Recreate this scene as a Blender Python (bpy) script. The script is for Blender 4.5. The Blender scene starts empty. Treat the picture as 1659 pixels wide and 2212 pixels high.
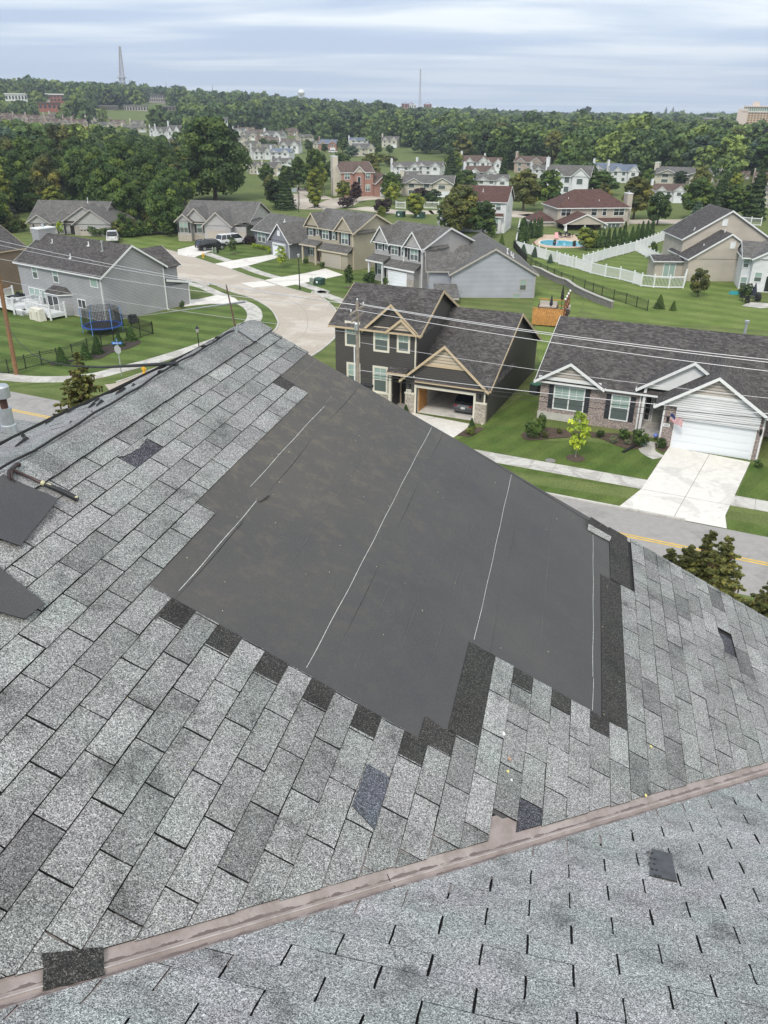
import bpy, bmesh, math, random
import numpy as np
from mathutils import Vector, Matrix
random.seed(7)
sc = bpy.context.scene
rad = math.radians

# ------------------------------------------------------------------ camera
HC = 20.5                                   # eye height over the street, standing on the roof
PITCH, ROLL, FPX = rad(26.98), rad(-0.45), 1704.0 / 1659.0
R0, F0, U0 = Vector((1, 0, 0)), Vector((0, math.cos(PITCH), -math.sin(PITCH))), Vector((0, math.sin(PITCH), math.cos(PITCH)))
cr, sr = math.cos(ROLL), math.sin(ROLL)
RV, UV_ = cr * R0 - sr * U0, sr * R0 + cr * U0
cam_d = bpy.data.cameras.new('camera')
cam = bpy.data.objects.new('camera', cam_d)
sc.collection.objects.link(cam)
M = Matrix.Identity(4)
for i in range(3):
    M[i][0], M[i][1], M[i][2] = RV[i], UV_[i], -F0[i]
M[0][3], M[1][3], M[2][3] = 0, 0, HC
cam.matrix_world = M
cam_d.sensor_fit = 'HORIZONTAL'
cam_d.sensor_width = 36
cam_d.lens = 36 * FPX
cam_d.clip_start = 0.05
cam_d.clip_end = 20000
sc.camera = cam
sc.view_settings.view_transform = 'Standard'
sc.view_settings.look = 'None'
sc.view_settings.exposure = 0.65
sc.view_settings.gamma = 1

# ------------------------------------------------------------------ world: overcast cloud bands over a physical sky
SUN_EL, SUN_AZ = rad(48), rad(205)           # azimuth clockwise from +Y
w = bpy.data.worlds.new('World')
sc.world = w
w.use_nodes = True
nt = w.node_tree
nt.nodes.clear()


def N(nt, t, **kw):
    n = nt.nodes.new(t)
    for k_, v in kw.items():
        if k_ == 'ins':
            for a, b in v.items():
                n.inputs[a].default_value = b
        else:
            setattr(n, k_, v)
    return n


def ramp(nt, stops, src=None, interp='LINEAR'):
    n = nt.nodes.new('ShaderNodeValToRGB')
    n.color_ramp.interpolation = interp
    el = n.color_ramp.elements
    while len(el) < len(stops):
        el.new(0.5)
    for e, (p, c) in zip(el, stops):
        e.position = p
        e.color = (c[0], c[1], c[2], 1) if hasattr(c, '__len__') else (c, c, c, 1)
    if src is not None:
        nt.links.new(src, n.inputs[0])
    return n


def math_(nt, op, a, b=None, c=None, clamp=False):
    n = nt.nodes.new('ShaderNodeMath')
    n.operation = op
    n.use_clamp = clamp
    for i, x in enumerate((a, b, c)):
        if x is None:
            continue
        if hasattr(x, 'links'):
            nt.links.new(x, n.inputs[i])
        else:
            n.inputs[i].default_value = x
    return n.outputs[0]


def mix(nt, fac, a, b, mode='MIX'):
    n = nt.nodes.new('ShaderNodeMix')
    n.data_type = 'RGBA'
    n.blend_type = mode
    for s, x in ((n.inputs[0], fac), (n.inputs[6], a), (n.inputs[7], b)):
        if hasattr(x, 'links'):
            nt.links.new(x, s)
        elif hasattr(x, '__len__'):
            s.default_value = (x[0], x[1], x[2], 1)
        else:
            s.default_value = x
    return n.outputs[2]


tc = N(nt, 'ShaderNodeTexCoord')
sky = N(nt, 'ShaderNodeTexSky')
sky.sky_type = 'NISHITA'
sky.sun_disc = False
sky.sun_elevation = SUN_EL
sky.sun_rotation = SUN_AZ
sep = N(nt, 'ShaderNodeSeparateXYZ')
nt.links.new(tc.outputs['Generated'], sep.inputs[0])
zz = math_(nt, 'ADD', math_(nt, 'MAXIMUM', sep.outputs[2], 0.0), 0.045)
cx = math_(nt, 'DIVIDE', sep.outputs[0], zz)
cy = math_(nt, 'DIVIDE', sep.outputs[1], zz)
comb = N(nt, 'ShaderNodeCombineXYZ')
nt.links.new(math_(nt, 'MULTIPLY', cx, 0.42), comb.inputs[0])
nt.links.new(cy, comb.inputs[1])
n1 = N(nt, 'ShaderNodeTexNoise', ins={'Scale': 0.62, 'Detail': 6.0, 'Roughness': 0.52, 'Distortion': 0.35})
nt.links.new(comb.outputs[0], n1.inputs['Vector'])
n2 = N(nt, 'ShaderNodeTexNoise', ins={'Scale': 0.23, 'Detail': 2.0, 'Roughness': 0.5})
nt.links.new(comb.outputs[0], n2.inputs['Vector'])
cl = math_(nt, 'ADD', math_(nt, 'MULTIPLY', n1.outputs[0], 0.62), math_(nt, 'MULTIPLY', n2.outputs[0], 0.38))
cl = math_(nt, 'ADD', cl, math_(nt, 'MULTIPLY', sep.outputs[0], 0.09))
clr = ramp(nt, [(0.415, (0.345, 0.415, 0.56)), (0.465, (0.41, 0.485, 0.62)), (0.51, (0.56, 0.62, 0.69)), (0.565, (0.82, 0.84, 0.83))], cl)
# even pale band above the horizon
hz = ramp(nt, [(0.0, 1.0), (0.03, 0.85), (0.10, 0.25), (0.16, 0.0)], sep.outputs[2])
c1 = mix(nt, math_(nt, 'MULTIPLY', hz.outputs[0], 0.75), clr.outputs[0], (0.44, 0.525, 0.66))
# brighter overhead, as overcast skies are
up = ramp(nt, [(0.25, 1.0), (0.9, 1.35)], sep.outputs[2])
c2 = mix(nt, 1.0, c1, up.outputs[0], 'MULTIPLY')
up.color_ramp.elements[1].color = (1.55, 1.50, 1.38, 1)
skyc = mix(nt, 1.0, sky.outputs[0], (0.09, 0.09, 0.09), 'MULTIPLY')
fin = mix(nt, 0.92, skyc, c2)
bg = N(nt, 'ShaderNodeBackground', ins={'Strength': 1.0})
nt.links.new(fin, bg.inputs[0])
wo = N(nt, 'ShaderNodeOutputWorld')
nt.links.new(bg.outputs[0], wo.inputs[0])

sun_d = bpy.data.lights.new('sun', 'SUN')
sun_d.energy = 1.5
sun_d.angle = rad(14)
sun_d.color = (1.0, 0.95, 0.88)
sun = bpy.data.objects.new('sun', sun_d)
sc.collection.objects.link(sun)
sun.rotation_euler = (rad(90) - SUN_EL, 0, -SUN_AZ + math.pi)
sun.rotation_euler = Vector((-math.sin(SUN_AZ) * math.cos(SUN_EL), -math.cos(SUN_AZ) * math.cos(SUN_EL), -math.sin(SUN_EL))).to_track_quat('-Z', 'Y').to_euler()

# ------------------------------------------------------------------ positions
ZT = {'1': (0, 850, .5425), '2': (1200, 1000, .663), '3': (2000, 1100, .6173), 'a': (0, 450, .6028), 'b': (700, 450, .6028), 'c': (1500, 450, .4822),
      'd': (2200, 450, .4967), 'e': (0, 0, .9114), 'f': (1512, 0, .9114), 'h': (750, 1100, .525), 'D': (0, 0, 3024 / 1659)}


def ray(z, x, y):
    """direction from the eye for a surveyed sight (survey sheet z, reading x, y)"""
    ox, oy, s = ZT[z]
    u, v = (ox + x * s) / 3024, (oy + y * s) / 3024
    return (u - 0.5) / FPX * RV + F0 - (v - 1106 / 1659) / FPX * UV_


def sstep(a, b, x):
    t = min(1, max(0, (x - a) / (b - a)))
    return t * t * (3 - 2 * t)


def T(x, y):
    """terrain height"""
    r = math.hypot(x, y)
    if r < 330 or y < 0:
        return 0.0
    az = math.degrees(math.atan2(x, y))
    return 34 * sstep(14, -26, az) * sstep(330, 1150, r) - 3.0 * sstep(600, 2500, r) * sstep(-5, 15, az)


def G(z, x, y, h=0.0):
    """ground point on a sight line, h above the terrain"""
    d = ray(z, x, y)
    t = (h - HC) / d.z if d.z < -1e-4 else 3000
    if math.hypot(d.x, d.y) * t < 330:
        return Vector((d.x * t, d.y * t, h))
    l = math.hypot(d.x, d.y)
    s = 320.0
    while s < 2600 and HC + d.z / l * s > T(d.x / l * s, d.y / l * s) + h:
        s += 4
    return Vector((d.x / l * s, d.y / l * s, HC + d.z / l * s))


def pxm(P):
    """metres per sheet-D unit at P"""
    return (Vector(P) - Vector((0, 0, HC))).dot(F0) / 1704.0


# ------------------------------------------------------------------ mesh building
C = sc.collection


class MB:
    def __init__(s):
        s.v, s.f, s.m, s.t = [], [], [], []

    def face(s, pts, m=0, t=0.0):
        b = len(s.v)
        s.v += [tuple(p) for p in pts]
        s.f.append(tuple(range(b, b + len(pts))))
        s.m.append(m)
        s.t.append(t)
        return s

    def hexa(s, p, m=0, t=0.0, skip=()):
        """p: 8 points, bottom ring 0-3 (ccw from above), top ring 4-7"""
        b = len(s.v)
        s.v += [tuple(q) for q in p]
        for i, f in enumerate([(3, 2, 1, 0), (4, 5, 6, 7), (0, 1, 5, 4), (1, 2, 6, 5), (2, 3, 7, 6), (3, 0, 4, 7)]):
            if i in skip:
                continue
            s.f.append(tuple(b + j for j in f))
            s.m.append(m)
            s.t.append(t)
        return s

    def box(s, x0, y0, z0, x1, y1, z1, m=0, t=0.0, skip=()):
        return s.hexa([(x0, y0, z0), (x1, y0, z0), (x1, y1, z0), (x0, y1, z0), (x0, y0, z1), (x1, y0, z1), (x1, y1, z1), (x0, y1, z1)], m, t, skip)

    def bar(s, p, q, wd, hg, m=0, up=(0, 0, 1)):
        """rectangular bar between points, width across, height along up, centred"""
        p, q, up = Vector(p), Vector(q), Vector(up)
        d = (q - p).normalized()
        r = d.cross(up)
        if r.length < 1e-4:
            r = d.cross(Vector((1, 0, 0)))
        r.normalize()
        u = r.cross(d) * (hg / 2)
        r = r * (wd / 2)
        return s.hexa([p - r - u, p + r - u, q + r - u, q - r - u, p - r + u, p + r + u, q + r + u, q - r + u], m)

    def tube(s, pts, r, n=6, m=0, cap=True, t=0.0):
        pts = [Vector(p) for p in pts]
        rs = r if hasattr(r, '__len__') else [r] * len(pts)
        b = len(s.v)
        for i, p in enumerate(pts):
            d = (pts[min(i + 1, len(pts) - 1)] - pts[max(i - 1, 0)])
            d = d.normalized() if d.length > 1e-9 else Vector((0, 0, 1))
            a = d.cross(Vector((0, 0, 1)) if abs(d.z) < .95 else Vector((1, 0, 0))).normalized()
            c = d.cross(a)
            for j in range(n):
                an = 2 * math.pi * j / n
                s.v.append(tuple(p + (a * math.cos(an) + c * math.sin(an)) * rs[i]))
        for i in range(len(pts) - 1):
            for j in range(n):
                k = (j + 1) % n
                s.f.append((b + i * n + j, b + i * n + k, b + (i + 1) * n + k, b + (i + 1) * n + j))
                s.m.append(m)
                s.t.append(t)
        if cap:
            e = b + (len(pts) - 1) * n
            s.f.append(tuple(b + j for j in range(n)))
            s.f.append(tuple(e + n - 1 - j for j in range(n)))
            s.m += [m, m]
            s.t += [t, t]
        return s

    def lathe(s, c, prof, n=12, m=0):
        """prof: (r, z) list from bottom to top"""
        return s.tube([(c[0], c[1], c[2] + z) for r, z in prof], [max(r, 1e-4) for r, z in prof], n, m)

    def prism(s, poly, z0, z1, m=0, mt=None):
        """poly: ccw (x, y) list"""
        b = len(s.v)
        n = len(poly)
        s.v += [(p[0], p[1], z0) for p in poly] + [(p[0], p[1], z1) for p in poly]
        s.f.append(tuple(b + n - 1 - i for i in range(n)))
        s.f.append(tuple(b + n + i for i in range(n)))
        s.m += [m, m if mt is None else mt]
        s.t += [0, 0]
        for i in range(n):
            k = (i + 1) % n
            s.f.append((b + i, b + k, b + n + k, b + n + i))
            s.m.append(m)
            s.t.append(0)
        return s

    def blob(s, c, r, n=8, k=5, m=0, jit=0.0, t=0.0):
        """rounded lump; r = (rx, ry, rz)"""
        b = len(s.v)
        for i in range(k + 1):
            ph = math.pi * i / k
            for j in range(n):
                a = 2 * math.pi * j / n
                q = 1 + random.uniform(-jit, jit)
                s.v.append((c[0] + r[0] * math.sin(ph) * math.cos(a) * q, c[1] + r[1] * math.sin(ph) * math.sin(a) * q, c[2] - r[2] * math.cos(ph) * q))
        for i in range(k):
            for j in range(n):
                l = (j + 1) % n
                s.f.append((b + i * n + j, b + i * n + l, b + (i + 1) * n + l, b + (i + 1) * n + j))
                s.m.append(m)
                s.t.append(t)
        return s

    def build(s, name, mats, parent=None, smooth=False, tint=False, loc=None):
        me = bpy.data.meshes.new(name)
        me.from_pydata(s.v, [], s.f)
        mats = mats if isinstance(mats, (list, tuple)) else [mats]
        for q in mats:
            me.materials.append(q)
        if len(mats) > 1:
            me.polygons.foreach_set('material_index', s.m)
        if smooth:
            me.polygons.foreach_set('use_smooth', [True] * len(s.f))
        if tint:
            a = me.attributes.new('tint', 'FLOAT', 'FACE')
            a.data.foreach_set('value', s.t)
        me.update()
        o = bpy.data.objects.new(name, me)
        C.objects.link(o)
        if parent is not None:
            o.parent = parent
        if loc is not None:
            o.location = loc
        return o


def tag(o, label=None, cat=None, group=None, kind=None):
    if label:
        o['label'] = label
    if cat:
        o['category'] = cat
    if group:
        o['group'] = group
    if kind:
        o['kind'] = kind
    return o


def thing(name, label, cat, loc=(0, 0, 0), rz=0.0, group=None):
    o = bpy.data.objects.new(name, None)
    o.empty_display_size = 0.3
    C.objects.link(o)
    o.location = loc
    o.rotation_euler = (0, 0, rz)
    return tag(o, label, cat, group)


kids = {}


def copy_tree(o, parent=None):
    c = o.copy()
    C.objects.link(c)
    if parent is not None:
        c.parent = parent
    for ch in list(o.children):
        copy_tree(ch, c)
    return c


# ------------------------------------------------------------------ materials
def mat(name, col, rough=0.8, metal=0.0, noise=0.0, nscale=3.0, bump=0.0, bscale=None, spec=0.5, coat=0.0):
    m = bpy.data.materials.new(name)
    m.use_nodes = True
    t = m.node_tree
    b = t.nodes['Principled BSDF']
    b.inputs['Roughness'].default_value = rough
    b.inputs['Metallic'].default_value = metal
    b.inputs['Specular IOR Level'].default_value = spec
    b.inputs['Coat Weight'].default_value = coat
    c = (col[0], col[1], col[2], 1)
    if noise > 0 or bump > 0:
        tc = N(t, 'ShaderNodeTexCoord')
        n = N(t, 'ShaderNodeTexNoise', ins={'Scale': nscale, 'Detail': 6.0, 'Roughness': 0.62})
        t.links.new(tc.outputs['Object'], n.inputs['Vector'])
        lo = [max(0, x * (1 - noise)) for x in col]
        hi = [x * (1 + noise) for x in col]
        r = ramp(t, [(0.3, lo), (0.7, hi)], n.outputs[0])
        t.links.new(r.outputs[0], b.inputs['Base Color'])
        if bump > 0:
            n2 = N(t, 'ShaderNodeTexNoise', ins={'Scale': bscale or nscale * 4, 'Detail': 4.0})
            t.links.new(tc.outputs['Object'], n2.inputs['Vector'])
            bp = N(t, 'ShaderNodeBump', ins={'Strength': 0.6, 'Distance': bump})
            t.links.new(n2.outputs[0], bp.inputs['Height'])
            t.links.new(bp.outputs[0], b.inputs['Normal'])
    else:
        b.inputs['Base Color'].default_value = c
    return m


def bsdf(m):
    return m.node_tree, m.node_tree.nodes['Principled BSDF']


def face_coord(t):
    """vector (distance along a wall or roof course, height) chosen from the face's own direction"""
    tc = N(t, 'ShaderNodeTexCoord')
    sn = N(t, 'ShaderNodeSeparateXYZ')
    t.links.new(tc.outputs['Normal'], sn.inputs[0])
    so = N(t, 'ShaderNodeSeparateXYZ')
    t.links.new(tc.outputs['Object'], so.inputs[0])
    gt = math_(t, 'GREATER_THAN', math_(t, 'ABSOLUTE', sn.outputs[0]), math_(t, 'ABSOLUTE', sn.outputs[1]))
    a = math_(t, 'ADD', math_(t, 'MULTIPLY', so.outputs[1], gt), math_(t, 'MULTIPLY', so.outputs[0], math_(t, 'SUBTRACT', 1.0, gt)))
    cb = N(t, 'ShaderNodeCombineXYZ')
    t.links.new(a, cb.inputs[0])
    t.links.new(so.outputs[2], cb.inputs[1])
    return tc, cb.outputs[0], so.outputs[2]


def siding(name, col, rough=0.55, period=0.15):
    m = mat(name, col, rough)
    t, b = bsdf(m)
    tc, vec, z = face_coord(t)
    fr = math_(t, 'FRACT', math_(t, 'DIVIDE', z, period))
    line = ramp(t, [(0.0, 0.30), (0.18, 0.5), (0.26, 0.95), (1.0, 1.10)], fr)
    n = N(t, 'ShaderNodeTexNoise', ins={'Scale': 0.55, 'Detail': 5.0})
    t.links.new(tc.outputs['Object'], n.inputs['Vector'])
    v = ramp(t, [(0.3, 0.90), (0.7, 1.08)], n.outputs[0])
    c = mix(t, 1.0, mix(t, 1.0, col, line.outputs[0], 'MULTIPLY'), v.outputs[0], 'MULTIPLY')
    t.links.new(c, b.inputs['Base Color'])
    bp = N(t, 'ShaderNodeBump', ins={'Strength': 0.35, 'Distance': 0.02})
    t.links.new(fr, bp.inputs['Height'])
    bp.invert = True
    t.links.new(bp.outputs[0], b.inputs['Normal'])
    return m


def shingles(name, cols, bw=0.30, bh=0.062):
    m = mat(name, cols[0], 0.9, spec=0.25)
    t, b = bsdf(m)
    tc, vec, z = face_coord(t)
    br = N(t, 'ShaderNodeTexBrick', ins={'Scale': 1.0, 'Mortar Size': 0.006, 'Mortar Smooth': 0.3, 'Bias': 0.0, 'Brick Width': bw, 'Row Height': bh})
    br.offset = 0.37
    br.offset_frequency = 2
    br.squash = 0.7
    br.squash_frequency = 3
    br.inputs['Bias'].default_value = -.15
    t.links.new(vec, br.inputs['Vector'])
    lo, hi = cols[0], cols[1]
    br.inputs['Color1'].default_value = (*lo, 1)
    br.inputs['Color2'].default_value = (*hi, 1)
    br.inputs['Mortar'].default_value = (*[x * 0.45 for x in lo], 1)
    n = N(t, 'ShaderNodeTexNoise', ins={'Scale': 1.2, 'Detail': 8.0, 'Roughness': 0.7})
    t.links.new(tc.outputs['Object'], n.inputs['Vector'])
    v = ramp(t, [(0.32, 0.80), (0.68, 1.2)], n.outputs[0])
    n3 = N(t, 'ShaderNodeTexNoise', ins={'Scale': 14.0, 'Detail': 2.0})
    t.links.new(tc.outputs['Object'], n3.inputs['Vector'])
    v3 = ramp(t, [(0.35, 0.82), (0.65, 1.2)], n3.outputs[0])
    c = mix(t, 1.0, mix(t, 1.0, br.outputs[0], v.outputs[0], 'MULTIPLY'), v3.outputs[0], 'MULTIPLY')
    t.links.new(c, b.inputs['Base Color'])
    return m


def masonry(name, c1, c2, mortar, bw=0.21, bh=0.075, ms=0.012):
    m = mat(name, c1, 0.9)
    t, b = bsdf(m)
    tc, vec, z = face_coord(t)
    br = N(t, 'ShaderNodeTexBrick', ins={'Scale': 1.0, 'Mortar Size': ms, 'Mortar Smooth': 0.2, 'Bias': 0.0, 'Brick Width': bw, 'Row Height': bh})
    t.links.new(vec, br.inputs['Vector'])
    br.inputs['Color1'].default_value = (*c1, 1)
    br.inputs['Color2'].default_value = (*c2, 1)
    br.inputs['Mortar'].default_value = (*mortar, 1)
    n = N(t, 'ShaderNodeTexNoise', ins={'Scale': 9.0, 'Detail': 3.0})
    t.links.new(vec, n.inputs['Vector'])
    v = ramp(t, [(0.35, 0.6), (0.65, 1.35)], n.outputs[0])
    t.links.new(mix(t, 1.0, br.outputs[0], v.outputs[0], 'MULTIPLY'), b.inputs['Base Color'])
    return m


def grass(name, c1, c2, ang=0.0, period=2.4, stripe=0.35, wob=0.6):
    """mown turf; alternate passes of the mower lay the blades the other way"""
    c1 = (c1[0] * 1.22 + .006, c1[1] * 1.08, c1[2] * 1.1 + .004)
    c2 = (c2[0] * 1.22 + .010, c2[1] * 1.08, c2[2] * 1.1 + .006)
    m = mat(name, c1, 0.95, spec=0.15)
    t, b = bsdf(m)
    tc = N(t, 'ShaderNodeTexCoord')
    mp = N(t, 'ShaderNodeMapping')
    mp.inputs['Rotation'].default_value = (0, 0, ang)
    t.links.new(tc.outputs['Object'], mp.inputs[0])
    wv = N(t, 'ShaderNodeTexWave', ins={'Scale': 1.0 / period / 0.318 / 10 * 0.5 * 3.14159 / 1.5708, 'Distortion': wob, 'Detail': 1.0, 'Detail Scale': 0.4})
    wv.bands_direction = 'Y'
    wv.wave_profile = 'SIN'
    wv.inputs['Scale'].default_value = 0.314 / period
    t.links.new(mp.outputs[0], wv.inputs[0])
    st = ramp(t, [(0.40, 1 - stripe), (0.60, 1 + stripe * 0.6)], wv.outputs['Fac'])
    n = N(t, 'ShaderNodeTexNoise', ins={'Scale': 0.35, 'Detail': 8.0, 'Roughness': 0.65})
    t.links.new(tc.outputs['Object'], n.inputs['Vector'])
    cc = ramp(t, [(0.35, c1), (0.65, c2)], n.outputs[0])
    n3 = N(t, 'ShaderNodeTexNoise', ins={'Scale': 7.0, 'Detail': 4.0, 'Roughness': 0.8})
    t.links.new(tc.outputs['Object'], n3.inputs['Vector'])
    v3 = ramp(t, [(0.3, 0.62), (0.7, 1.42)], n3.outputs[0])
    c = mix(t, 1.0, mix(t, 1.0, cc.outputs[0], st.outputs[0], 'MULTIPLY'), v3.outputs[0], 'MULTIPLY')
    t.links.new(c, b.inputs['Base Color'])
    return m


def concrete(name, col, blotch=0.25, bscale=0.35, bcol=None, bp_=0.55, joints=0.0):
    """poured slab with damp, uneven patches"""
    m = mat(name, col, 0.85, spec=0.3)
    t, b = bsdf(m)
    tc = N(t, 'ShaderNodeTexCoord')
    n = N(t, 'ShaderNodeTexNoise', ins={'Scale': bscale, 'Detail': 7.0, 'Roughness': 0.6, 'Distortion': 0.8})
    t.links.new(tc.outputs['Object'], n.inputs['Vector'])
    r = ramp(t, [(bp_ - 0.03, 0.0), (bp_ + 0.03, 1.0)], n.outputs[0])
    bc = bcol or [x * (1 - blotch) for x in col]
    n2 = N(t, 'ShaderNodeTexNoise', ins={'Scale': 2.5, 'Detail': 8.0, 'Roughness': 0.7})
    t.links.new(tc.outputs['Object'], n2.inputs['Vector'])
    v = ramp(t, [(0.3, 0.88), (0.7, 1.1)], n2.outputs[0])
    c = mix(t, 1.0, mix(t, r.outputs[0], col, bc), v.outputs[0], 'MULTIPLY')
    t.links.new(c, b.inputs['Base Color'])
    return m
# ================================================================== THE ROOF WE STAND ON
AZ = rad(13.3176)
a_ = Vector((math.sin(AZ), math.cos(AZ), 0))            # along the ridge of the far slope
b_ = Vector((math.cos(AZ), -math.sin(AZ), 0))           # horizontally towards its eave
EYE = Vector((0, 0, HC))
S1 = rad(26.565)
D1 = 2.58628
bd = b_ * math.cos(S1) - Vector((0, 0, math.sin(S1)))
nn1 = b_ * math.sin(S1) + Vector((0, 0, math.cos(S1)))


def R1(A, B, h=0.0):
    return EYE + a_ * A + bd * B + nn1 * (h - D1)


S2 = rad(25.025)
D2 = 1.56711
ad = a_ * math.cos(S2) - Vector((0, 0, math.sin(S2)))
nn2 = a_ * math.sin(S2) + Vector((0, 0, math.cos(S2)))


def R2(X, Y, h=0.0):
    return EYE + b_ * X + ad * Y + nn2 * (h - D2)


def vB(A):
    """valley centre on slope 1"""
    return -0.203 + 1.0439 * (A - 1.056)


def vX(A):
    """valley centre in slope 2 coordinates"""
    P = R1(A, vB(A)) - EYE
    return P.dot(b_), P.dot(ad)


RIDGE_B, RAKE_A, EXPO, TAB = -1.615, 6.17, 0.1258, 0.305


def granule(name, dark, light, tone, cell=330.0, tintamt=0.30, stain=0.5):
    """mineral granules pressed in asphalt: light and dark grains, drifting tone, algae-dark blotches"""
    m = mat(name, tone, 0.92, spec=0.3)
    t, b = bsdf(m)
    tc = N(t, 'ShaderNodeTexCoord')
    v = N(t, 'ShaderNodeTexVoronoi', ins={'Scale': cell, 'Randomness': 1.0})
    t.links.new(tc.outputs['Object'], v.inputs['Vector'])
    sp = N(t, 'ShaderNodeSeparateColor')
    t.links.new(v.outputs['Color'], sp.inputs[0])
    g = ramp(t, [(0.0, dark), (0.22, [x * 0.55 for x in tone]), (0.5, tone), (0.8, [x * 1.45 for x in tone]), (1.0, light)], sp.outputs[0])
    n0 = N(t, 'ShaderNodeTexNoise', ins={'Scale': 85.0, 'Detail': 3.0, 'Roughness': 0.75})
    t.links.new(tc.outputs['Object'], n0.inputs['Vector'])
    v0 = ramp(t, [(0.3, 0.70), (0.7, 1.28)], n0.outputs[0])
    n = N(t, 'ShaderNodeTexNoise', ins={'Scale': 5.0, 'Detail': 5.0, 'Roughness': 0.62})
    t.links.new(tc.outputs['Object'], n.inputs['Vector'])
    v1 = ramp(t, [(0.30, 1 - stain * 0.95), (0.43, 0.93), (0.52, 1.0), (0.72, 1.14)], n.outputs[0])
    n2 = N(t, 'ShaderNodeTexNoise', ins={'Scale': 3.1, 'Detail': 3.0})
    mp = N(t, 'ShaderNodeMapping')
    mp.inputs['Location'].default_value = (31, 7, 3)
    t.links.new(tc.outputs['Object'], mp.inputs[0])
    t.links.new(mp.outputs[0], n2.inputs['Vector'])
    hue = ramp(t, [(0.34, (1.03, 0.99, 1.02)), (0.5, (1.0, 1.0, 1.0)), (0.66, (0.965, 1.02, 1.0))], n2.outputs[0])
    at = N(t, 'ShaderNodeAttribute')
    at.attribute_name = 'tint'
    ft = math_(t, 'ADD', 1.0, math_(t, 'MULTIPLY', at.outputs['Fac'], tintamt))
    cb = N(t, 'ShaderNodeCombineXYZ')
    for i in range(3):
        t.links.new(ft, cb.inputs[i])
    c = mix(t, 1.0, g.outputs[0], v0.outputs[0], 'MULTIPLY')
    c = mix(t, 1.0, c, v1.outputs[0], 'MULTIPLY')
    c = mix(t, 1.0, c, hue.outputs[0], 'MULTIPLY')
    c = mix(t, 1.0, c, cb.outputs[0], 'MULTIPLY')
    t.links.new(c, b.inputs['Base Color'])
    bp = N(t, 'ShaderNodeBump', ins={'Strength': 0.55, 'Distance': 0.0016})
    t.links.new(sp.outputs[0], bp.inputs['Height'])
    t.links.new(bp.outputs[0], b.inputs['Normal'])
    return m


M_gran = granule('shingle granules', (0.035, 0.036, 0.038), (0.55, 0.555, 0.54), (0.225, 0.227, 0.222))
M_cap = granule('ridge cap granules', (0.05, 0.052, 0.055), (0.46, 0.475, 0.475), (0.205, 0.206, 0.203), tintamt=0.2, stain=0.25)
M_dark = granule('unweathered shingle', (0.012, 0.012, 0.013), (0.16, 0.15, 0.135), (0.036, 0.035, 0.034), stain=0.5)
M_purple = granule('exposed shingle mat', (0.012, 0.012, 0.016), (0.30, 0.30, 0.33), (0.05, 0.05, 0.060), stain=0.4)
M_edge = mat('asphalt edge', (0.012, 0.012, 0.013), 0.9)
M_deck = mat('asphalt under the tabs', (0.016, 0.016, 0.017), 0.95, noise=0.4, nscale=40)


def felt_mat():
    m = mat('roofing felt', (0.07, 0.073, 0.08), 0.78, spec=0.35)
    t, b = bsdf(m)
    tc = N(t, 'ShaderNodeTexCoord')
    n = N(t, 'ShaderNodeTexNoise', ins={'Scale': 230.0, 'Detail': 2.0, 'Roughness': 0.8})
    t.links.new(tc.outputs['Object'], n.inputs['Vector'])
    g = ramp(t, [(0.3, (0.046, 0.0455, 0.047)), (0.72, (0.090, 0.0890, 0.091))], n.outputs[0])
    n2 = N(t, 'ShaderNodeTexNoise', ins={'Scale': 1.4, 'Detail': 6.0, 'Roughness': 0.6})
    t.links.new(tc.outputs['Object'], n2.inputs['Vector'])
    v = ramp(t, [(0.3, (0.86, 0.88, 0.93)), (0.5, (1.0, 1.0, 1.0)), (0.7, (1.16, 1.13, 1.08))], n2.outputs[0])
    c = mix(t, 1.0, g.outputs[0], v.outputs[0], 'MULTIPLY')
    # brown dust left by shoes, thicker towards the ridge
    at = N(t, 'ShaderNodeAttribute')
    at.attribute_name = 'tint'
    n3 = N(t, 'ShaderNodeTexNoise', ins={'Scale': 7.5, 'Detail': 8.0, 'Roughness': 0.78, 'Distortion': 0.35})
    t.links.new(tc.outputs['Object'], n3.inputs['Vector'])
    d = ramp(t, [(0.50, 0.0), (0.60, 1.0)], n3.outputs[0])
    fac = math_(t, 'MULTIPLY', d.outputs[0], math_(t, 'MULTIPLY', at.outputs['Fac'], 0.75))
    fac = math_(t, 'ADD', fac, math_(t, 'MULTIPLY', at.outputs['Fac'], 0.34), clamp=True)
    c = mix(t, fac, c, (0.120, 0.106, 0.086))
    t.links.new(c, b.inputs['Base Color'])
    bp = N(t, 'ShaderNodeBump', ins={'Strength': 0.8, 'Distance': 0.003})
    n4 = N(t, 'ShaderNodeTexNoise', ins={'Scale': 60.0, 'Detail': 5.0})
    t.links.new(tc.outputs['Object'], n4.inputs['Vector'])
    t.links.new(n4.outputs[0], bp.inputs['Height'])
    t.links.new(bp.outputs[0], b.inputs['Normal'])
    return m


M_felt = felt_mat()
M_chalk = mat('felt lap line', (0.50, 0.52, 0.50), 0.8, noise=0.35, nscale=60)
M_gal = mat('galvanised steel', (0.52, 0.55, 0.57), 0.42, metal=0.7, noise=0.15, nscale=14)
M_rust = mat('rusted steel', (0.10, 0.055, 0.045), 0.6, metal=0.5, noise=0.5, nscale=60)
M_fascia = mat('weathered fascia board', (0.30, 0.29, 0.27), 0.7, noise=0.2, nscale=6)
M_stucco = mat('institutional buff brick', (0.34, 0.25, 0.18), 0.9, noise=0.15, nscale=2)

home = thing('shingled_house', 'weathered grey shingle roof in the foreground with a torn patch of bare felt, under repair', 'house')


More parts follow.
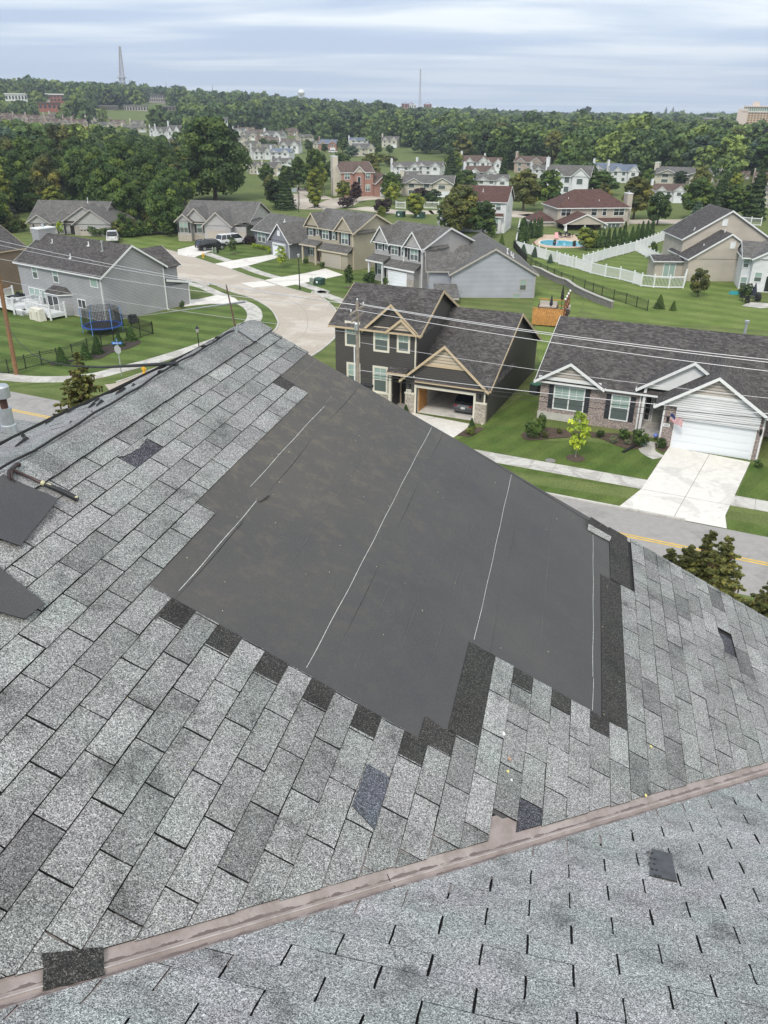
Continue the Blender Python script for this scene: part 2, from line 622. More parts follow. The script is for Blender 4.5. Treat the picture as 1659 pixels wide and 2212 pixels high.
def clip_poly(poly, nx, ny, c):
    """keep nx*x+ny*y <= c"""
    out = []
    for i in range(len(poly)):
        p, q = poly[i], poly[(i + 1) % len(poly)]
        dp, dq = nx * p[0] + ny * p[1] - c, nx * q[0] + ny * q[1] - c
        if dp <= 0:
            out.append(p)
        if dp * dq < 0:
            u = dp / (dp - dq)
            out.append((p[0] + (q[0] - p[0]) * u, p[1] + (q[1] - p[1]) * u))
    return out


def shingle_tab(mb, fn, x0, x1, y0, y1, clips=(), mi=0, tint=0.0, hb=0.0105, ht=0.0055, gapy=0.003):
    """one tab; y1 is its butt edge, y0 the edge under the next course, wobbling cut lines"""
    P = []
    n = 6
    j = lambda s: random.uniform(-s, s)
    sk = j(0.002)
    for i in range(n + 1):
        P.append((x0 + (x1 - x0) * i / n, y0 + gapy))
    for i in range(1, 4):
        P.append((x1 + j(0.0012) + sk, y0 + (y1 - y0) * i / 4))
    by = j(0.0022)
    for i in range(n, -1, -1):
        P.append((x0 + (x1 - x0) * i / n, y1 + by + j(0.0009)))
    for i in range(3, 0, -1):
        P.append((x0 + j(0.0012) + sk, y0 + (y1 - y0) * i / 4))
    for c in clips:
        P = clip_poly(P, *c)
    if len(P) < 3:
        return
    lift, tw = random.uniform(-0.0007, 0.0012), random.uniform(-0.0016, 0.0016)
    hs = []
    for p in P:
        f = min(1, max(0, (p[1] - y0) / (y1 - y0)))
        hs.append(ht + (hb - ht + lift + tw * ((p[0] - x0) / (x1 - x0) - .5)) * f)
    tops = [fn(p[0], p[1], h) for p, h in zip(P, hs)]
    bots = [fn(p[0], p[1], -0.001) for p in P]
    a = sum(P[i][0] * P[(i + 1) % len(P)][1] - P[(i + 1) % len(P)][0] * P[i][1] for i in range(len(P)))
    flip = a > 0
    b = len(mb.v)
    k = len(P)
    mb.v += [tuple(q) for q in tops] + [tuple(q) for q in bots]
    idx = list(range(b, b + k))
    mb.f.append(tuple(reversed(idx)) if flip else tuple(idx))
    mb.m.append(mi)
    mb.t.append(tint)
    for i in range(k):
        l = (i + 1) % k
        f = (b + i, b + l, b + k + l, b + k + i)
        mb.f.append(f if flip else tuple(reversed(f)))
        mb.m.append(1)
        mb.t.append(0)


# ---- slope 1: courses of three-tab shingles with the stripped area left out
DARK = 2
gap = 0.0035


def right_end(n):
    """where course n stops on the left of the stripped area: (end of tabs, end of dark strip)"""
    if n <= -3:
        return RAKE_A + 0.03, None
    return {-2: (5.345, 5.51), -1: (5.49, None), 0: (3.56, None), 1: (2.80, None), 14: (2.955, 3.70),
            15: (3.70, None), 17: (3.70, None), 19: (3.70, None), 21: (3.70, None)}.get(n) or (
        (2.80, None) if n % 2 and n <= 11 else (2.65, 2.80) if n <= 12 else (2.80, 2.95) if n == 13 else (3.56, 3.70))


def strip(fn, *a, **k):
    q = MB()
    shingle_tab(q, fn, *a, **k)
    q.build('uncovered_strip', [M_dark, M_edge], home, tint=True)


sh = MB()
for n in range(-6, 36):
    y0 = -0.841 + EXPO * n
    y1 = y0 + EXPO
    if y0 < RIDGE_B:
        continue
    base = 1.724 if n % 2 == 0 else 1.8765
    if n >= 23:
        segs = [(-3, RAKE_A + 0.03, 0)]
    elif n == 22:
        segs = [(-3, 5.33, 0)]
        dk_seg = (5.33, RAKE_A + 0.02)
    else:
        e, d = right_end(n)
        segs = [(-3, e, 0)]
    # valley cut: B <= vB(A) - off   ->   1.0439*A - B >= ...
    off = 0.085 + 0.006 * math.sin(n * 2.3)
    cv = (-1.0439, 1.0, -0.203 - 1.0439 * 1.056 - off)
    cr_ = (1.0, 0.0, segs[0][1])
    k0 = int((-3 - base) / TAB) - 1
    drift = random.uniform(-0.004, 0.004)
    for k in range(k0, 60):
        x0 = base + TAB * k + drift
        x1 = x0 + TAB
        if x0 > segs[0][1]:
            break
        yk0, yk1 = y0, y1
        if vB(x1) - 0.06 < y0:
            continue
        if n == -4 and abs(x0 - 3.554) < 0.05:          # torn-off tab near the ridge
            continue
        if n == 29 and abs(x0 - 5.23) < 0.16:
            continue
        mi, tn = 0, random.gauss(0, 0.36)
        if random.random() < 0.06:
            tn -= 0.5
        if n == 26 and abs(x0 - 5.4) < 0.16 or n == 30 and abs(x0 - 5.05) < 0.16 or n == 24 and abs(x0 - 5.9) < .16:
            tn = -1.1
        cl = [cr_, cv]
        if n == 16:
            cl.append((-1, 0, -2.645))
        if n == 17 and x1 < 2.97:
            mi, tn = 3, 0.0
        x1c = x1 - gap
        shingle_tab(sh, R1, x0 + gap, x1c, yk0, yk1, cl, mi, tn, gapy=0.003 + 0.0019 * max(0, y0))
    if n == 17:
        pass
    if n <= 21:
        e, d = right_end(n)
        if d:
            y0d = y0 - (0.045 if n == 14 else 0.0)
            strip(R1, e + 0.001, d, y0d, y1, (), 0, random.gauss(0, .3), hb=0.0085, ht=0.007)
    if n == 22:
        strip(R1, 5.33, RAKE_A + 0.02, y0 - 0.085, y1 - 0.03, (), 0, 0, hb=0.0085, ht=0.007)
strip(R1, 3.70, 5.32, 1.757, 1.927, (), 0, 0, hb=0.0085, ht=0.007)
strip(R1, 2.80, 2.955, 0.745, 0.80, (), 0, 0, hb=0.0080, ht=0.007)
strip(R1, 3.56, 3.70, 1.0, 1.05, (), 0, 0, hb=0.0080, ht=0.007)
o = sh.build('shingle_courses', [M_gran, M_edge, M_dark, M_purple], home, tint=True)
# torn stubs where tabs ripped away
for (xa, xb, ya, yb) in ((3.556, 3.858, -1.347, -1.219), (5.17, 5.475, 2.79, 2.93)):
    tr = MB()
    P = [(xa, yb), (xb, yb)]
    m_ = 14
    for i in range(m_ + 1):
        u = i / m_
        P.append((xb - (xb - xa) * u, ya + 0.012 + 0.026 * abs(math.sin(u * 3.3)) + random.uniform(0, 0.013)))
    tr.face([R1(p[0], p[1], 0.0042) for p in P], 0)
    Q = [(xa, ya + .001)] + [(p[0], p[1]) for p in reversed(P[2:])] + [(xb, ya + .001)]
    tr.face([R1(p[0], p[1], 0.0088) for p in Q], 1, -0.2)
    tr.build('torn_tab_stub', [M_purple, M_gran], home, tint=True)

# ---- deck slabs under everything
dkb = MB()


def slab_fn(mb, fn, poly, h0, h1, m=0):
    b = len(mb.v)
    k = len(poly)
    mb.v += [tuple(fn(p[0], p[1], h1)) for p in poly] + [tuple(fn(p[0], p[1], h0)) for p in poly]
    mb.f.append(tuple(b + i for i in range(k)))
    mb.f.append(tuple(b + k + k - 1 - i for i in range(k)))
    for i in range(k):
        l = (i + 1) % k
        mb.f.append((b + i, b + k + i, b + k + l, b + l))
    mb.m += [m] * (k + 2)
    mb.t += [0] * (k + 2)


A0 = -2.6
slab_fn(dkb, R1, [(-0.29, RIDGE_B), (RAKE_A - 0.01, RIDGE_B), (RAKE_A - 0.01, vB(RAKE_A - 0.01))], -0.06, -0.008)
vend = 6.37
x_e, y_e = vX(vend)
x_s, y_s = vX(A0)
slab_fn(dkb, R2, [(x_s, y_s), (x_e, y_e), (7.0, y_e), (7.0, -1.5), (x_s, -1.5)], -0.06, -0.008)
dkb.build('roof_deck', [M_deck], home)

# ---- felt: four lapped sheets, each with its own lap line
def felt_sheet(pts_lo, pts_hi, a0, a1, h, name='felt_sheet', na=142, nb=20, amp=0.0013):
    mb = MB()
    for i in range(na + 1):
        A = a0 + (a1 - a0) * i / na
        lo, hi = pts_lo(A), pts_hi(A)
        for j in range(nb + 1):
            B = lo + (hi - lo) * j / nb
            wv = amp * min(1, (B - lo) / .08 + (0 if lo < -.5 else 1)) * (math.sin(A * 3.1 + B * 2.2) * math.sin(A * 1.3 - B * 4.1 + 1) + 0.5 * math.sin(A * 9.3 + B * 3) * math.sin(B * 7.7 + A))
            edge = 0.002 * math.sin(A * 5.1 + h * 900) if j == nb else 0
            bul = 0.012 * math.exp(-((A - 5.9) / 0.25) ** 2 - ((B + 0.35) / 0.25) ** 2)
            mb.v.append(tuple(R1(A, B + edge * 1.5, h + amp + wv + bul + (edge if j == nb else 0))))
    for i in range(na):
        for j in range(nb):
            b = i * (nb + 1) + j
            A = a0 + (a1 - a0) * i / na
            B = pts_lo(A) + (pts_hi(A) - pts_lo(A)) * j / nb
            mb.f.append((b, b + 1, b + nb + 2, b + nb + 1))
            mb.m.append(0)
            mb.t.append(min(1, .12 + max(0, min(1, 0.95 - (B + 1.0) / 1.75)) * min(1, max(0.4, (A - 2.2) / 2.2))))
    # turned-down front edge, blackened and widened to draw the shadow at the lap
    b0 = len(mb.v)
    for i in range(na + 1):
        v = Vector(mb.v[i * (nb + 1) + nb])
        mb.v += [tuple(v), tuple(v + bd * (.0030 + .0015 * math.sin(i * 1.7) * math.sin(i * .31)) - nn1 * 0.005)]
    for i in range(na):
        mb.f.append((b0 + 2 * i, b0 + 2 * i + 1, b0 + 2 * i + 3, b0 + 2 * i + 2))
        mb.m.append(1)
        mb.t.append(0)
    return mb.build(name, [M_felt, M_edge], home, smooth=True, tint=True)


AL = 2.62
felt_sheet(lambda A: 0.93, lambda A: max(0.98, min(2.0, vB(A) - 0.20)), AL, RAKE_A, -0.0010)
felt_sheet(lambda A: 0.15, lambda A: min(1.01 + 0.004 * math.sin(A * 4), vB(A) - 0.20), AL, RAKE_A - 0.02, 0.0008)
felt_sheet(lambda A: -0.66, lambda A: 0.222 + 0.003 * math.sin(A * 3.3), AL, RAKE_A - 0.012, 0.0026)
felt_sheet(lambda A: -1.093 if A > 5.50 else -0.842 if A > 3.55 else -0.716, lambda A: -0.572 + (0.012 * math.exp(-((A - 3.9) / .1) ** 2)) - 0.012 * math.exp(-((A - 5.0) / .5) ** 2), AL, RAKE_A - 0.005, 0.0044)
# the sheet turned over the rake
rk = MB()
for i in range(60):
    y = -1.10 + (1.70 + 1.10) * i / 60
    y2 = -1.10 + (1.70 + 1.10) * (i + 1) / 60
    e = lambda q: RAKE_A + 0.012 * math.sin(q * 3.7) * math.sin(q * 1.3) - 0.05 * math.exp(-((q - 1.62) / 0.28) ** 2)
    rk.face([R1(e(y) - .03, y, 0.004), R1(e(y2) - .03, y2, 0.004), R1(e(y2) + .01, y2, 0.001), R1(e(y) + .01, y, 0.001)], 0, .2)
    rk.face([R1(e(y) + .01, y, 0.001), R1(e(y2) + .01, y2, 0.001), R1(e(y2) + .012, y2, -0.05), R1(e(y) + .012, y, -0.05)], 0, .2)
rk.build('felt_edge', [M_felt], home, smooth=True, tint=True)

# lap lines
for (a0, a1, bb, hh, wd) in ((3.96, 5.44, -0.676, 0.0072, 0.0028), (2.86, 3.86, -0.590, 0.0072, 0.0032), (2.84, 6.13, 0.122, 0.0056, 0.0029), (3.74, 6.12, 0.902, 0.0036, 0.0029), (3.72, 4.02, 1.699, 0.0026, 0.0030), (4.03, 5.88, 1.694, 0.0026, 0.0030)):
    cb_ = MB()
    n_ = int((a1 - a0) / 0.05)
    hf_ = lambda A, B: 0.0013 * (math.sin(A * 3.1 + B * 2.2) * math.sin(A * 1.3 - B * 4.1 + 1) + 0.5 * math.sin(A * 9.3 + B * 3) * math.sin(B * 7.7 + A))
    pr = None
    for i in range(n_ + 1):
        A = a0 + (a1 - a0) * i / n_
        B = bb + 0.004 * math.sin(A * 1.9 + bb * 7) + 0.0015 * math.sin(A * 11 + bb)
        wi = wd * random.uniform(0.8, 1.15) / 2
        q = (R1(A, B - wi, hh + .0022 + hf_(A, B - wi) - .002), R1(A, B + wi, hh + .0022 + hf_(A, B + wi) - .002))
        if pr:
            cb_.face([pr[0], q[0], q[1], pr[1]])
        pr = q
    cb_.build('lap_line', M_chalk, home)
# faint lines and lifted corner of the top sheet
fl_ = MB()
for (a0, a1, bb) in ((5.50, 6.16, -1.0), (5.5, 6.14, -0.69)):
    fl_.face([R1(a0, bb, .0072), R1(a1, bb + .004, .0072), R1(a1, bb + .0075, .0072), R1(a0, bb + .0035, .0072)])
fl_.build('lap_line', mat('dusty lap line', (0.16, 0.15, 0.135), 0.9), home)
M_faint = mat('rubbed crease', (0.105, 0.104, 0.106), 0.85, noise=.3, nscale=25)
for (a0, a1, bb, hh) in ((3.1, 6.1, .52, .0048), (3.2, 5.0, .70, .0048), (3.9, 6.0, 1.32, .0030), (3.5, 5.9, -.22, .0066), (3.0, 4.6, .33, .0048)):
    q = MB()
    pr = None
    for i in range(41):
        A = a0 + (a1 - a0) * i / 40
        B = bb + .003 * math.sin(A * 2 + bb * 5)
        wi = .0011 + .0007 * math.sin(A * 9 + bb)
        c_ = (R1(A, B - wi, hh + .0022 + hf_(A, B - wi) - .002), R1(A, B + wi, hh + .0022 + hf_(A, B + wi) - .002))
        if pr:
            q.face([pr[0], c_[0], c_[1], pr[1]])
        pr = c_
    q.build('crease', M_faint, home)
lf = MB()
lf.face([R1(3.86, -0.583, .006), R1(3.97, -0.583, .0065), R1(3.985, -0.556, .018), R1(3.93, -0.558, .022), R1(3.865, -0.572, .012)], 0, .3)
lf.face([R1(3.10, -0.578, .005), R1(3.62, -0.578, .005), R1(3.60, -0.571, .010), R1(3.12, -0.574, .007)], 0, .3)
lf.build('lifted_felt_corner', [M_felt], home, tint=True)

# ---- ridge cap shingles, bent over the ridge
cp = MB()
SB = rad(20.0)
bdb = -b_ * math.cos(SB) - Vector((0, 0, math.sin(SB)))
nb_ = -b_ * math.sin(SB) + Vector((0, 0, math.cos(SB)))
RP = R1(0, RIDGE_B)


def RB(A, Y, h=0.0):
    """back slope: Y metres down from the ridge"""
    return RP + a_ * A + bdb * Y + nb_ * h


def capprof(s, h):
    """s from -1 (front edge) to 1 (back edge)"""
    wdt = 0.165
    q = abs(s) * wdt
    ang = min(1, q / 0.05)
    if s < 0:
        p = R1(0, RIDGE_B + q, 0.014 + h)
    else:
        p = RB(0, q, 0.014 + h)
    rnd = -0.010 * (1 - ang) ** 2
    return p + Vector((0, 0, rnd))


A = -0.4
while A < RAKE_A + 0.02:
    st = 0.135 + random.uniform(-.004, .004)
    e1 = min(A + st + 0.02, RAKE_A + 0.07)
    tn = random.gauss(0, .35)
    rows = []
    jl = random.uniform(-0.012, 0.012)
    for (aa, hh) in ((A, 0.004), (A + st * .55, 0.0065), (e1 - 0.006, 0.009), (e1, 0.0065)):
        rows.append([capprof(s_ / 6 + (jl if abs(s_) == 6 else 0), hh + random.uniform(-.0006, .0006)) + a_ * aa for s_ in range(-6, 7)])
    b0 = len(cp.v)
    for r_ in rows:
        cp.v += [tuple(q) for q in r_]
    for i in range(len(rows) - 1):
        for j in range(12):
            cp.f.append((b0 + i * 13 + j, b0 + (i + 1) * 13 + j, b0 + (i + 1) * 13 + j + 1, b0 + i * 13 + j + 1))
            cp.m.append(0)
            cp.t.append(tn)
    for j, sg in ((0, 1), (12, -1)):
        pass
    # dark front and leading edges
    e0 = [tuple(capprof(-1 + jl, hh - 0.02) + a_ * aa) for (aa, hh) in ((A, .004), (e1, .0065))]
    b1 = len(cp.v)
    cp.v += e0
    cp.f.append((b0, b1, b1 + 1, b0 + 39))
    cp.m.append(1)
    cp.t.append(0)
    A += st
cp.build('ridge_cap', [M_cap, M_edge], home, smooth=False, tint=True)
# shadow strip of asphalt along the cap's front edge
# ---- back slope
bk = MB()
ed = [(-0.3, 1.9), (1.0, 1.55), (3.1, 1.02), (3.83, 0.778), (4.25, 0.66), (4.575, 0.463), (5.446, 0.161), (5.89, 0.085), (6.2, 0.07)]


def backY(A):
    for i in range(len(ed) - 1):
        if A <= ed[i + 1][0]:
            u = (A - ed[i][0]) / (ed[i + 1][0] - ed[i][0])
            return ed[i][1] + (ed[i + 1][1] - ed[i][1]) * u
    return ed[-1][1]


y = 0.10
r_i = 0
while y < 2.9:
    for k in range(-1, 24):
        x0 = 0.305 * k + (0.15 if r_i % 2 else 0)
        if x0 > RAKE_A or backY(x0 + .3) < y:
            continue
        bb_ = (backY(x0 + .305) - backY(x0)) / .305
        cl = [(-bb_, 1.0, backY(x0) - bb_ * x0), (1.0, 0, RAKE_A)]
        shingle_tab(bk, lambda X, Y, h=0.0: RB(X, Y, h), x0 + gap, x0 + .305 - gap, y, y + .13, cl, 0, random.gauss(.35, .3), hb=0.009)
    y += 0.13
    r_i += 1
# mirrored surface: courses run the other way round, so turn the faces outward
bk.f = [tuple(reversed(f)) for f in bk.f]
bk.build('back_slope_courses', [M_cap, M_edge], home, tint=True)
bs = MB()
P = [(-0.3, 0.0)] + [(RAKE_A, 0.0)] + [(e[0], e[1]) for e in reversed(ed)]
slab_fn(bs, RB, P, -0.05, -0.002)
bs.build('back_slope_deck', [M_deck], home)
be = MB()
be.tube([RB(e[0], e[1] + .01, 0.012) for e in ed], 0.014, 5)
be.build('drip_edge', M_edge, home)
for i in range(26):
    A = random.uniform(2.2, 5.6)
    Y = random.uniform(0.06, max(.07, backY(A) - .06))
    l = random.uniform(.05, .16)
    MB().face([RB(A, Y, .012), RB(A + l, Y + .015, .012), RB(A + l, Y + .03, .03), RB(A + .02, Y + .01, .02)]).build('torn_flap', M_edge, home)

# ---- valley flashing
def valley_mat():
    m = mat('valley flashing', (0.36, 0.31, 0.30), 0.65, metal=0.0, spec=0.35)
    t, b = bsdf(m)
    uvn = N(t, 'ShaderNodeUVMap')
    sp = N(t, 'ShaderNodeSeparateXYZ')
    t.links.new(uvn.outputs[0], sp.inputs[0])
    u, v = sp.outputs[0], sp.outputs[1]
    tc = N(t, 'ShaderNodeTexCoord')
    n = N(t, 'ShaderNodeTexNoise', ins={'Scale': 3.0, 'Detail': 5.0})
    t.links.new(tc.outputs['Object'], n.inputs['Vector'])
    base = ramp(t, [(0.3, (0.30, 0.252, 0.238)), (0.7, (0.37, 0.318, 0.302))], n.outputs[0])
    # dirt settled in wandering lines alongside the fold
    cb = N(t, 'ShaderNodeCombineXYZ')
    t.links.new(math_(t, 'MULTIPLY', v, 11.0), cb.inputs[0])
    t.links.new(math_(t, 'MULTIPLY', u, 16.0), cb.inputs[1])
    n2 = N(t, 'ShaderNodeTexNoise', ins={'Scale': 1.6, 'Detail': 6.0, 'Roughness': 0.6})
    t.links.new(cb.outputs[0], n2.inputs['Vector'])
    c = base.outputs[0]
    wet = None
    for (u0, wd, th) in ((-0.022, 0.0050, 0.47), (0.024, 0.0060, 0.49)):
        d = math_(t, 'ABSOLUTE', math_(t, 'SUBTRACT', math_(t, 'ADD', u, math_(t, 'MULTIPLY', math_(t, 'SUBTRACT', n2.outputs[0], .5), 0.012)), u0))
        k = math_(t, 'SUBTRACT', 1.0, math_(t, 'DIVIDE', d, wd))
        k = math_(t, 'ADD', k, math_(t, 'MULTIPLY', math_(t, 'SUBTRACT', n2.outputs[0], th), 5.5))
        k = math_(t, 'MULTIPLY', k, math_(t, 'LESS_THAN', d, wd * 1.5))
        r = ramp(t, [(0.28, 0.0), (0.40, 1.0), (1.0, 0.9)], k)
        wet = r.outputs[0] if wet is None else math_(t, 'MAXIMUM', wet, r.outputs[0])
    c = mix(t, math_(t, 'MULTIPLY', wet, 0.9), c, (0.085, 0.062, 0.055))
    rib_highlight = math_(t, 'LESS_THAN', math_(t, 'ABSOLUTE', u), 0.0030)  # highlight along the top of the rib, put into the colour
    c = mix(t, rib_highlight, c, (0.46, 0.42, 0.40))
    n5 = N(t, 'ShaderNodeTexNoise', ins={'Scale': 9.0, 'Detail': 6.0, 'Roughness': 0.7})
    t.links.new(tc.outputs['Object'], n5.inputs['Vector'])
    dirt = ramp(t, [(0.45, 0.0), (0.62, 0.55)], n5.outputs[0])
    c = mix(t, dirt.outputs[0], c, (0.19, 0.155, 0.14))
    gr = ramp(t, [(0.0, 0.0), (0.001, 0.0), (0.01, 1.0), (0.045, 1.0), (0.05, 0.0)], u)
    c = mix(t, math_(t, 'MULTIPLY', gr.outputs[0], 0.30), c, (0.22, 0.17, 0.155))
    v_ = N(t, 'ShaderNodeTexVoronoi', ins={'Scale': 95.0})
    t.links.new(tc.outputs['Object'], v_.inputs['Vector'])
    sk = ramp(t, [(0.0, 1.0), (0.05, 1.0), (0.08, 0.0)], v_.outputs['Distance'])
    c = mix(t, math_(t, 'MULTIPLY', sk.outputs[0], 0.5), c, (0.08, 0.07, 0.07))
    t.links.new(c, b.inputs['Base Color'])
    rr = math_(t, 'SUBTRACT', 0.7, math_(t, 'MULTIPLY', wet, 0.3))
    t.links.new(rr, b.inputs['Roughness'])
    return m


M_val = valley_mat()
vb = MB()
prof = [(-0.16, -1, .0012), (-0.046, -1, .0022), (-0.042, -1, .0010), (-0.010, -1, .0018), (-0.0022, -1, .014), (0.0022, 1, .014), (0.010, 1, .0012), (0.040, 1, .0010), (0.044, 1, .0028), (0.15, 1, .0012)]
npf = len(prof)
vd = (R1(2, vB(2)) - R1(1, vB(1))).normalized()
w1 = -nn1.cross(vd).normalized()
if w1.dot(bd) > 0:
    w1 = -w1
w2 = nn2.cross(vd).normalized()
if w2.dot(ad) > 0:
    w2 = -w2
vn = 60
uvs = []
for i in range(vn + 1):
    A = -0.28 + (6.4 + 0.28) * i / vn
    c0 = R1(A, vB(A))
    wob = 0.0015 * math.sin(A * 4)
    for (q, sd, h) in prof:
        if sd < 0:
            vb.v.append(tuple(c0 + w1 * (-q) + nn1 * h + nn1 * wob * (abs(q) > .02)))
        else:
            vb.v.append(tuple(c0 + w2 * q + nn2 * h))
        uvs.append((q, A * 1.45))
for i in range(vn):
    for j in range(npf - 1):
        b = i * npf + j
        vb.f.append((b, b + 1, b + npf + 1, b + npf))
        vb.m.append(0)
        vb.t.append(0)
vo = vb.build('valley_flashing', M_val, home)
ul = vo.data.uv_layers.new(name='UVMap')
for l in vo.data.loops:
    ul.data[l.index].uv = uvs[l.vertex_index]
sm = MB()                                                  # lap between two lengths of flashing
for (u0, u1, sd) in ((-0.10, -0.012, -1), (0.012, 0.05, 1)):
    A = 2.02
    c0, c1 = R1(A, vB(A)), R1(A + .003, vB(A + .003))
    wv_, nv_ = (w1 * -1, nn1) if sd < 0 else (w2, nn2)
    sm.face([c0 + wv_ * u0 + nv_ * .0026, c1 + wv_ * u0 + nv_ * .0026, c1 + wv_ * u1 + nv_ * .0026, c0 + wv_ * u1 + nv_ * .0026])
sm.build('flashing_lap', M_edge, home)

# ---- slope 2
s2 = MB()
E2 = 0.1225
XE, YE = vX(4.0)
XS, YS = vX(1.0)
mv = (YE - YS) / (XE - XS)
for j in range(-32, 45):
    y1 = 3.79 - E2 * j
    y0 = y1 - E2
    base = 0.397 if j % 2 == 0 else 0.2445
    off = 0.062 + 0.005 * math.sin(j * 1.7)
    cv = (-mv, 1.0, YS - mv * XS - off)
    dr = random.uniform(-.004, .004)
    for k in range(-14, 24):
        x0 = base + TAB * k + dr
        if YS + mv * (x0 + TAB - XS) - off < y0 or x0 > 6.9:
            continue
        tn = random.gauss(0.85, 0.22)
        shingle_tab(s2, R2, x0 + 0.0037, x0 + TAB - 0.0037, y0, y1, [cv], 0, tn, hb=0.0085, ht=0.0048, gapy=0.0058)
s2.build('shingle_courses', [M_gran, M_edge], home, tint=True)

# ---- body of the building below
wl = MB()
ctr = R1(2, 2)
for (X0, X1, Y0, Y1, zt) in ((-2.4, 6.0, -1.2, 2.9, 17.4),):
    P = [EYE + a_ * X0 + b_ * (-1.4), EYE + a_ * X1 + b_ * (-1.4), EYE + a_ * X1 + b_ * 2.6, EYE + a_ * X0 + b_ * 2.6]
    wl.prism([(p.x, p.y) for p in reversed(P)], 0, 15.4)
P = [EYE + a_ * -6 + b_ * -1.2, EYE + a_ * 5.6 + b_ * -1.2, EYE + a_ * 5.6 + b_ * 2.2, EYE + a_ * 2 + b_ * 6.5, EYE + a_ * -6 + b_ * 6.5]
wl.build('wall', M_stucco, home)
rb = MB()
rb.bar(R1(RAKE_A - .03, RIDGE_B - .1, -.16), R1(RAKE_A - .03, 5.3, -.16), .03, .2, up=nn1)
rb.build('rake_board', M_fascia, home)

# lower wing roof with its flue, seen past the ridge at the left
lw = thing('lower_roof', 'small lower wing of old grey shingles carrying a galvanised flue, at the left edge', 'roof')
dv = ray('D', 22, 935)
FP = EYE + dv * (11.0 / dv.length)
lr = MB()
fu, fv = b_, (a_ * math.cos(rad(18)) - Vector((0, 0, math.sin(rad(18))))).normalized()
nnl = fu.cross(fv)
if nnl.z < 0:
    nnl = -nnl


def RL(X, Y, h=0.0):
    return FP + fu * X + fv * Y + nnl * h


for j in range(-26, 14):
    for k in range(-14, 9):
        x0 = TAB * k + (.15 if j % 2 else 0)
        if x0 + .3 > 2.2 - .35 * abs(j * E2 + .6):
            continue
        shingle_tab(lr, RL, x0 + .004, x0 + TAB - .004, j * E2, j * E2 + E2, (), 0, random.gauss(.1, .3))
lr.build('shingle_courses', [M_gran, M_edge], lw, tint=True)
ls = MB()
slab_fn(ls, RL, [(-4.3, -3.2), (1.0, -3.2), (2.1, -.5), (1.5, 1.7), (-4.3, 1.7)], -.1, -.002)
ls.build('roof_deck', M_deck, lw)
ww = MB()
q = [RL(-4.2, -3.1), RL(.9, -3.1), RL(1.3, 1.6), RL(-4.2, 1.6)]
if True:
    ww.prism([(p.x, p.y) for p in q] if (q[1] - q[0]).cross(q[2] - q[1]).z > 0 else [(p.x, p.y) for p in reversed(q)], 0, min(p.z for p in q) - .12)
ww.build('wall', M_stucco, lw)
fp = MB()
fp.lathe(tuple(FP - Vector((0, 0, .05))), [(.11, 0), (.09, .16), (.075, .17), (.075, .38)], 16)
fp.lathe(tuple(FP), [(.085, .46), (.10, .47), (.10, .60), (.085, .62), (0.0, .63)], 16)
fp.lathe(tuple(FP), [(.045, .30), (.045, .5)], 10, 1)
fp.build('flue', [M_gal, M_rust], lw, smooth=False)

# ================================================================== LOOSE THINGS ON THE ROOF
# lightning rod at the gable end with its braided conductor
lr_ = thing('lightning_rod', 'slender rusty lightning rod standing at the far end of the ridge', 'lightning rod', R1(5.80, RIDGE_B, .02))
top = ray('D', 488, 613)
bp0 = R1(5.80, RIDGE_B, .02)
dd = (bp0 - EYE).dot(a_)
tp = EYE + top * ((bp0 - EYE).length / top.length * 1.0)
rd = MB()
rd.tube([Vector((0, 0, 0)), (tp - bp0) * .93, (tp - bp0)], [.0075, .005, .001], 8)
rd.build('rod', M_rust, lr_, smooth=True)
bs_ = MB()
bs_.tube([(0, 0, -.02), (0, 0, .035)], .016, 10)
bs_.build('socket', M_gal, lr_)
st_ = MB()
q0, q1 = R1(5.83, RIDGE_B + .0, .034) - bp0, R1(5.80, -1.44, .034) - bp0
st_.bar(q0, q1, .05, .003, up=nn1)
st_.build('fixing_strap', mat('grey strap', (.2, .21, .22), .6), lr_)
cbm = MB()
pts = []
A = 5.80
while A > -0.4:
    pts.append(R1(A, RIDGE_B - .002, 0) + Vector((0, 0, .026 + .004 * math.sin(A * 7) + .003 * math.sin(A * 17))) - b_ * (.012 + .006 * math.sin(A * 3)))
    A -= .08
cbm.tube(pts, .0065, 6)
cbl = cbm.build('lightning_cable', mat('tarred braid', (.016, .015, .015), .8, noise=.5, nscale=90, bump=.002), smooth=True)
tag(cbl, 'thin black braided cable lying along the roof ridge from the lightning rod', 'cable')
for A in (4.55, 5.2, 5.45):
    MB().bar(R1(A, RIDGE_B - .02, .045), R1(A + .03, RIDGE_B - .02, .045), .03, .012).build('cable_clip', M_edge, cbl)

# claw hammer
hm = thing('claw_hammer', 'claw hammer with black and cream rubber grip lying across the ridge', 'hammer')
H0, H1 = R1(2.985, -1.60, .04), R1(3.062, -1.292, .022)
ax = (H1 - H0).normalized()
sd = ax.cross(nn1).normalized()
hh = MB()
e_ = lambda s, l, h=0.0: H0 + ax * s + sd * l + nn1 * h
hh.tube([e_(.015, -.062, -.002), e_(.015, -.057, -.002), e_(.012, -.05, 0), e_(.01, -.034, 0), e_(.008, -.02, .0), e_(.008, .018, .0)], [.0135, .0145, .0140, .0095, .0125, .0125], 12)
for s_ in (-1, 1):
    hh.tube([e_(.008 + s_ * .004, .012, 0), e_(.012 + s_ * .006, .038, .006), e_(.024 + s_ * .008, .062, .006), e_(.044 + s_ * .010, .080, 0)], [.010, .0085, .006, .0025], 8)
hh.build('head', mat('dark worn steel', (.045, .03, .028), .5, metal=.3), hm, smooth=True)
hs = MB()
hs.tube([e_(0, 0), e_(.10, 0, .0), e_(.19, .0, 0)], [.0095, .0075, .009], 10)
